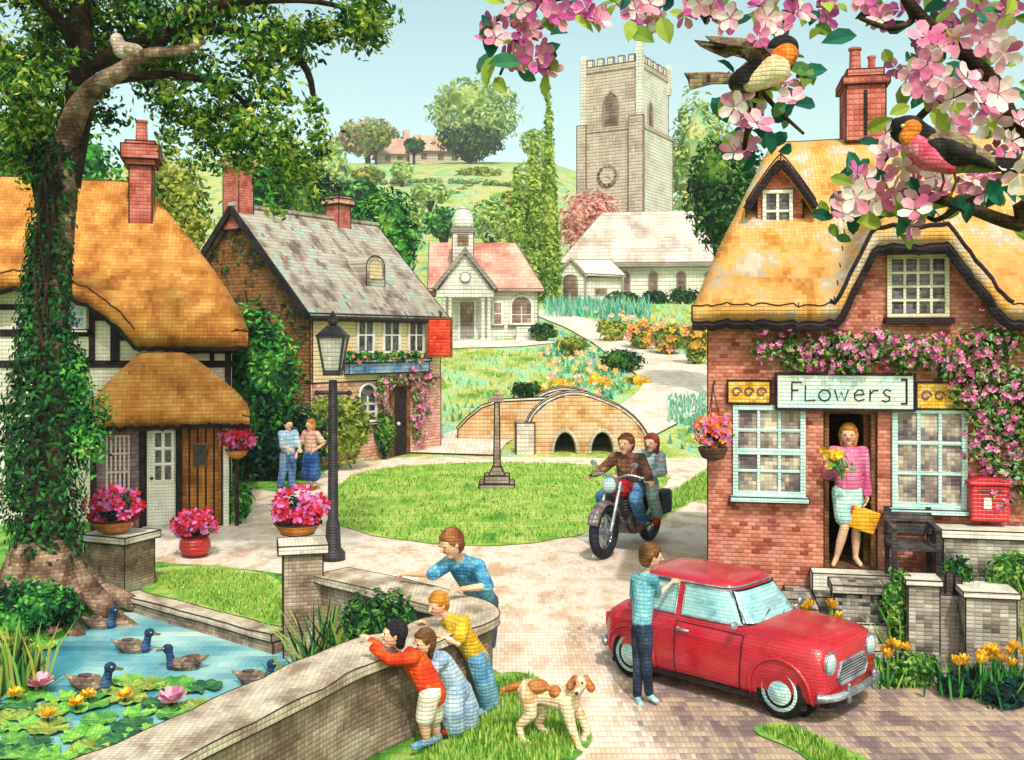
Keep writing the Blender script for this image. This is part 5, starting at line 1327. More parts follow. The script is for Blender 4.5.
# couple by the shrubs
q = G(288, 491); person('dark haired person in pale blue shirt and jeans, standing by the bushes', q, R(38), 1.68,
    J=dict(elR=(-.2,-.14,1.07), haR=(-.12,-.34,1.02), elL=(.22,-.1,1.06), haL=(.16,-.3,1.0), knR=(-.12,.02,.48), anR=(-.17,.08,.085), toeR=(-.19,-.06,.03)),
    top=(cloth('pale blue shirt', ['#7c9cc0','#a4c0d8','#c4d8e6'], .125), 'mid'), bottom=('trousers', cloth('blue jeans', ['#46689c','#6c8cba','#94b0d2'], .125), 1.15), hair=(h_black, 'short'), shoes=cloth('navy shoes', ['#24384c','#3c5468'], .125), headk=1.12, vox=.016)
q = G(311, 490); person('ginger haired person in a pink top and long blue skirt, hand on hip', q, R(-30), 1.66,
    J=dict(elL=(.33,.05,1.1), haL=(.16,-.06,.95), elR=(-.24,-.1,1.06), haR=(-.2,-.26,.88)),
    top=(cloth('dusty pink top', ['#b88478','#d4a494','#e4c0b0'], .125), 'short'), bottom=('skirt', cloth('long blue skirt', ['#1e3e7c','#345c9c','#5c84b8'], .125), 1.25, .105), hair=(h_ging, 'long'), shoes=cloth('rust shoes', ['#8c3a1c','#b45428'], .125), headk=1.12, vox=.016, look=(-.2, -1, 0))

# man leaning on the pond wall
q = V((-.28, 11.55, 0)); D0 = 11.2
J = PJ(q, dict(head=(451,543,11.05), neck=(459,558,11.2), chest=(467,571,11.35), waist=(478,588,11.6), pelvis=(484,600,11.75), shL=(478,566,11.2), shR=(449,563,11.2), elL=(487,586,10.85), haL=(462,589,10.7), elR=(433,574,11.15), haR=(409,574,11.3),
    hipL=(488,602,11.7), hipR=(478,602,11.8), knL=(490,628,11.7), knR=(480,628,11.8), anL=(489,648,11.75), anR=(479,648,11.85), toeL=(484,652,11.65), toeR=(474,652,11.75)))
person('person in a blue shirt leaning on the pond wall from behind', q, 0, 1.7, J, top=(cloth('blue shirt', ['#28689c','#3c84b4','#6cb0cc','#8cc8d8'], .056), 'mid', .4), bottom=('trousers', cloth('slate trousers', ['#3c4858','#546274'], .056)), hair=(hair_m('auburn', ['#6a3a24','#8a5234','#a86c48']), 'short'), shoes=m_black, look=(-.75, -.6, -.35), headk=1.25, vox=.012)

# three children at the pond wall
g_kids = None
q = V((-.72, 8.78, 0))
J = PJ(q, dict(head=(394,634,8.72), neck=(406,652,8.72), chest=(416,663,8.7), waist=(428,680,8.68), pelvis=(433,692,8.68), shL=(413,658,8.58), shR=(405,654,8.86), elL=(390,660,8.52), haL=(372,647,8.6), elR=(386,653,8.98), haR=(370,640,9.02),
    hipL=(429,696,8.6), hipR=(435,696,8.76), knL=(424,722,8.58), knR=(434,721,8.78), anL=(427,741,8.62), anR=(437,737,8.84), toeL=(416,746,8.6), toeR=(427,743,8.78)))
person('black haired child in a red orange jumper and cream shorts by the pond wall', q, 0, 1.18, J, top=(cloth('red orange jumper', ['#b82818','#d84020','#e86428']), 'long', .6), bottom=('shorts', cloth('cream shorts', ['#c8bca8','#e0d8c8','#ece6da'])), hair=(h_black, 'curly'), shoes=cloth('blue trainers', ['#4c7ca0','#8cb4cc']), look=(-1, -.35, .1), headk=1.35, vox=.009, fat=1.08)
q = V((-.45, 9.2, 0))
J = PJ(q, dict(head=(424,642,8.95), neck=(432,655,9.0), chest=(441,664,9.02), waist=(452,678,9.05), pelvis=(457,688,9.08), shL=(442,660,8.88), shR=(431,656,9.14), elL=(426,676,8.84), haL=(413,664,8.86), elR=(418,664,9.2), haR=(404,655,9.22),
    hipL=(455,691,9.0), hipR=(462,690,9.15), knL=(452,710,9.0), knR=(466,708,9.18), anL=(455,727,9.02), anR=(468,722,9.2), toeL=(446,731,9.0), toeR=(459,726,9.16)))
person('brown haired child in pale blue smock and wide trousers by the pond wall', q, 0, 1.2, J, top=(cloth('pale blue smock', ['#8ca8cc','#b4cce0','#d0e0ec']), 'long', .6), bottom=('trousers', cloth('pale blue trousers', ['#7c9cc8','#a8c4dc','#c8dcea']), 2.0), hair=(h_brown, 'long'), shoes=cloth('red shoes', ['#a82820','#d04830']), look=(-.75, -.65, -.1), headk=1.3, vox=.009, fat=1.08)
q = V((-.24, 9.95, 0))
J = PJ(q, dict(head=(438,604,9.5), neck=(449,618,9.5), chest=(458,629,9.48), waist=(470,646,9.52), pelvis=(476,656,9.58), shL=(464,622,9.36), shR=(452,620,9.62), elL=(458,643,9.26), haL=(443,637,9.3), elR=(440,630,9.7), haR=(428,624,9.66),
    hipL=(476,659,9.5), hipR=(480,658,9.66), knL=(482,684,9.5), knR=(488,682,9.66), anL=(487,708,9.6), anR=(494,704,9.74), toeL=(479,713,9.54), toeR=(487,709,9.68)))
person('ginger haired child in a yellow shirt and blue jeans by the pond wall', q, 0, 1.2, J, top=(cloth('yellow shirt', ['#d09a18','#e4b42c','#f0cc58']), 'short', .55), bottom=('trousers', cloth('blue denim', ['#4c88b4','#70a8cc','#98c4dc']), 1.15), hair=(h_ging, 'short'), shoes=cloth('pale trainers', ['#7ca4c0','#a8ccdc']), look=(-.7, -.65, -.3), headk=1.3, vox=.009, fat=1.08)

# boy at the car
q = G(647, 704)
J = PJ(q, dict(head=(651,556,10.0), neck=(646,573,10.02), chest=(643,590,10.0), waist=(642,612,9.95), pelvis=(642,628,9.93), shL=(636,579,10.12), shR=(653,580,9.92), elL=(635,600,10.28), haL=(651,588,10.42), elR=(657,596,10.1), haR=(671,583,10.3),
    hipL=(639,631,9.98), hipR=(645,631,9.88), knL=(638,666,9.95), knR=(647,666,9.86), anL=(637,697,9.98), anR=(649,695,9.92), toeL=(640,703,9.88), toeR=(655,700,9.86)))
person('child in a teal shirt and dark trousers standing against the red car', q, 0, 1.52, J, top=(cloth('teal shirt', ['#4c94ac','#70b4c4','#98cfd6'], .05), 'short', .3), bottom=('trousers', cloth('dark trousers', ['#1c2438','#2c3850','#44506c'], .05), .8), hair=(h_brown, 'short'), shoes=cloth('aqua trainers', ['#8cc4cc','#b4dcdc'], .05), look=(1, .1, -.15), headk=1.12, vox=.01, fat=.7)

# riders
hr_ = hd_+math.pi/2
base = V((mc.x, mc.y, .008)); rot = Matrix.Rotation(hr_, 3, 'Z')
person('rider in a dark brown jacket and blue jeans steering the motorcycle', base, hr_, 1.7, dict(pelvis=(0,.16,.86), waist=(0,.12,1.0), chest=(0,.05,1.15), neck=(0,0,1.3), head=(0,-.06,1.46), shL=(.19,.02,1.26), shR=(-.19,.02,1.26), elL=(.33,-.1,1.1), elR=(-.33,-.1,1.1), haL=(.42,-.2,1.03), haR=(-.42,-.2,1.03),
    hipL=(.1,.1,.84), hipR=(-.1,.1,.84), knL=(.25,-.28,.74), knR=(-.25,-.28,.74), anL=(.25,-.05,.39), anR=(-.25,-.05,.39), toeL=(.26,-.18,.33), toeR=(-.26,-.18,.33)),
    top=(cloth('brown jacket', ['#3c2824','#6c483a','#a87858'], .085), 'long', .4), bottom=('trousers', cloth('rider jeans', ['#2c5484','#4c7cac','#7ca8cc'], .085), 1.15), hair=(h_brown, 'short'), shoes=cloth('brown boots', ['#4c3020','#7c5430'], .085), headk=1.15, vox=.014, scale=bs_)
person('passenger in a white and pink jacket and pale jeans riding behind on the motorcycle', base, hr_, 1.62, dict(pelvis=(0.04,.52,.9), waist=(.06,.5,1.04), chest=(.1,.44,1.18), neck=(.14,.4,1.31), head=(.2,.34,1.45), shL=(.29,.44,1.26), shR=(-.04,.44,1.27), elL=(.38,.32,1.06), elR=(-.22,.28,1.06), haL=(.24,.12,1.02), haR=(-.2,.1,1.02),
    hipL=(.14,.45,.88), hipR=(-.07,.45,.88), knL=(.33,.08,.76), knR=(-.28,.08,.76), anL=(.32,.3,.43), anR=(-.28,.3,.43), toeL=(.34,.18,.38), toeR=(-.3,.18,.38)),
    top=(cloth('white pink jacket', ['#d07c90','#a8d0dc','#c8e4ea','#dceef0'], .085), 'long', .4), bottom=('trousers', cloth('pale jeans', ['#8cbcc4','#b4d8dc'], .085), 1.1), hair=(hair_m('red brown', ['#7a3424','#a04c38']), 'long'), shoes=cloth('rider red shoes', ['#a81c1c','#cc3028'], .085), headk=1.12, vox=.014, scale=bs_)

# ================================================================== dog
m_dog = M('dog coat', ['#c08c5c','#d8b890','#e4d0b0','#ead8bc','#dcc09c','#cc9c6c'], .048, .95, 3.2, .15, gap=.45, lo=.3, hi=.68)
m_dogb = M('brown dog hair', ['#8a4c28','#b06c3c','#c88850'], .048, .95, 3, .2)
q = V((.33, 8.98, .018)); t = thing('dog', 'cream and tan dog with brown ears trotting across the road', 'dog', q)
def dj(px, py, d): return P(px, py, d)-q
m = MB(); c = m.cap
rump = dj(528,690,9.0); mid = dj(548,695,8.97); che = dj(567,700,8.93); nek = dj(574,690,8.9); hd2 = dj(580,683,8.84)
c(rump, mid, .1, .095); c(mid, che, .095, .115); c(che, nek, .1, .078); c(nek, hd2, .075, .068); m.ball(hd2, (.066, .07, .066)); c(hd2+V((0,-.03,-.01)), hd2+V((-.035,-.12,-.045)), .042, .03)
def leg(pts, rs):
    for (a_, ra), (b_, rb) in zip(zip(pts, rs), list(zip(pts, rs))[1:]): c(a_, b_, ra, rb)
leg([dj(566,703,8.86), dj(570,722,8.84), dj(575,737,8.8), dj(580,750,8.76), dj(585,752,8.72)], [.07,.048,.036,.03,.032])
leg([dj(572,703,9.0), dj(582,718,9.0), dj(587,732,8.98), dj(582,740,8.97), dj(586,744,8.94)], [.065,.046,.034,.03,.03])
leg([dj(527,694,8.93), dj(531,714,8.9), dj(519,726,8.92), dj(522,741,8.9), dj(528,743,8.86)], [.085,.056,.036,.03,.03])
leg([dj(531,694,9.06), dj(543,712,9.06), dj(538,724,9.1), dj(549,736,9.08), dj(555,737,9.05)], [.08,.052,.035,.028,.03])
leg([dj(521,686,9.0), dj(512,687,9.0), dj(504,690,8.98)], [.03,.03,.018])
m.build('body', m_dog, t, fuse=.011, fsm=4)
for s, e0, e1 in ((-1, (575,678,8.83), (570,686,8.8)), (1, (586,678,8.84), (591,688,8.81))):
    MB().cap(dj(*e0), dj(*e1), .03, .04).build('ear', m_dogb, t, fuse=.01, fsm=2)
MB().ball(hd2+V((-.037,-.147,-.04)), .017).build('nose', m_black, t, smooth=True)
for s in (-1, 1): MB().ball(hd2+V((-.018+s*.032,-.064,.02)), .011).build('eye', m_black, t, smooth=True)
m = MB(); m.ball(dj(538,686,8.93)+V((0,0,0)), (.1,.085,.06)); m.ball(dj(555,692,8.9), (.06,.06,.06)); m.build('saddle_patch', m_dogb, t, fuse=.011, fsm=3)
m = MB(); m.cap(dj(521,685,9.0), dj(503,690,8.98), .04, .026); m.cap(dj(503,690,8.98), dj(500,694,8.97), .026, .012); m.build('tail', m_dogb, t, fuse=.01, fsm=2)

# ================================================================== ducks
m_dkb = M('duck brown', ['#4a3a3a','#6c5650','#94806c','#b49c84'], .055, .8, 3, .3); m_dkh = M('duck blue', ['#182c4c','#28446c','#3c6490'], .055, .5, 3, .2); m_bill = M('bill', ['#5c5030','#8c7a40'], .05, .5, 3)
def duck(label, px, py, face, k=1.0):
    D_ = 1024*(3.5-WZ)/(py-342+0); q = V(((px-512)*D_/F, D_, WZ)); t = thing('duck', label, 'duck', q, R(180) if face < 0 else 0, 'ducks on the pond', k*.95)
    b = MB(); b.ball((0,0,.05), (.2,.11,.09)); b.cap((.1,0,.06), (.15,0,.09), .08, .06); b.cap((-.12,0,.08), (-.29,0,.16), .06, .02); b.build('body', m_dkb, t, fuse=.014, fsm=3)
    for s in (-1, 1): w = MB().ball((-.04, s*.1, .09), (.17,.03,.06), Matrix.Rotation(R(10), 3, 'Y')); w.build('wing', m_dkb, t, smooth=True)
    h = MB().cap((.15,0,.05), (.18,0,.2), .06, .045); h.ball((.2,0,.25), (.07,.055,.06)); h.ball((.14,0,.06), (.08,.085,.08)); h = h.build('head', m_dkh, t, fuse=.014, fsm=2)
    MB().hexa([(.255,-.025,.225),(.34,-.03,.22),(.34,.03,.22),(.255,.025,.225)], [(.255,-.02,.255),(.34,-.025,.235),(.34,.025,.235),(.255,.02,.255)]).build('bill', m_bill, h, bevel=.005)
    for s in (-1, 1): MB().ball((.235, s*.047, .265), .01).build('eye', m_cop, h)
    return t
duck('blue headed brown duck at the back of the pond near the tree roots', 100, 628, 1, .95)
duck('blue headed brown duck in open water, second from the back, facing right', 134, 652, 1, .95)
duck('blue headed brown duck turned to the left, the rightmost in open water', 184, 669, -1, .95)
duck('largest blue headed duck beside the lily pads at the front of the pond', 92, 690, 1, 1.0)
duck('duck half hidden behind the front wall of the pond', 256, 684, 1, .9)
# ================================================================== foliage colours
lf_tree = L('tree leaves', ['#0f2c18','#205020','#4a802c','#9ab040','#ccd068'], 2.2, mixr=.5)
lf_ivy = L('ivy leaves', ['#0c2414','#173a1e','#245a2a','#3c8434'], 5, mixr=.6)
lf_bright = L('bright leaves', ['#08221a','#14442a','#2e7c34','#5cac48','#a0cc58'], 1.4, mixr=.45)
lf_teal = L('teal leaves', ['#081e1c','#10332c','#1e5044','#34785a'], 1.5, mixr=.5)
lf_dark = L('dark leaves', ['#081810','#10301a','#1e5026','#467c34','#80a040'], .6, mixr=.45)
lf_pale = L('pale leaves', ['#6c9a4c','#9cb85c','#c0c870','#9cd0a0','#d8cc90'], .35, mixr=.5)
lf_pop = L('poplar leaves', ['#4c7a2c','#7ca03c','#a8bc54','#c4cc6c'], .5, mixr=.5)
lf_pinktree = L('pink leaves', ['#c4746c','#dc988c','#e8b4a8','#d4a08c'], .6)
lf_yel = L('yellow green leaves', ['#3c5c24','#708838','#a0a848','#c4bc58'], .8, mixr=.5)
bl_red = L('red pink petals', ['#9c1424','#c41c2c','#d03450','#c860b0','#e080c0'], 6, mixr=.8)
bl_rose = L('rose petals', ['#a83c74','#cc5c94','#dc84b0','#e8a4c4'], 5, mixr=.8)
bl_mix = L('mixed petals', ['#d84020','#e87838','#d86cb0','#9c5cc0','#e8a038'], 9, mixr=.9)
bl_yp = L('yellow pink petals', ['#e8a42c','#f0c050','#e07cac','#e89c3c'], 3, mixr=.9)
bl_yel = L('yellow petals', ['#d89818','#ecb82c','#f4d458'], 6, mixr=.9)
bl_lily = L('lily petals', ['#c06c94','#dc98b8','#ecc0d0'], 6, mixr=.8)
m_bark = M('bark', ['#4a3428','#6a5040','#8c705c','#b0927c'], .064, .95, 4, .3)
m_barkd = M('dark bark', ['#1c1410','#32241c','#4a382c'], .064, .95, 4, .3)

def shrub(name, label, base, parts, n, size, mat, cat='shrub', stem=.06, group=None, blossom=None, nb=0, bsize=.06, core=True, flat=1):
    """parts: list of (dx, dy, z, rx, ry, rz) lumps of foliage above the base point"""
    t = thing(name, label, cat, base, 0, group)
    m = MB(); tot = sum(p[3]*p[5] for p in parts)
    for p in parts:
        if core: blob_core(m, (p[0], p[1], p[2]), (p[3], p[4], p[5]), .6)
        blob_leaves(m, (p[0], p[1], p[2]), (p[3], p[4], p[5]), int(n*p[3]*p[5]/tot), size)
    m.build('crown' if cat == 'tree' else 'foliage', mat, t)
    s = MB()
    z1 = max(p[2] for p in parts)
    s.tube([(0, 0, -.2), (.02, 0, z1*.5), (0, .02, z1)], [stem*1.3, stem, stem*.5], 7)
    for p in parts[:6]: s.tube([(0, 0, z1*.3), (p[0]*.5, p[1]*.5, (z1*.3+p[2])/2), (p[0], p[1], p[2])], [stem*.7, stem*.5, stem*.3], 6)
    s.build('trunk' if cat == 'tree' else 'stem', m_barkd, t)
    if blossom:
        b = MB()
        for p in parts:
            k = int(nb*p[3]*p[5]/tot)+1
            for _ in range(k):
                d = V((random.gauss(0, 1), random.gauss(0, 1)-.9, random.gauss(0, 1)+.4)).normalized()
                b.petals((p[0]+d.x*p[3]*1.04, p[1]+d.y*p[4]*1.04, p[2]+d.z*p[5]*1.04), d+V((0, -.5, .2)), bsize*random.uniform(.8, 1.2))
        b.build('blossom', blossom, t)
    return t
def lumps(px0, px1, py0, py1, D, k=5, zb=0, depth=.5, loc=None):
    """lumps filling a measured height and width, built at the plant's own distance"""
    a, b = P(px0, py1, D), P(px1, py0, D); cx = (a.x+b.x)/2; w = (b.x-a.x)/2; h = (b.z-a.z)/2; cz = (a.z+b.z)/2
    base = V((cx, D, H(cx, D))); out = []
    for i in range(k):
        r = .52+.2*random.random(); ang = i*2.4
        dx = math.cos(ang)*w*(1-r)*.95; dz = math.sin(ang)*h*(1-r)*.95
        out.append((dx, random.uniform(-.4, .4)*w*depth, cz-base.z+dz, w*r, w*r*.8*max(depth, .4)*1.6, h*r))
    return base, out
# ------------------------------------------------------------------ trees and shrubs
def T(name, label, px0, px1, py0, py1, D, n, size, mat, cat='tree', k=6, **kw):
    b, l = lumps(px0, px1, py0, py1, D, k); return shrub(name, label, b, l, n, size, mat, cat, **kw)
T('leafy_shrub', 'tall bright green bush growing between the thatched cottage and the pub gable', 186, 306, 300, 452, 25.6, 5200, .19, lf_bright, 'shrub', 8)
T('leafy_shrub', 'dark teal bush behind the couple, at the corner of the porch', 205, 330, 395, 490, 25.9, 3200, .17, lf_teal, 'shrub', 7)
T('leafy_shrub', 'small yellow green bush against the pub wall, behind the lamp post', 300, 372, 385, 466, 27.9, 1800, .17, lf_yel, 'shrub', 6)
T('leafy_shrub', 'narrow dark bush beside the pub door', 372, 396, 408, 458, 30.6, 500, .15, lf_dark, 'shrub', 4)
T('broadleaf_tree', 'yellow green tree behind the thatched roof and the tall chimney', 118, 212, 140, 300, 36, 3600, .26, lf_yel, k=7, stem=.2)
T('broadleaf_tree', 'teal dark tree close behind the thatched cottage, left of the tall chimney', -30, 135, 100, 300, 40, 3000, .3, lf_bright, k=7, stem=.2)
T('broadleaf_tree', 'pale green tree rising behind the left end of the pub roof', 222, 330, 138, 262, 52, 3000, .38, lf_bright, k=7, stem=.25)
T('broadleaf_tree', 'dark green rounded tree behind the right end of the pub roof', 340, 422, 186, 292, 46, 3600, .3, lf_bright, k=7, stem=.25)
T('broadleaf_tree', 'smaller dark tree behind the pub roof between its two chimneys', 275, 350, 168, 262, 47, 2000, .3, lf_dark, k=6, stem=.2)
T('broadleaf_tree', 'dark evergreen tree behind the left edge of the flower shop roof', 682, 775, 130, 262, 40, 4200, .25, lf_dark, k=8, stem=.2)
T('broadleaf_tree', 'pale yellow green tree right of the church tower', 664, 738, 92, 240, 112, 2400, .75, lf_pale, k=7, stem=.4)
T('broadleaf_tree', 'dark green tree far behind the right side of the flower shop roof', 960, 1090, 120, 330, 30, 3600, .24, lf_dark, k=7, stem=.2)
T('blossom_tree', 'pink leaved tree between the poplars and the church tower', 556, 622, 188, 262, 100.5, 1800, .62, lf_pinktree, k=6, stem=.3)
T('broadleaf_tree', 'big round green and gold tree on the hill skyline', 425, 522, 76, 150, 262, 2600, 1.7, lf_pale, k=8, stem=1.0)
T('broadleaf_tree', 'pink and green tree left of the farmhouses on the hill skyline', 334, 402, 118, 158, 264, 1300, 1.6, L('rosy leaves', ['#5c8c44','#98ac5c','#c8a880','#c48c74','#8cbc8c'], .1), k=6, stem=.6)
T('broadleaf_tree', 'dark bushy tree at the foot of the big skyline tree', 434, 505, 122, 160, 246, 1300, 1.4, lf_dark, k=6, stem=.5)
for px0, px1, py0, lab in ((503,530,176,'shortest poplar, nearest to the white hall'),(521,545,140,'middle poplar of the group behind the white hall'),(537,560,98,'tallest slender poplar left of the church tower'),(541,562,176,'broad low poplar beside the pink tree')):
    D_ = 84+(px0-500)*.06; a_, b_ = P(px0, 300, D_), P(px1, py0, D_); cx = (a_.x+b_.x)/2; w = (b_.x-a_.x)/2; z0 = H(cx, D_)
    ps = []; n_ = 9
    for k in range(n_):
        u = k/(n_-1); z = .5+(b_.z-z0-1)*u; ps.append((0, 0, z, w*(1.05-.8*u**1.8), w*(1.05-.8*u**1.8), (b_.z-z0)/n_*.95))
    shrub('poplar_tree', lab, (cx, D_, z0), ps, 1500, .5, lf_pop, 'tree', .25, 'poplars behind the white hall')
# hedges over the hill
m_hl = L('hedge leaves', ['#58843c','#7c9c4c','#98ac5c','#88b890','#b0a878'], .08)
for i, (pts, lab) in enumerate([([(245,196),(330,188),(420,182),(520,186)], 'long hedge across the upper hillside fields'), ([(300,232),(380,222),(440,200),(500,172)], 'hedge slanting up the hillside towards the skyline tree'), ([(430,232),(470,226),(520,228)], 'short hedge behind the white hall')]):
    c_ = catmull([G(*q) for q in pts], 10, False); o = c_[0].copy(); t = thing('field_hedge', lab, 'hedge', o)
    m = MB(); s = (c_[0].y)/F
    for p in c_:
        for _ in range(2):
            r = 3.6*s*random.uniform(.6, 1.6); blob_leaves(m, p-o+V((random.gauss(0, r*.4), random.gauss(0, r*.4), r*.35)), (r*1.3, r, r*.6), 40, 4.5*s)
    m.build('foliage', m_hl, t)
# bushes on the slopes, flower borders of the churchyard path
for px0, px1, py0, py1, lab in ((604,640,291,306,'low dark bush below the first nave window of the church'), (640,668,290,312,'low dark bush below the middle nave windows of the church'), (664,704,286,312,'broad dark bush at the right end of the church, beside the shop roof')):
    D_ = 84; T('churchyard_bush', lab, px0, px1, py0, py1, D_, 500, .42, lf_dark, 'shrub', 4)
for px0, px1, py0, py1, bm_, lab in ((594,628,318,342,None,'plain green bush at the top of the path border'),(622,658,320,350,bl_yp,'flowering bush with a few yellow and pink blooms, second along the path border'),(650,684,322,356,bl_yp,'bushy border plant with orange and pink blooms, third along the path border'),(678,712,322,366,bl_yp,'largest yellow flowering border plant beside the shop corner')):
    q = G((px0+px1)/2, py1); T('border_plant', lab, px0, px1, py0, py1, q.y, 700, .26, lf_yel, 'flower', 4, blossom=bm_, nb=22, bsize=.22)
q = G(622, 372); T('churchyard_bush', 'round dark green bush inside the bend of the path', 598, 646, 348, 374, q.y, 800, .22, lf_dark, 'shrub', 5)
q = G(570, 356); T('churchyard_bush', 'small dark bush at the upper inner edge of the path', 553, 590, 336, 354, q.y, 400, .25, lf_yel, 'shrub', 4)
q = G(545, 342); T('churchyard_bush', 'dark hedge bush at the right corner of the white hall', 528, 556, 322, 342, 58.5, 400, .3, lf_dark, 'shrub', 4)
for px, py, lab in ((536,398,'yellow flower clump behind the top of the bridge'),(560,392,'yellow flower clump at the crown of the bridge'),(600,390,'yellow flower clump right of the bridge crown'),(638,388,'yellow flower clump nearest the hill path')):
    q = G(px, py-4); T('flower_clump', lab, px-13, px+13, py-13, py, q.y, 160, .16, lf_yel, 'flower', 3, blossom=bl_yel, nb=40, bsize=.14)
T('leafy_shrub', 'small dark bush behind the left end of the bridge', 505, 545, 380, 402, 38.5, 400, .17, lf_dark, 'shrub', 4)
# meadow grass and reeds, aqua strokes
lf_aqua = L('aqua grass', ['#3c9478','#6cc0a0','#98d8bc','#4c80a0','#b0d488'], .6, mixr=.7)
lf_grass = L('grass blades', ['#4c8428','#78a838','#a0c050','#c0cc70','#7cb858'], .8, mixr=.7)
lf_gold = L('meadow blades', ['#6ca848','#a0b858','#c8c074','#80c098','#d4b890'], .25, mixr=.5)
def blades(name, samples, h, w, mat, lean=.35):
    m = MB()
    for p in samples:
        a_ = random.uniform(0, 6.28); d = V((math.cos(a_), math.sin(a_), 0)); hh = h*random.uniform(.5, 1.3); e = V((-d.y, d.x, 0))*w; top = V(p)+d*hh*lean*random.uniform(.3, 1.5)+V((0, 0, hh))
        m.add([V(p)-e, V(p)+e, top], [(0, 1, 2)])
    o = m.build(name, mat); o['kind'] = 'stuff'; return o
def scatter(pts, n, z=.02):
    poly = [tuple(p[:2]) for p in pts]; xs_ = [p[0] for p in poly]; ys_ = [p[1] for p in poly]; out = []; k = 0
    while len(out) < n and k < n*20:
        k += 1; x, y = random.uniform(min(xs_), max(xs_)), random.uniform(min(ys_), max(ys_))
        if in_poly(x, y, poly): out.append((x, y, H(x, y)+z))
    return out
gpoly = [tuple(p[:2]) for p in catmull([(a[0], a[1], 0) for a in gp(green_px)], 4)]
blades('grass', scatter(gpoly, 7000), .07, .02, lf_grass)
blades('grass', scatter(gp([(640,519),(655,503),(690,482),(716,464),(716,500),(690,503),(660,518)]), 1500), .1, .02, lf_grass)
blades('grass', scatter([(-.1,10.6),(.2,10.65),(.38,10.2),(.56,9.6),(.65,9.1),(.5,8.6),(.1,8.2),(-.5,8.0),(-.9,8.3),(-.7,8.7),(-.35,9.2),(-.15,9.8)], 3200), .075, .012, lf_grass)
blades('grass', scatter(gp([(760,731),(785,730),(828,745),(870,772),(840,776),(805,757)]), 900), .06, .01, lf_grass)
blades('grass', scatter(gp([(144,576),(200,569),(265,577),(284,602),(276,622),(242,617),(190,603)]), 2600), .05, .012, lf_grass)
blades('grass', [p for p in scatter([(3,33),(18,33),(26,60),(16,84),(2,84),(-3,60),(-4,36)], 5200, -.02) if min((V((p[0], p[1], 0))-V((c_.x, c_.y, 0))).length for c_ in PATHS) > 2.5], .26, .08, lf_gold)
blades('grass', [G(random.uniform(668,706), random.uniform(398,426)) for _ in range(500)], .32, .05, lf_aqua)
blades('grass', [G(random.uniform(545,650), random.uniform(303,318)) for _ in range(900)], .8, .1, lf_aqua)

# ------------------------------------------------------------------ the ivied tree by the pond
D_ = 13.4
t = oak = thing('ivied_tree', 'big leafy tree with spreading roots and ivied trunk beside the pond', 'tree', (P(55, 600, D_).x, D_, 0))
o = V(oak.location)
def tp(px, py, d=D_): return P(px, py, d)-o
m = MB()
m.tube(catmull([tp(52,625), tp(50,560), tp(46,480), tp(52,400), tp(50,320), tp(56,250), tp(62,190), tp(66,140)], 5, False), [.5*(1-i/50)**2*.9+.0 if i < 8 else .27-.0025*i for i in range(36)], 14)
m.build('trunk', m_bark, t, smooth=True)
def limb(pts, r0, r1, mat=m_bark):
    c_ = catmull([tp(*p) for p in pts], 5, False); n_ = len(c_); MB().tube(c_, [r0+(r1-r0)*i/(n_-1) for i in range(n_)], 9).build('limb', mat, t, smooth=True)
limb([(63,175,13.42),(68,140,13.35),(76,112,13.15),(94,88,12.9),(120,72,12.6),(146,55,12.5),(185,50,12.4),(205,40,12.4)], .2, .03)
limb([(63,185,13.45),(78,105,13.4),(82,50,13.3),(80,0,13.4),(90,-80,13.5)], .22, .1, m_barkd)
limb([(57,262,13.45),(36,170,13.5),(10,90,13.6),(-20,30,13.8)], .13, .06, m_barkd)
limb([(80,60,13.3),(60,20,13),(20,-20,12.8)], .1, .04, m_barkd); limb([(82,70,13.3),(150,40,13.6),(230,30,13.8),(300,60,13.6),(315,110,13.5)], .12, .03, m_barkd)
limb([(110,80,12.9),(170,75,13),(230,90,13),(262,130,13)], .07, .02, m_barkd); limb([(150,55,12.6),(200,10,12.7),(300,0,12.8),(370,15,12.8)], .08, .02, m_barkd)
m = MB()
for a_, ln, r in ((-2.6,.8,.24),(-2.0,.6,.26),(-1.35,.6,.25),(-.75,.75,.27),(-.2,1.0,.25),(.4,1.1,.22),(2.9,.9,.25)):
    e = V((math.cos(a_), math.sin(a_), 0)); s_ = V((-e.y, e.x, 0)); b0 = V((-.12,0,0))
    c_ = catmull([b0+e*.18+V((0,0,.85)), b0+e*.38+V((0,0,.45)), b0+e*(.38+.3*ln)+s_*.06+V((0,0,.17)), b0+e*(.38+.62*ln)-s_*.08+V((0,0,.0)), b0+e*(.45+.9*ln)+V((0,0,-.22))], 5, False); n_ = len(c_); MB().tube(c_, [r*(1-.72*i/(n_-1)) for i in range(n_)], 10).build('root', m_bark, t, smooth=True)
m = MB()
LOW = [(-60,150),(0,178),(40,150),(62,120),(100,135),(135,100),(165,138),(215,160),(240,168),(262,150),(285,205),(312,190),(330,110),(350,70),(385,40)]
cnt = 0
while cnt < 400:
    px = random.uniform(-70, 385); py = random.uniform(-150, lerp_tab(px, LOW)-6)
    if noise.noise(V((px*.016, py*.022, 1.7))) < -.16 and py > -10: continue
    if px > 330 and random.random() < .4: continue
    if 108 < px < 152 and 22 < py < 66 and random.random() < .8: continue
    d = D_+random.uniform(-1.7, 2.0); r = random.uniform(.16, .42)
    if 40 < px < 215 and abs(py-lerp_tab(px, [(58,165),(75,115),(95,90),(120,72),(146,55),(185,50),(215,40)])) < 32: d = D_+random.uniform(.3, 2.2)
    blob_leaves(m, tp(px, py, d), (r*1.25, r*1.1, r*.8), int(50+100*r), .105, core=.1); cnt += 1
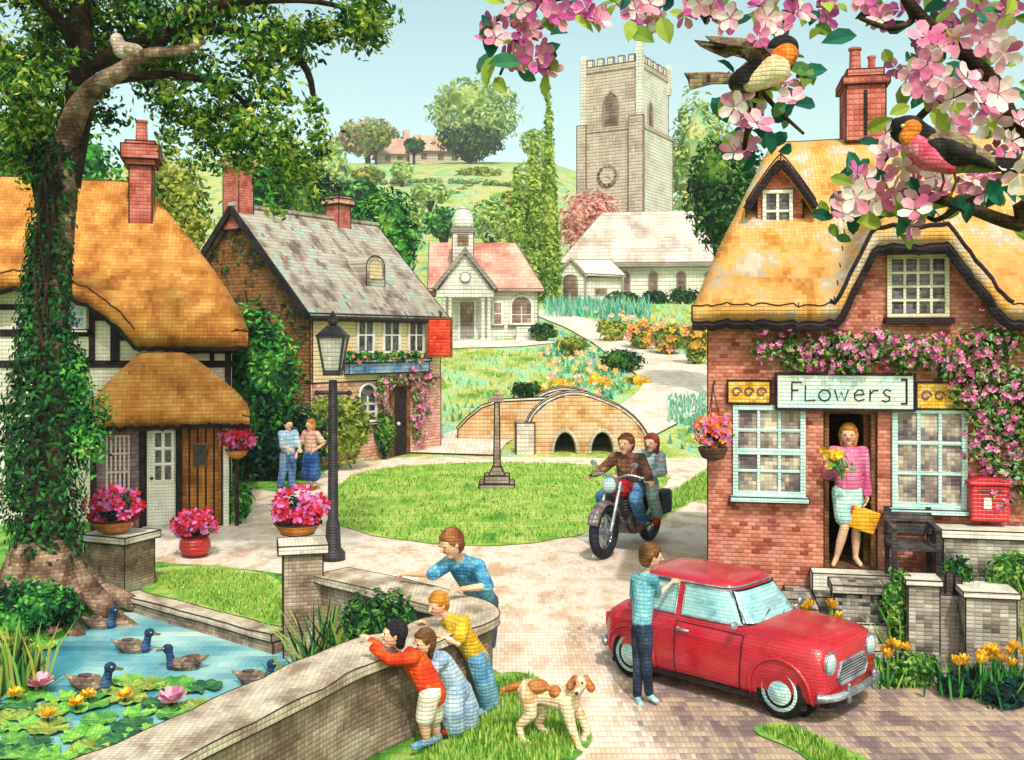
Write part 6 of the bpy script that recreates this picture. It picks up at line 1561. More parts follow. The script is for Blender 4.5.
for px, y0, y1 in ((285,120,212),(312,110,195),(262,90,175),(236,110,166),(205,110,166),(170,90,140),(18,110,180)):
    for k in range(7):
        py = y0+(y1-y0)*k/6; blob_leaves(m, tp(px+random.uniform(-8, 8), py, 13+random.uniform(-.4, .4)), (.2, .2, .16), 44, .09, core=.1)
for _ in range(80):
    px = random.uniform(-70, 150); py = random.uniform(-60, lerp_tab(px, LOW)-4); d = D_+random.uniform(-1.2, 2.4) if px < 30 else D_+random.uniform(.4, 2.4); r = random.uniform(.2, .42); blob_leaves(m, tp(px, py, d), (r*1.25, r*1.1, r*.85), int(50+100*r), .105, core=.1)
m.build('crown', lf_tree, t)
# ivy
t = thing('ivy_vine', 'dark green ivy climbing the big tree trunk from the pond bank to the fork', 'ivy', oak.location)
m = MB()
c_ = catmull([tp(40,620), tp(44,560), tp(38,480), tp(44,400), tp(42,320), tp(46,250), tp(52,190), tp(56,150)], 8, False)
for i, p in enumerate(c_):
    u = i/len(c_); rr = .34-.12*u+.24*(math.exp(-((u-.36)/.15)**2))+.25*max(0, .25-u)*2
    for _ in range(190 if u < .75 else 90):
        a_ = random.uniform(0, 6.28); r = rr*random.uniform(.72, 1.15); m.leaf(p+V((math.cos(a_)*r*1.05+.05, math.sin(a_)*r-.02, random.gauss(0, .12))), .095, V((math.cos(a_), math.sin(a_), .3)))
m.build('leaves', lf_ivy, t)
m = MB(); 
for k in range(5): m.tube([p+V((.12+.1*math.cos(k*1.3+i*.2), -.33+.05*math.sin(k*2+i*.1), 0)) for i, p in enumerate(c_)], .018, 5)
m.build('stem', m_barkd, t)
for cx, cy, rx_, rz_, lab in ((92,430,22,42,'bright green ivy spray bulging right of the trunk, beside the porch'), (75,375,14,30,'light ivy spray on the trunk below the cottage window')):
    q = P(cx, cy, 12.55); t = thing('ivy_spray', lab, 'ivy', q); m = MB(); s = 12.55/F; blob_leaves(m, (0, 0, 0), (rx_*s, .22, rz_*s), 420, .09, core=.2); m.build('leaves', lf_bright, t); MB().tube([(0, .1, -rz_*s), (-.03, 0, 0), (.02, 0, rz_*s*.8)], .012, 5).build('stem', m_barkd, t)
# bank plants
for px0, px1, py0, py1, D2, mat, lab in ((-25,62,575,642,12.3,lf_bright,'leafy waterside plant at the foot of the tree, at the left edge'), (30,84,584,630,12.6,lf_bright,'bright leafy plant between the tree roots and the back of the pond'), (-20,40,630,700,11.0,lf_yel,'yellow green reeds at the left edge of the pond')):
    b, l = lumps(px0, px1, py0, py1, D2, 5); b.z = -.3; shrub('waterside_plant', lab, b, [(a, c, z+.3, e, f, g) for a, c, z, e, f, g in l], 900, .085, mat, 'plant', .02)
def reeds(label, px, py, D2, n, h, spread, mat, name='rushes', z=WZ):
    q = V(((px-512)*D2/F, D2, z-.05)); t = thing(name, label, 'plant', q); m = MB()
    for _ in range(n):
        a_ = random.uniform(0, 6.28); r = random.random()**.5*spread; p = V((r*math.cos(a_), r*math.sin(a_)*.6, 0)); d = V((random.gauss(0, .2), random.gauss(0, .15), 1)); hh = h*random.uniform(.5, 1.1); w = V((.016, .006, 0))
        k1 = p+d*hh*.55; k2 = p+d*hh+V((d.x*hh*.35, 0, -.1*hh))
        m.add([p-w, p+w, k1+w*.8, k1-w*.8, k2], [(0, 1, 2, 3), (3, 2, 4)])
    m.build('blades', mat, t); s = MB()
    for k in range(4): s.tube([(random.gauss(0, spread*.4), random.gauss(0, spread*.3), 0), (random.gauss(0, spread*.5), 0, h*.9)], .012, 5)
    s.build('stems', mat, t); return t
lf_rush = L('rush blades', ['#10301c','#245c30','#4c8c40','#b8a848','#7cac50'], 3, mixr=.9)
reeds('taller green and yellow rushes inside the pond wall, below the pillar', 326, 668, 10.9, 110, .95, .3, lf_rush)
reeds('dark arching rushes against the pond wall by the half hidden duck', 298, 690, 10.3, 60, .55, .25, lf_rush)
reeds('thin yellow green reeds standing in the water at the left edge', 12, 690, 10.6, 70, .8, .35, lf_rush)
b, l = lumps(338, 420, 588, 668, 10.25, 6); b.z = -.4; shrub('leafy_shrub', 'dark green bush inside the pond wall behind the children', b, [(a, c, z+.4, e, f*.6, g) for a, c, z, e, f, g in l], 1500, .085, lf_dark, 'shrub', .03)
# lily pads and water lilies
m_pad = M('lily pad', ['#1e4c2c','#3c7c38','#74a848','#a4b450'], .05, .6, 2.2, .2, ya=2)
def wp(px, py): D2 = F*(CAMZ-WZ)/(py-HOR); return V(((px-512)*D2/F, D2, WZ+.012))
pads = [(40,682),(128,683),(148,687),(165,688),(205,690),(213,695),(196,708),(60,700),(25,700),(20,712),(45,712),(70,712),(92,705),(110,708),(128,702),(140,714),(100,722),(75,726),(50,730),(20,728),(10,742),(35,748),(60,744),(85,738),(110,736),(132,728),(90,750),(60,757),(25,760),(120,745),(10,756),(42,648),(28,664),(160,706),(5,722),(178,714),(150,724), (-16,680), (17,685), (141,681), (174,686), (-14,694), (19,699), (39,695), (72,700), (92,696), (125,692), (145,697), (178,693), (-10,710), (10,706), (43,711), (63,707), (96,712), (116,708), (149,704), (169,709), (-6,717), (14,722), (47,718), (67,723), (100,719), (120,724), (140,720), (173,716), (-15,733), (18,729), (38,734), (71,730), (91,735), (124,731), (144,736), (177,732), (-11,740), (22,745), (42,741), (62,746), (95,742), (115,747), (148,743), (168,748), (-7,756), (13,752), (46,757), (66,753), (99,758), (119,754), (152,759), (172,755)]
pm_ = [M('lily pad '+n, c, .05, .5, 2.5, .15, ya=1, gap=.35, spec=.4) for n, c in (('mid', ['#3c8038','#5ca044','#84b850']), ('bright', ['#58a43c','#7cc050','#a0cc58']), ('olive', ['#6c8838','#94a848','#b4bc5c']), ('deep', ['#1c4c38','#2c6840','#4c8844']))]
kinds = []; done = []
for i, (px, py) in enumerate(pads):
    q = wp(px, py)
    if any((q-d_).length < .23 for d_ in done): continue
    done.append(q.copy()); q.z += .003*(i % 5)
    if len(kinds) < 4:
        m = MB(); n_ = 24; w_ = len(kinds)
        vs = [(0, 0, .004)]+[((.19+.012*math.sin(k*2.3+w_))*math.cos(R(20+320*k/n_)), (.19+.012*math.sin(k*2.3+w_))*math.sin(R(20+320*k/n_)), .03+.014*math.sin(k*1.9+w_)) for k in range(n_+1)]
        m.add(vs, [(0, k, k+1) for k in range(1, n_+1)]); o_ = m.build('lily_pad', pm_[w_]); s_ = o_.modifiers.new('s', 'SOLIDIFY'); s_.thickness = .014
        kinds.append(tag(o_, 'round notched green lily pad floating on the pond', 'lily pad', 'lily pads on the pond'))
    else: o_ = kinds[i*7 % 4].copy(); col.objects.link(o_)
    o_.location = q; o_.rotation_euler = (0, 0, random.uniform(0, 6.28)); k = random.uniform(.75, 1.15); o_.scale = (k, k, 1)
def lily(px, py, r, mat, label, name='water_lily'):
    q = wp(px, py)+V((0, 0, .06)); t = thing(name, label, 'flower', q)
    m = MB(); m.petals((0, 0, .02), V((0, -.1, 1)), r, 8, .35); m.petals((0, 0, .03), V((0, -.1, 1)), r*.8, 7, .8); m.build('petals', mat, t); MB().ball((0, 0, .04), (r*.22, r*.22, r*.16)).build('centre', bl_yel, t); MB().tube([(0, 0, -.2), (0, 0, .02)], .012, 5).build('stem', lf_ivy, t)
lily(40, 694, .14, bl_lily, 'big mauve pink water lily among the pads at the left'); lily(172, 710, .15, bl_lily, 'big pink water lily at the right end of the pads by the wall'); lily(52, 641, .09, bl_lily, 'small pink water lily in open water, furthest back'); lily(27, 668, .09, bl_lily, 'small pink water lily near the left edge')
for px, py, lab in ((15,704,'yellow pond flower at the far left among the pads'), (76,714,'yellow pond flower left of the larger yellow one'), (88,706,'larger yellow pond flower below the front duck'), (48,726,'yellow pond flower nearest to the front'), (125,706,'yellow green pond flower right of the front duck')): lily(px, py, .085, bl_yel, lab, 'pond_flower')

# ------------------------------------------------------------------ pots and baskets
def pot(name, label, loc, prof, potm, fr, fz, nl, nb, bl, lf=lf_teal, ls=.085, bs=.055, cat='flower pot', part='bowl'):
    t = thing(name, label, cat, loc); MB().lathe(prof, n=20).build(part, potm, t, smooth=False, bevel=.006)
    m = MB(); blob_leaves(m, (0, 0, fz), (fr[0], fr[1], fr[2]), nl, ls, core=.15); m.build('leaves', lf, t)
    b = MB()
    for _ in range(nb):
        d = V((random.gauss(0, 1), random.gauss(0, 1)-.6, random.gauss(0, .9)+.35)).normalized(); k = random.uniform(.85, 1.15); b.petals((d.x*fr[0]*k, d.y*fr[1]*k, fz+.04+d.z*fr[2]*k), d+V((0, -.6, .2)), bs*random.uniform(.8, 1.3))
    b.build('blossom', bl, t); return t
q = G(115, 600); pot('flower_bowl', 'wide terracotta bowl of red and mauve flowers on the squat left pillar', (P(115,520,14.6).x, 14.55, .782), [(.1,0),(.22,.05),(.31,.16),(.33,.2),(.29,.2),(.26,.15)], m_terra, (.4,.32,.24), .34, 400, 72, bl_red, bs=.075)
pot('flower_bowl', 'terracotta bowl of bright pink and red flowers on the tall right pillar', (P(298,543,12.5).x, 12.48, 1.132), [(.1,0),(.2,.04),(.26,.13),(.28,.16),(.25,.16),(.22,.12)], m_terra, (.33,.27,.22), .3, 330, 72, bl_red, bs=.066)
m_redpot = M('red glazed pot', ['#8c1418','#b81c20','#cc3430'], .085, .4, 3, .2, spec=.5)
q = G(195, 557); pot('flower_pot', 'round red pot of pink flowers standing on the path before the cottage side door', q, [(.12,0),(.2,.05),(.25,.16),(.24,.27),(.2,.33),(.22,.36),(.19,.36)], m_redpot, (.35,.28,.2), .52, 330, 58, bl_red, bs=.08, part='pot')
# standing basket on a post
q = G(237, 526); t = pot('flower_stand', 'wooden post carrying an orange bowl of pink flowers beside the cottage porch', q, [(.06,1.28),(.16,1.34),(.22,1.46),(.19,1.46)], m_terra, (.3,.25,.16), 1.62, 190, 60, bl_red, bs=.085)
MB().tube([(0,0,0),(0,0,1.3)], .04, 8).build('post', m_barkd, t)
T('climbing_plant', 'leafy plant growing round the foot of the flower stand', 226, 254, 478, 524, 19.7, 380, .13, lf_bright, 'plant', 4, stem=.02, core=False)
# hanging basket at the shop corner
c0 = sh.M @ V((.06, -.32, 0)); zt_ = sh.hit(713, 447, -.32)[1]
t = pot('hanging_basket', 'hanging basket of orange, pink and violet flowers on the left corner of the shop', (c0.x, c0.y, zt_-.16), [(.05,0),(.13,.04),(.17,.12),(.175,.16),(.15,.16)], m_basket, (.2,.17,.17), .3, 220, 60, bl_mix, lf_bright, .065, .05, 'hanging basket', 'basket')
m = MB().tube(catmull([V((0, 0, .85)), V((.04, .14, .92)), V((.08, .31, .9))], 5, False), .012, 6)
for k in range(3): m.tube([(.15*math.cos(k*2.1), .15*math.sin(k*2.1), .16), (0, 0, .86)], .006, 5)
m.build('bracket', m_black, t)
# ------------------------------------------------------------------ climbers
def climber(name, label, fr, spans, nl, nb, lf, bl, ls, bs, y=-.12, depth=.16, cat='climbing rose'):
    """spans: measured lumps (px, py, rx, ry) on a wall plane of the building frame"""
    xs_ = [fr.hit(p[0], p[1], y) for p in spans]; base = fr.M @ V((sum(a[0] for a in xs_)/len(xs_), y, 0)); t = thing(name, label, cat, base, fr.rz); I = fr.I; bx_ = (I @ base).x
    tot = sum(p[2]*p[3] for p in spans); m = MB(); b = MB(); st = MB(); prev = None
    for (px, py, rx, ry), (x, z) in zip(spans, xs_):
        D2 = (fr.M @ V((x, y, 0))).y; s = D2/F; c_ = V((x-bx_, 0, z-base.z))
        blob_leaves(m, c_, (rx*s, depth, ry*s), int(nl*rx*ry/tot), ls, core=.15)
        for _ in range(int(nb*rx*ry/tot)+1):
            d = V((random.gauss(0, .55), -abs(random.gauss(.5, .4)), random.gauss(0, .55))); b.petals(c_+V((d.x*rx*s, d.y*depth*1.3, d.z*ry*s)), V((d.x, -1, d.z+.2)), bs*random.uniform(.8, 1.25))
        if prev is not None: st.tube([prev, (prev+c_)/2+V((0, .03, .03)), c_], .014, 5)
        prev = c_
    m.build('foliage', lf, t); b.build('blossom', bl, t); st.build('stem', m_barkd, t); return t
lf_rose = L('rose leaves', ['#1c3c20','#3c6c30','#78a048','#a8bc58','#8cc8a4'], 4, mixr=.7)
climber('climbing_rose', 'long pink climbing rose trained along the wall above the FLowers sign', sh, [(762,350,14,10),(785,345,18,14),(810,350,20,17),(835,345,20,16),(858,352,20,16),(880,345,20,18),(905,355,22,20),(930,350,20,18),(948,365,18,16),(800,362,22,9),(850,366,25,8)], 2600, 170, lf_rose, bl_rose, .07, .04)
climber('climbing_rose', 'tall pink rose climbing the right end of the shop wall above the post box', sh, [(975,345,28,22),(1005,340,26,24),(985,375,26,24),(1010,385,26,30),(965,395,16,22),(990,415,24,26),(1015,430,24,30),(985,450,20,20),(1005,470,20,22),(1030,470,24,40),(1040,400,24,40),(955,365,16,14),(1000,500,14,16)], 3600, 260, lf_rose, bl_rose, .07, .042)
climber('window_box_flowers', 'green and yellow flowers trailing from a box under the pub upper windows', pb, [(350,356,9,6),(364,356,11,6),(381,357,11,6),(398,356,11,6),(415,356,10,6)], 800, 26, lf_bright, bl_yp, .13, .075, -.22, .22, 'flowers')
climber('climbing_rose', 'pink rose climbing the salmon pub wall right of the door', pb, [(412,380,10,12),(428,378,10,10),(418,395,10,12),(424,410,10,12),(415,420,9,10),(418,436,8,10)], 600, 100, lf_rose, bl_rose, .13, .085, -.12, .2)
climber('climbing_rose', 'leafy climber over the pub between the arched window and the door', pb, [(385,382,12,8),(380,392,8,14),(384,412,6,14),(400,380,10,6)], 420, 40, lf_rose, bl_rose, .12, .07, -.12, .18)
gbf = Frame(-5.6, 28.4, math.degrees(pb.rz)-90)
t = thing('gable_ivy', 'mottled ivy spreading over the orange brick gable of the pub', 'ivy', pb.M @ V((-.05, 0, 0)), pb.rz)
m = MB()
for _ in range(900):
    y = random.uniform(.1, 5.8); zz = random.uniform(1.0, 4.4+2.6*(1-abs(y-3)/3))
    if noise.noise(V((y*.9, zz*.9, 4))) > .02: m.leaf((-.03-random.random()*.1, y, zz), .17, V((-1, random.gauss(0, .3), random.gauss(.2, .3))))
m.build('leaves', lf_ivy, t); MB().tube([(0, 1, .2), (-.02, 1.4, 2), (-.02, 2.2, 3.5), (-.02, 2.6, 5)], .03, 6).build('stem', m_barkd, t)
# ------------------------------------------------------------------ garden flowers by the shop
def clump(label, px, py, D2, n, h, mat=bl_yel, zz=0, sp=.18, nf=7):
    q = V(((px-512)*D2/F, D2, zz)); t = thing('tulip_clump', label, 'flowers', q); m = MB(); b = MB()
    for _ in range(n):
        p = V((random.gauss(0, sp), random.gauss(0, sp*.5), 0)); hh = h*random.uniform(.4, .8); d = V((random.gauss(0, .3), random.gauss(0, .3), 1)); w = V((.018, .008, 0)); m.add([p-w*.5, p+w*.5, p+d*hh*.6+w, p+d*hh*.6-w, p+d*hh], [(0, 1, 2, 3), (3, 2, 4)])
    for k in range(nf):
        p = V((random.gauss(0, sp), random.gauss(0, sp*.4)-.04, 0)); zz_ = h*random.uniform(.75, 1.05); m.tube([p, p+V((0, 0, zz_))], .007, 5)
        for r_ in range(2): b.petals(p+V((0, 0, zz_)), V((random.gauss(0, .2), -.15, 1)), .05, 6, 1.5-.4*r_)
    m.build('leaves', lf_bright, t); b.build('blossom', mat, t); return t
clump('yellow tulips in front of the broad right gate pillar', 990, 690, 10.1, 120, .42, sp=.24, nf=11); clump('yellow tulips at the far right edge of the lane', 1012, 692, 10.2, 90, .42, sp=.16, nf=7)
clump('yellow tulips between the car headlight and the left gate pillar', 897, 690, 10.45, 110, .4, sp=.16, nf=7); clump('yellow daffodils in front of the rubble wall behind the car', 818, 650, 11.1, 60, .62, sp=.16, nf=8)
lf_gd = L('garden leaves', ['#1c4a24','#3c7c34','#74a848','#a0b458'], 3, mixr=.8)
T('garden_plant', 'low green bush at the foot of the left gate pillar, beside the car', 884, 940, 650, 690, 10.4, 700, .075, lf_gd, 'plant', 5, stem=.015); T('garden_plant', 'low dark green bush edging the lane below the right gate pillar', 940, 985, 672, 700, 10.1, 600, .07, lf_teal, 'plant', 4, stem=.015); T('garden_plant', 'blue green leafy border at the right edge of the lane', 980, 1050, 676, 712, 9.9, 900, .075, lf_teal, 'plant', 5, stem=.015)
def tall(label, px, D2, zz, n, h, sp, mat=lf_gd):
    reeds(label, px, 0, D2, n, h, sp, mat, 'garden_grass', zz)
tall('tall green garden stems in front of the bench and left gate pillar', 900, 11.05, 0, 90, .95, .18); tall('tall green stems between the bench and the post box wall', 932, 11.3, .3, 50, .6, .14); tall('tall green stems behind the right gate pillar', 995, 10.95, 0, 120, 1.15, .28); tall('tall leafy stems at the right edge behind the broad pillar', 1030, 10.9, 0, 80, 1.2, .2)

# woods scattered over the lower hillside
for i, (px0, px1, py0, py1, D2, mat, lab) in enumerate([(300,352,150,188,205,lf_pale,'pale tree on the hillside, behind the left branch tips of the big tree'),(380,425,196,236,140,lf_pale,'pale tree on the lower slope right of the dark tree'),(425,462,206,240,120,lf_bright,'green tree on the slope behind the left end of the hall roof'),(468,512,196,246,105,lf_pale,'pale green tree just behind the right side of the hall roof'),(392,412,160,180,200,lf_pale,'small pale tree alone in the upper hill field'),(455,500,166,186,215,lf_yel,'low spreading tree in the upper hill field'),(512,556,158,196,190,lf_pale,'pale hillside tree half hidden by the tall poplar'),(330,380,176,214,120,lf_bright,'bright green tree on the slope above the pub ridge'),(246,300,120,170,150,lf_pale,'pale tree far behind the pub chimney')]):
    b, l = lumps(px0, px1, py0, py1, D2, 6); zb_ = P((px0+px1)/2, py1, D2).z; dz_ = b.z-zb_; b.z = zb_ if zb_ < b.z else b.z
    shrub('broadleaf_tree', lab, b, [(a, c, z if zb_ >= b.z+1e-6 else z+dz_*(1 if zb_ == b.z else 0), e, f, g) for a, c, z, e, f, g in l], 900, D2*.0068, mat, 'tree', .3)

# flowers and mint grass on the banks of the hill path
pc_ = [p for p in PATHS if p.y > 34 and p.x > 2]
def bank(n, lo_, hi_):
    out = []
    while len(out) < n:
        p = random.choice(pc_); q = p+V((random.choice((-1, 1))*random.uniform(lo_, hi_), random.uniform(-2, 2), 0)); 
        if min((V((q.x, q.y, 0))-V((c_.x, c_.y, 0))).length for c_ in PATHS) > lo_*.9: out.append(V((q.x, q.y, H(q.x, q.y))))
    return out
blades('grass', bank(2600, 2.3, 5.5), .3, .09, lf_aqua)
m = MB()
for q in bank(240, 2.6, 6): m.petals(q+V((0, 0, .3)), V((random.gauss(0, .3), -1, .6)), random.uniform(.12, .2), 5, .3)
o_ = m.build('meadow_flowers', L('bank petals', ['#e8a42c','#f0c850','#e07cb0','#ec9cc4','#f0e0a0'], 3, mixr=.9)); o_['kind'] = 'stuff'
for i, (px0, px1, py0, py1, D2, mat, lab) in enumerate([(360,392,128,150,250,lf_yel,'bush hiding the left end of the farmhouses on the skyline'),(404,424,138,152,248,lf_dark,'dark bush between the two farmhouses on the skyline'),(520,552,128,158,246,lf_pale,'pale tree on the skyline right of the big round tree'),(322,342,138,158,258,lf_pale,'leftmost pale tree of the hill skyline'),(352,384,166,184,190,lf_yel,'spreading bush in the middle of the hill fields'),(410,450,182,204,165,lf_pale,'pale clump of trees in the lower hill field'),(478,508,200,226,130,lf_bright,'bright bush under the poplars on the lower slope'),(500,530,190,206,170,lf_yel,'yellow green bush in the field left of the poplars'),(345,372,190,206,150,lf_pale,'pale bush on the slope above the pub roof')]):
    b, l = lumps(px0, px1, py0, py1, D2, 6); dz_ = b.z-P(0, py1, D2).z
    if dz_ > 0: l = [(a, c, z+dz_*1.0, e, f, g) for a, c, z, e, f, g in l]
    shrub('broadleaf_tree', lab, b, l, 700, D2*.0068, mat, 'tree', .3)

T('garden_plant', 'dark green bush between the dark gate and the wall under the post box', 940, 975, 552, 610, 11.05, 500, .075, lf_dark, 'plant', 4, stem=.015)
T('garden_plant', 'green leafy bush behind the broad right gate pillar, at the right edge', 985, 1045, 548, 604, 11.0, 900, .075, lf_gd, 'plant', 5, stem=.015)
T('garden_plant', 'low green plants in front of the bench, left of the short gate pillar', 880, 916, 566, 640, 10.95, 600, .07, lf_gd, 'plant', 5, stem=.015)
# ================================================================== blossom bough in the foreground
B0 = V((1.78, 1.62, 0))
t = btree = thing('blossom_tree', 'apple tree in pink and white blossom whose boughs hang across the top right corner', 'tree', B0)
def bp(px, py, d=1.42): return P(px, py, d)-B0
m_twig = M('twig bark', ['#241812','#3c2a20','#5c4436'], .008, .9, 4, .25)
MB().tube(catmull([V((0,0,-.1)), V((.02,.02,1.2)), V((-.03,0,2.4)), V((-.05,-.05,3.3))], 6, False), [.13-.003*i for i in range(19)], 12).build('trunk', m_twig, t, smooth=True)
BR = [([V((-.05,-.05,3.2)), bp(1090,230), bp(1020,225), bp(960,205), bp(905,192), bp(868,200)], .014, .004), ([V((-.05,-.05,3.25)), bp(1100,150), bp(1020,130), bp(995,85), bp(960,50), bp(925,20), bp(890,-20)], .018, .006),
      ([V((-.05,-.05,3.3)), bp(1180,-60), bp(1000,-60,1.45), bp(880,-40,1.48), bp(760,-25,1.5), bp(640,-20,1.52), bp(540,0,1.55), bp(495,20,1.55)], .035, .004),
      ([bp(800,-30,1.5), bp(785,30,1.45), bp(766,80,1.36), bp(752,108,1.36), bp(744,150,1.37)], .008, .003), ([bp(760,90,1.36), bp(780,112,1.36), bp(804,134,1.36)], .004, .002),
      ([bp(540,0,1.55), bp(515,40,1.55), bp(500,75,1.55)], .005, .002), ([bp(905,0,1.45), bp(912,20,1.43), bp(890,28,1.42), bp(860,18,1.42)], .006, .003), ([bp(960,205), bp(935,220), bp(915,205)], .005, .002), ([bp(1020,130), bp(1015,160), bp(990,190), bp(960,205)], .008, .004), ([bp(995,85), bp(940,100), bp(900,140), bp(870,180), bp(850,208)], .007, .002)]
for pts, r0, r1 in BR:
    c_ = catmull(pts, 6, False); n_ = len(c_); MB().tube(c_, [r0+(r1-r0)*i/(n_-1) for i in range(n_)], 8).build('branch', m_twig, t, smooth=True)
b1 = L('blossom petals', ['#c85c8c','#dc88a8','#ecb4c4','#f4e4e4','#f0ccd4'], 25, mixr=.55, trans=.3); b2 = L('pink blossom petals', ['#b84c94','#d06cb0','#e08cb0','#e8a0b0'], 20, mixr=.7, trans=.3)
lfb = L('blossom leaves', ['#1c5448','#24705c','#5c7c30','#8c9c3c','#a4b850'], 12, mixr=.8)
FL = [(770,22),(758,34),(786,30),(745,95),(756,101),(780,86),(792,100),(736,104),(750,116),(758,126),(744,140),(738,150),(925,36),(936,46),(960,36),(985,36),(996,46),(1006,56),(915,76),(930,62),(920,86),(940,76),(965,80),(975,90),(955,100),(985,106),(1000,90),(960,116),(955,126),(945,140),(990,126),(1010,140),(1020,120),(892,138),(886,152),(860,186),(870,196),(850,206),(880,176),(905,166),(895,190),(846,214),(935,176),(976,180),(986,190),(920,200),(915,211),(942,190),(1000,160),(1018,176),(868,178),(858,196),(884,196)]
TOP = [(515,14),(530,24),(545,12),(560,20),(575,8),(488,33),(496,38),(536,55),(510,60),(590,10),(600,20),(636,10),(655,18),(690,12),(716,8),(730,18),(800,10),(820,15),(832,5),(870,8),(880,18),(905,5),(985,12),(1010,8),(520,5),(700,4),(650,4),(545,65),(527,40),(760,8),(860,0),(1000,22),(970,8),(945,16)]
m = MB(); m2 = MB(); lm = MB()
for px, py in FL:
    d = 1.36+random.uniform(-.07, .06)
    for _ in range(1): m.petals(bp(px+random.uniform(-4, 4), py+random.uniform(-4, 4), d), V((random.gauss(0, .5), -1, random.gauss(.1, .5))), .023*random.uniform(.85, 1.2), 5, .25)
    if random.random() < .75: m2.petals(bp(px+random.uniform(-20, 20), py+random.uniform(-16, 16), d+.05), V((random.gauss(0, .8), -1, random.gauss(0, .8))), .017*random.uniform(.8, 1.2), 5, .4)
    for _ in range(4): lm.bleaf(bp(px+random.gauss(0, 19), py+random.gauss(0, 17), d+.05+random.uniform(-.03, .08)), .03, V((random.gauss(0, .6), -1, random.gauss(.3, .6))))
for px, py in TOP:
    d = 1.5+random.uniform(-.06, .06)
    for _ in range(2): m2.petals(bp(px+random.uniform(-7, 7), py+random.uniform(-6, 6), d), V((random.gauss(0, .8), -1, random.gauss(0, .7))), .02*random.uniform(.8, 1.2), 5, .35)
    if random.random() < .4: m.petals(bp(px, py, d-.03), V((random.gauss(0, .6), -1, random.gauss(0, .6))), .02, 5, .3)
    for _ in range(3): lm.bleaf(bp(px+random.gauss(0, 15), py+random.gauss(0, 10), d+random.uniform(-.02, .06)), .032, V((random.gauss(0, .6), -1, random.gauss(.3, .6))))
for px, py in ((800,70),(805,74),(812,72),(500,85),(505,62),(490,70),(630,30),(640,35),(665,30),(960,205),(968,212),(840,38),(900,110),(1010,195),(940,120),(720,110),(725,108),(806,104),(870,222),(905,225)):
    lm.bleaf(bp(px, py, 1.36), .036, V((random.gauss(0, .4), -1, .3)))
# the rest of the crown, above and right of the frame
for _ in range(240):
    p = V((random.gauss(1.6, .5), 1.6+random.gauss(0, .35), 4.75+random.gauss(0, .35)))-B0
    if random.random() < .5: m2.petals(p, V((random.gauss(0, 1), -1, random.gauss(0, 1))), .024)
    lm.bleaf(p+V((.03, 0, .03)), .04, V((random.gauss(0, 1), -1, random.gauss(0, 1))))
MB().tube([V((-.05,-.05,3.25)), V((-.1,0,4.0)), V((-.2,.05,4.9))], [.07,.05,.02], 8).build('branch', m_twig, t)
m.build('blossom', b1, t); m2.build('blossom', b2, t); lm.build('leaves', lfb, t)

# ================================================================== birds
bc = .0072
def bm_(n, c, cell=bc): return M('plumage '+n, c, cell, .85, 3.5, .25, gap=.4)
p_br = bm_('brown', ['#2a1e1a','#4a3830','#6c5648','#8c7460']); p_or = bm_('orange', ['#c8541c','#e07428','#ec9448']); p_cr = bm_('cream', ['#d0a880','#e0c4a0','#ead4b8']); p_bk = bm_('black', ['#141012','#221c1e','#3c302c']); p_rs = bm_('rose', ['#b83854','#d05c78','#e08c9c']); p_tan = bm_('tan', ['#5c483c','#7c6450','#9c8468','#3c302c'])
def fan(pts_root, tips, th, name, mat, tt):
    m = MB(); vs = []
    for o_ in (-th/2, th/2):
        for p in pts_root+tips[::-1]: vs.append(V(p)+V((0, o_, 0)))
    k = len(vs)//2
    m.add(vs, [tuple(range(k)), tuple(range(2*k-1, k-1, -1))]+[(i, k+i, k+(i+1) % k, (i+1) % k) for i in range(k)]); return m.build(name, mat, tt, bevel=.0006)
q = P(752, 90, 1.33); t = thing('robin', 'brown bird with spread wings and orange throat landing on a blossom twig', 'bird', q)
r = lambda px, py, d=1.33: P(px, py, d)-q
m = MB(); c = m.cap; c(r(740,82), r(762,72), .016, .026); c(r(762,72), r(778,62), .026, .021); m.build('body', p_br, t, fuse=.0028, fsm=4)
m = MB(); c = m.cap; c(r(752,82,1.32), r(774,70,1.315), .014, .021); m.build('belly', p_cr, t, fuse=.0028, fsm=4)
m = MB(); m.cap(r(778,62,1.318), r(786,55,1.318), .0165, .016); m.build('breast', p_or, t, fuse=.0026, fsm=4)
m = MB(); m.ball(r(783,48,1.33), (.021,.019,.017)); m.cap(r(792,50,1.322), r(797,54,1.32), .01, .004); m.build('head', p_bk, t, fuse=.0026, fsm=3)
MB().hexa([r(796,52,1.325), r(796,57,1.325), r(796,57,1.315), r(796,52,1.315)], [r(804,56,1.321), r(804,58,1.321), r(804,58,1.319), r(804,56,1.319)]).build('beak', m_bill, t)
MB().ball(r(789,47,1.312), .0028).build('eye', p_cr, t)
fan([r(774,58,1.31), r(752,64,1.31), r(738,54,1.305)], [r(764,48,1.3), r(735,46,1.29), r(712,42,1.285), r(694,40,1.285), r(700,46,1.285), r(712,52,1.29), r(726,58,1.3)], .004, 'wing', p_br, t)
fan([r(776,56,1.345), r(750,60,1.35)], [r(770,42,1.36), r(740,38,1.38), r(705,36,1.39), r(716,47,1.38), r(735,56,1.36)], .004, 'wing', p_br, t)
fan([r(746,64,1.312), r(762,60,1.308)], [r(736,70,1.31), r(730,82,1.312), r(742,86,1.312), r(758,76,1.31)], .005, 'wing_covert', p_bk, t)
fan([r(742,74,1.33), r(738,84,1.33)], [r(716,72,1.335), r(684,73,1.34), r(688,80,1.34), r(690,90,1.34), r(712,84,1.335)], .005, 'tail', p_tan, t)
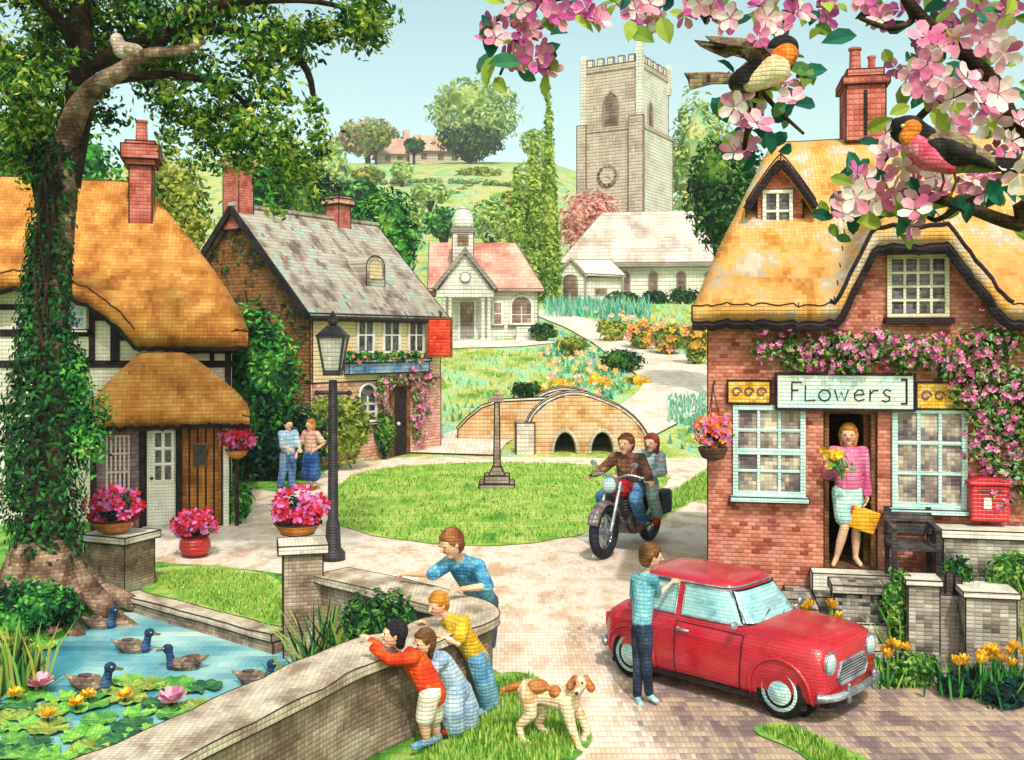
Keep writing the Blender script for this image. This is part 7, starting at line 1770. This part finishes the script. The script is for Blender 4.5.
for dx in (0, 9): MB().tube([r(752+dx,84), r(750+dx,95), r(754+dx,100,1.35)], .0018, 5).build('leg', m_wood, t)
q = P(940, 160, 1.3); t = thing('robin', 'plump bird with an orange face and rose breast perched among the right hand blossom', 'bird', q)
r = lambda px, py, d=1.3: P(px, py, d)-q
m = MB(); c = m.cap; c(r(930,150), r(955,154), .026, .027); c(r(955,154), r(985,163), .025, .014); m.build('body', p_tan, t, fuse=.0028, fsm=4)
m = MB(); c = m.cap; c(r(915,146,1.29), r(928,158,1.285), .016, .017); c(r(928,158,1.285), r(950,168,1.285), .0165, .009); m.build('breast', p_rs, t, fuse=.0026, fsm=4)
m = MB(); m.ball(r(908,130,1.3), (.023,.021,.019)); m.cap(r(897,124), r(892,130), .009, .004); m.cap(r(908,130,1.3), r(925,142,1.3), .019, .02); m.build('head', p_bk, t, fuse=.0026, fsm=3)
m = MB(); m.ball(r(912,128,1.284), (.013,.009,.011)); m.ball(r(908,137,1.286), (.012,.009,.012)); m.build('face_patch', p_or, t, fuse=.0024, fsm=3)
MB().hexa([r(893,126,1.303), r(893,131,1.303), r(893,131,1.296), r(893,126,1.296)], [r(886,131,1.301), r(886,133,1.301), r(886,133,1.298), r(886,131,1.298)]).build('beak', m_bill, t)
MB().ball(r(903,126,1.283), .0028).build('eye', p_cr, t)
m = MB(); m.ball(r(950,152,1.277), (.034,.007,.016), Matrix.Rotation(R(18), 3, 'Y')); m.cap(r(950,150,1.276), r(992,166,1.28), .012, .005); m.build('wing', p_bk, t, fuse=.0026, fsm=3)
fan([r(980,156,1.3), r(978,170,1.3)], [r(1010,158,1.305), r(1040,162,1.31), r(1040,174,1.31), r(1005,172,1.305)], .005, 'tail', p_bk, t)
for dx in (0, 12): MB().tube([r(942+dx,172,1.295), r(944+dx,182,1.32), r(940+dx,192,1.4)], .0018, 5).build('leg', m_wood, t)
m_dove = M('dove plumage', ['#a48c80','#bca498','#ccb8ac','#d8c8be'], .062, .9, 3, .2)
q = P(126, 58, 12.55); t = thing('dove', 'plump pale fawn bird perched on a branch of the big ivied tree', 'bird', q); s = 12.55/F
r = lambda px, py, d=12.55: P(px, py, d)-q
m = MB(); c = m.cap; c(r(122,50), r(136,52), .11, .1); c(r(136,52), r(152,60), .085, .03); m.ball(r(117,40), .085); c(r(117,42), r(122,50), .08, .1); m.build('body', m_dove, t, fuse=.014, fsm=3)
MB().cap(r(128,50,12.46), r(145,56,12.48), .055, .025).build('wing', m_dkb, t, smooth=True); MB().cap(r(111,41), r(107,42), .02, .006).build('beak', m_bill, t); MB().ball(r(114,40,12.49), .012).build('eye', m_black, t)
fan([r(148,57), r(146,62)], [r(156,60), r(156,64)], .05, 'tail', m_dkb, t)
for dx in (0, 6): MB().tube([r(124+dx,57), r(124+dx,62)], .01, 5).build('leg', m_wood, t)

# ================================================================== sky, sun, camera
SE, SA = R(50), R(10)      # elevation; azimuth of the sun to the right of the camera's back
sd = V((math.sin(SA)*math.cos(SE), -math.cos(SA)*math.cos(SE), math.sin(SE)))
w = bpy.data.worlds.new('World'); scene.world = w; w.use_nodes = True; nt = w.node_tree; nt.nodes.clear()
sk = nt.nodes.new('ShaderNodeTexSky'); sk.sky_type = 'NISHITA'; sk.sun_disc = False; sk.sun_elevation = SE; sk.sun_rotation = math.atan2(sd.x, sd.y); sk.air_density = 1.0; sk.dust_density = 2.5; sk.ozone_density = 1.0
mx = nt.nodes.new('ShaderNodeMix'); mx.data_type = 'RGBA'; mx.blend_type = 'MULTIPLY'; mx.inputs[0].default_value = 1; mx.inputs[7].default_value = SKY_TINT
bg = nt.nodes.new('ShaderNodeBackground'); bg.inputs[1].default_value = .15; ou = nt.nodes.new('ShaderNodeOutputWorld')
nt.links.new(sk.outputs[0], mx.inputs[6]); nt.links.new(mx.outputs[2], bg.inputs[0]); nt.links.new(bg.outputs[0], ou.inputs[0])
ld = bpy.data.lights.new('Sun', 'SUN'); ld.energy = 2.9; ld.angle = R(1.5); ld.color = (1, .97, .94)
lo_ = bpy.data.objects.new('Sun', ld); col.objects.link(lo_); lo_.rotation_euler = (-sd).to_track_quat('-Z', 'Y').to_euler()
cd = bpy.data.cameras.new('Camera'); co_ = bpy.data.objects.new('Camera', cd); col.objects.link(co_); scene.camera = co_
co_.location = (0, 0, CAMZ); co_.rotation_euler = (R(90), 0, 0); cd.sensor_width = 36; cd.lens = 36*F/1024; cd.shift_y = -(380-HOR)/1024; cd.clip_start = .05; cd.clip_end = 3000
scene.view_settings.view_transform = 'Standard'; scene.view_settings.look = 'None'; scene.view_settings.exposure = EXPO; scene.view_settings.gamma = 1

hz = MB().box(-620, 620, -60, 800, -40, 110).build('haze', N('haze').m); hz['kind'] = 'stuff'
hm_ = hz.data.materials[0]; pv = hm_.node_tree.nodes.new('ShaderNodeVolumePrincipled'); pv.inputs['Density'].default_value = HAZE; pv.inputs['Color'].default_value = (.93, .96, .95, 1)
hm_.node_tree.links.new(pv.outputs[0], hm_.node_tree.nodes['Material Output'].inputs['Volume'])

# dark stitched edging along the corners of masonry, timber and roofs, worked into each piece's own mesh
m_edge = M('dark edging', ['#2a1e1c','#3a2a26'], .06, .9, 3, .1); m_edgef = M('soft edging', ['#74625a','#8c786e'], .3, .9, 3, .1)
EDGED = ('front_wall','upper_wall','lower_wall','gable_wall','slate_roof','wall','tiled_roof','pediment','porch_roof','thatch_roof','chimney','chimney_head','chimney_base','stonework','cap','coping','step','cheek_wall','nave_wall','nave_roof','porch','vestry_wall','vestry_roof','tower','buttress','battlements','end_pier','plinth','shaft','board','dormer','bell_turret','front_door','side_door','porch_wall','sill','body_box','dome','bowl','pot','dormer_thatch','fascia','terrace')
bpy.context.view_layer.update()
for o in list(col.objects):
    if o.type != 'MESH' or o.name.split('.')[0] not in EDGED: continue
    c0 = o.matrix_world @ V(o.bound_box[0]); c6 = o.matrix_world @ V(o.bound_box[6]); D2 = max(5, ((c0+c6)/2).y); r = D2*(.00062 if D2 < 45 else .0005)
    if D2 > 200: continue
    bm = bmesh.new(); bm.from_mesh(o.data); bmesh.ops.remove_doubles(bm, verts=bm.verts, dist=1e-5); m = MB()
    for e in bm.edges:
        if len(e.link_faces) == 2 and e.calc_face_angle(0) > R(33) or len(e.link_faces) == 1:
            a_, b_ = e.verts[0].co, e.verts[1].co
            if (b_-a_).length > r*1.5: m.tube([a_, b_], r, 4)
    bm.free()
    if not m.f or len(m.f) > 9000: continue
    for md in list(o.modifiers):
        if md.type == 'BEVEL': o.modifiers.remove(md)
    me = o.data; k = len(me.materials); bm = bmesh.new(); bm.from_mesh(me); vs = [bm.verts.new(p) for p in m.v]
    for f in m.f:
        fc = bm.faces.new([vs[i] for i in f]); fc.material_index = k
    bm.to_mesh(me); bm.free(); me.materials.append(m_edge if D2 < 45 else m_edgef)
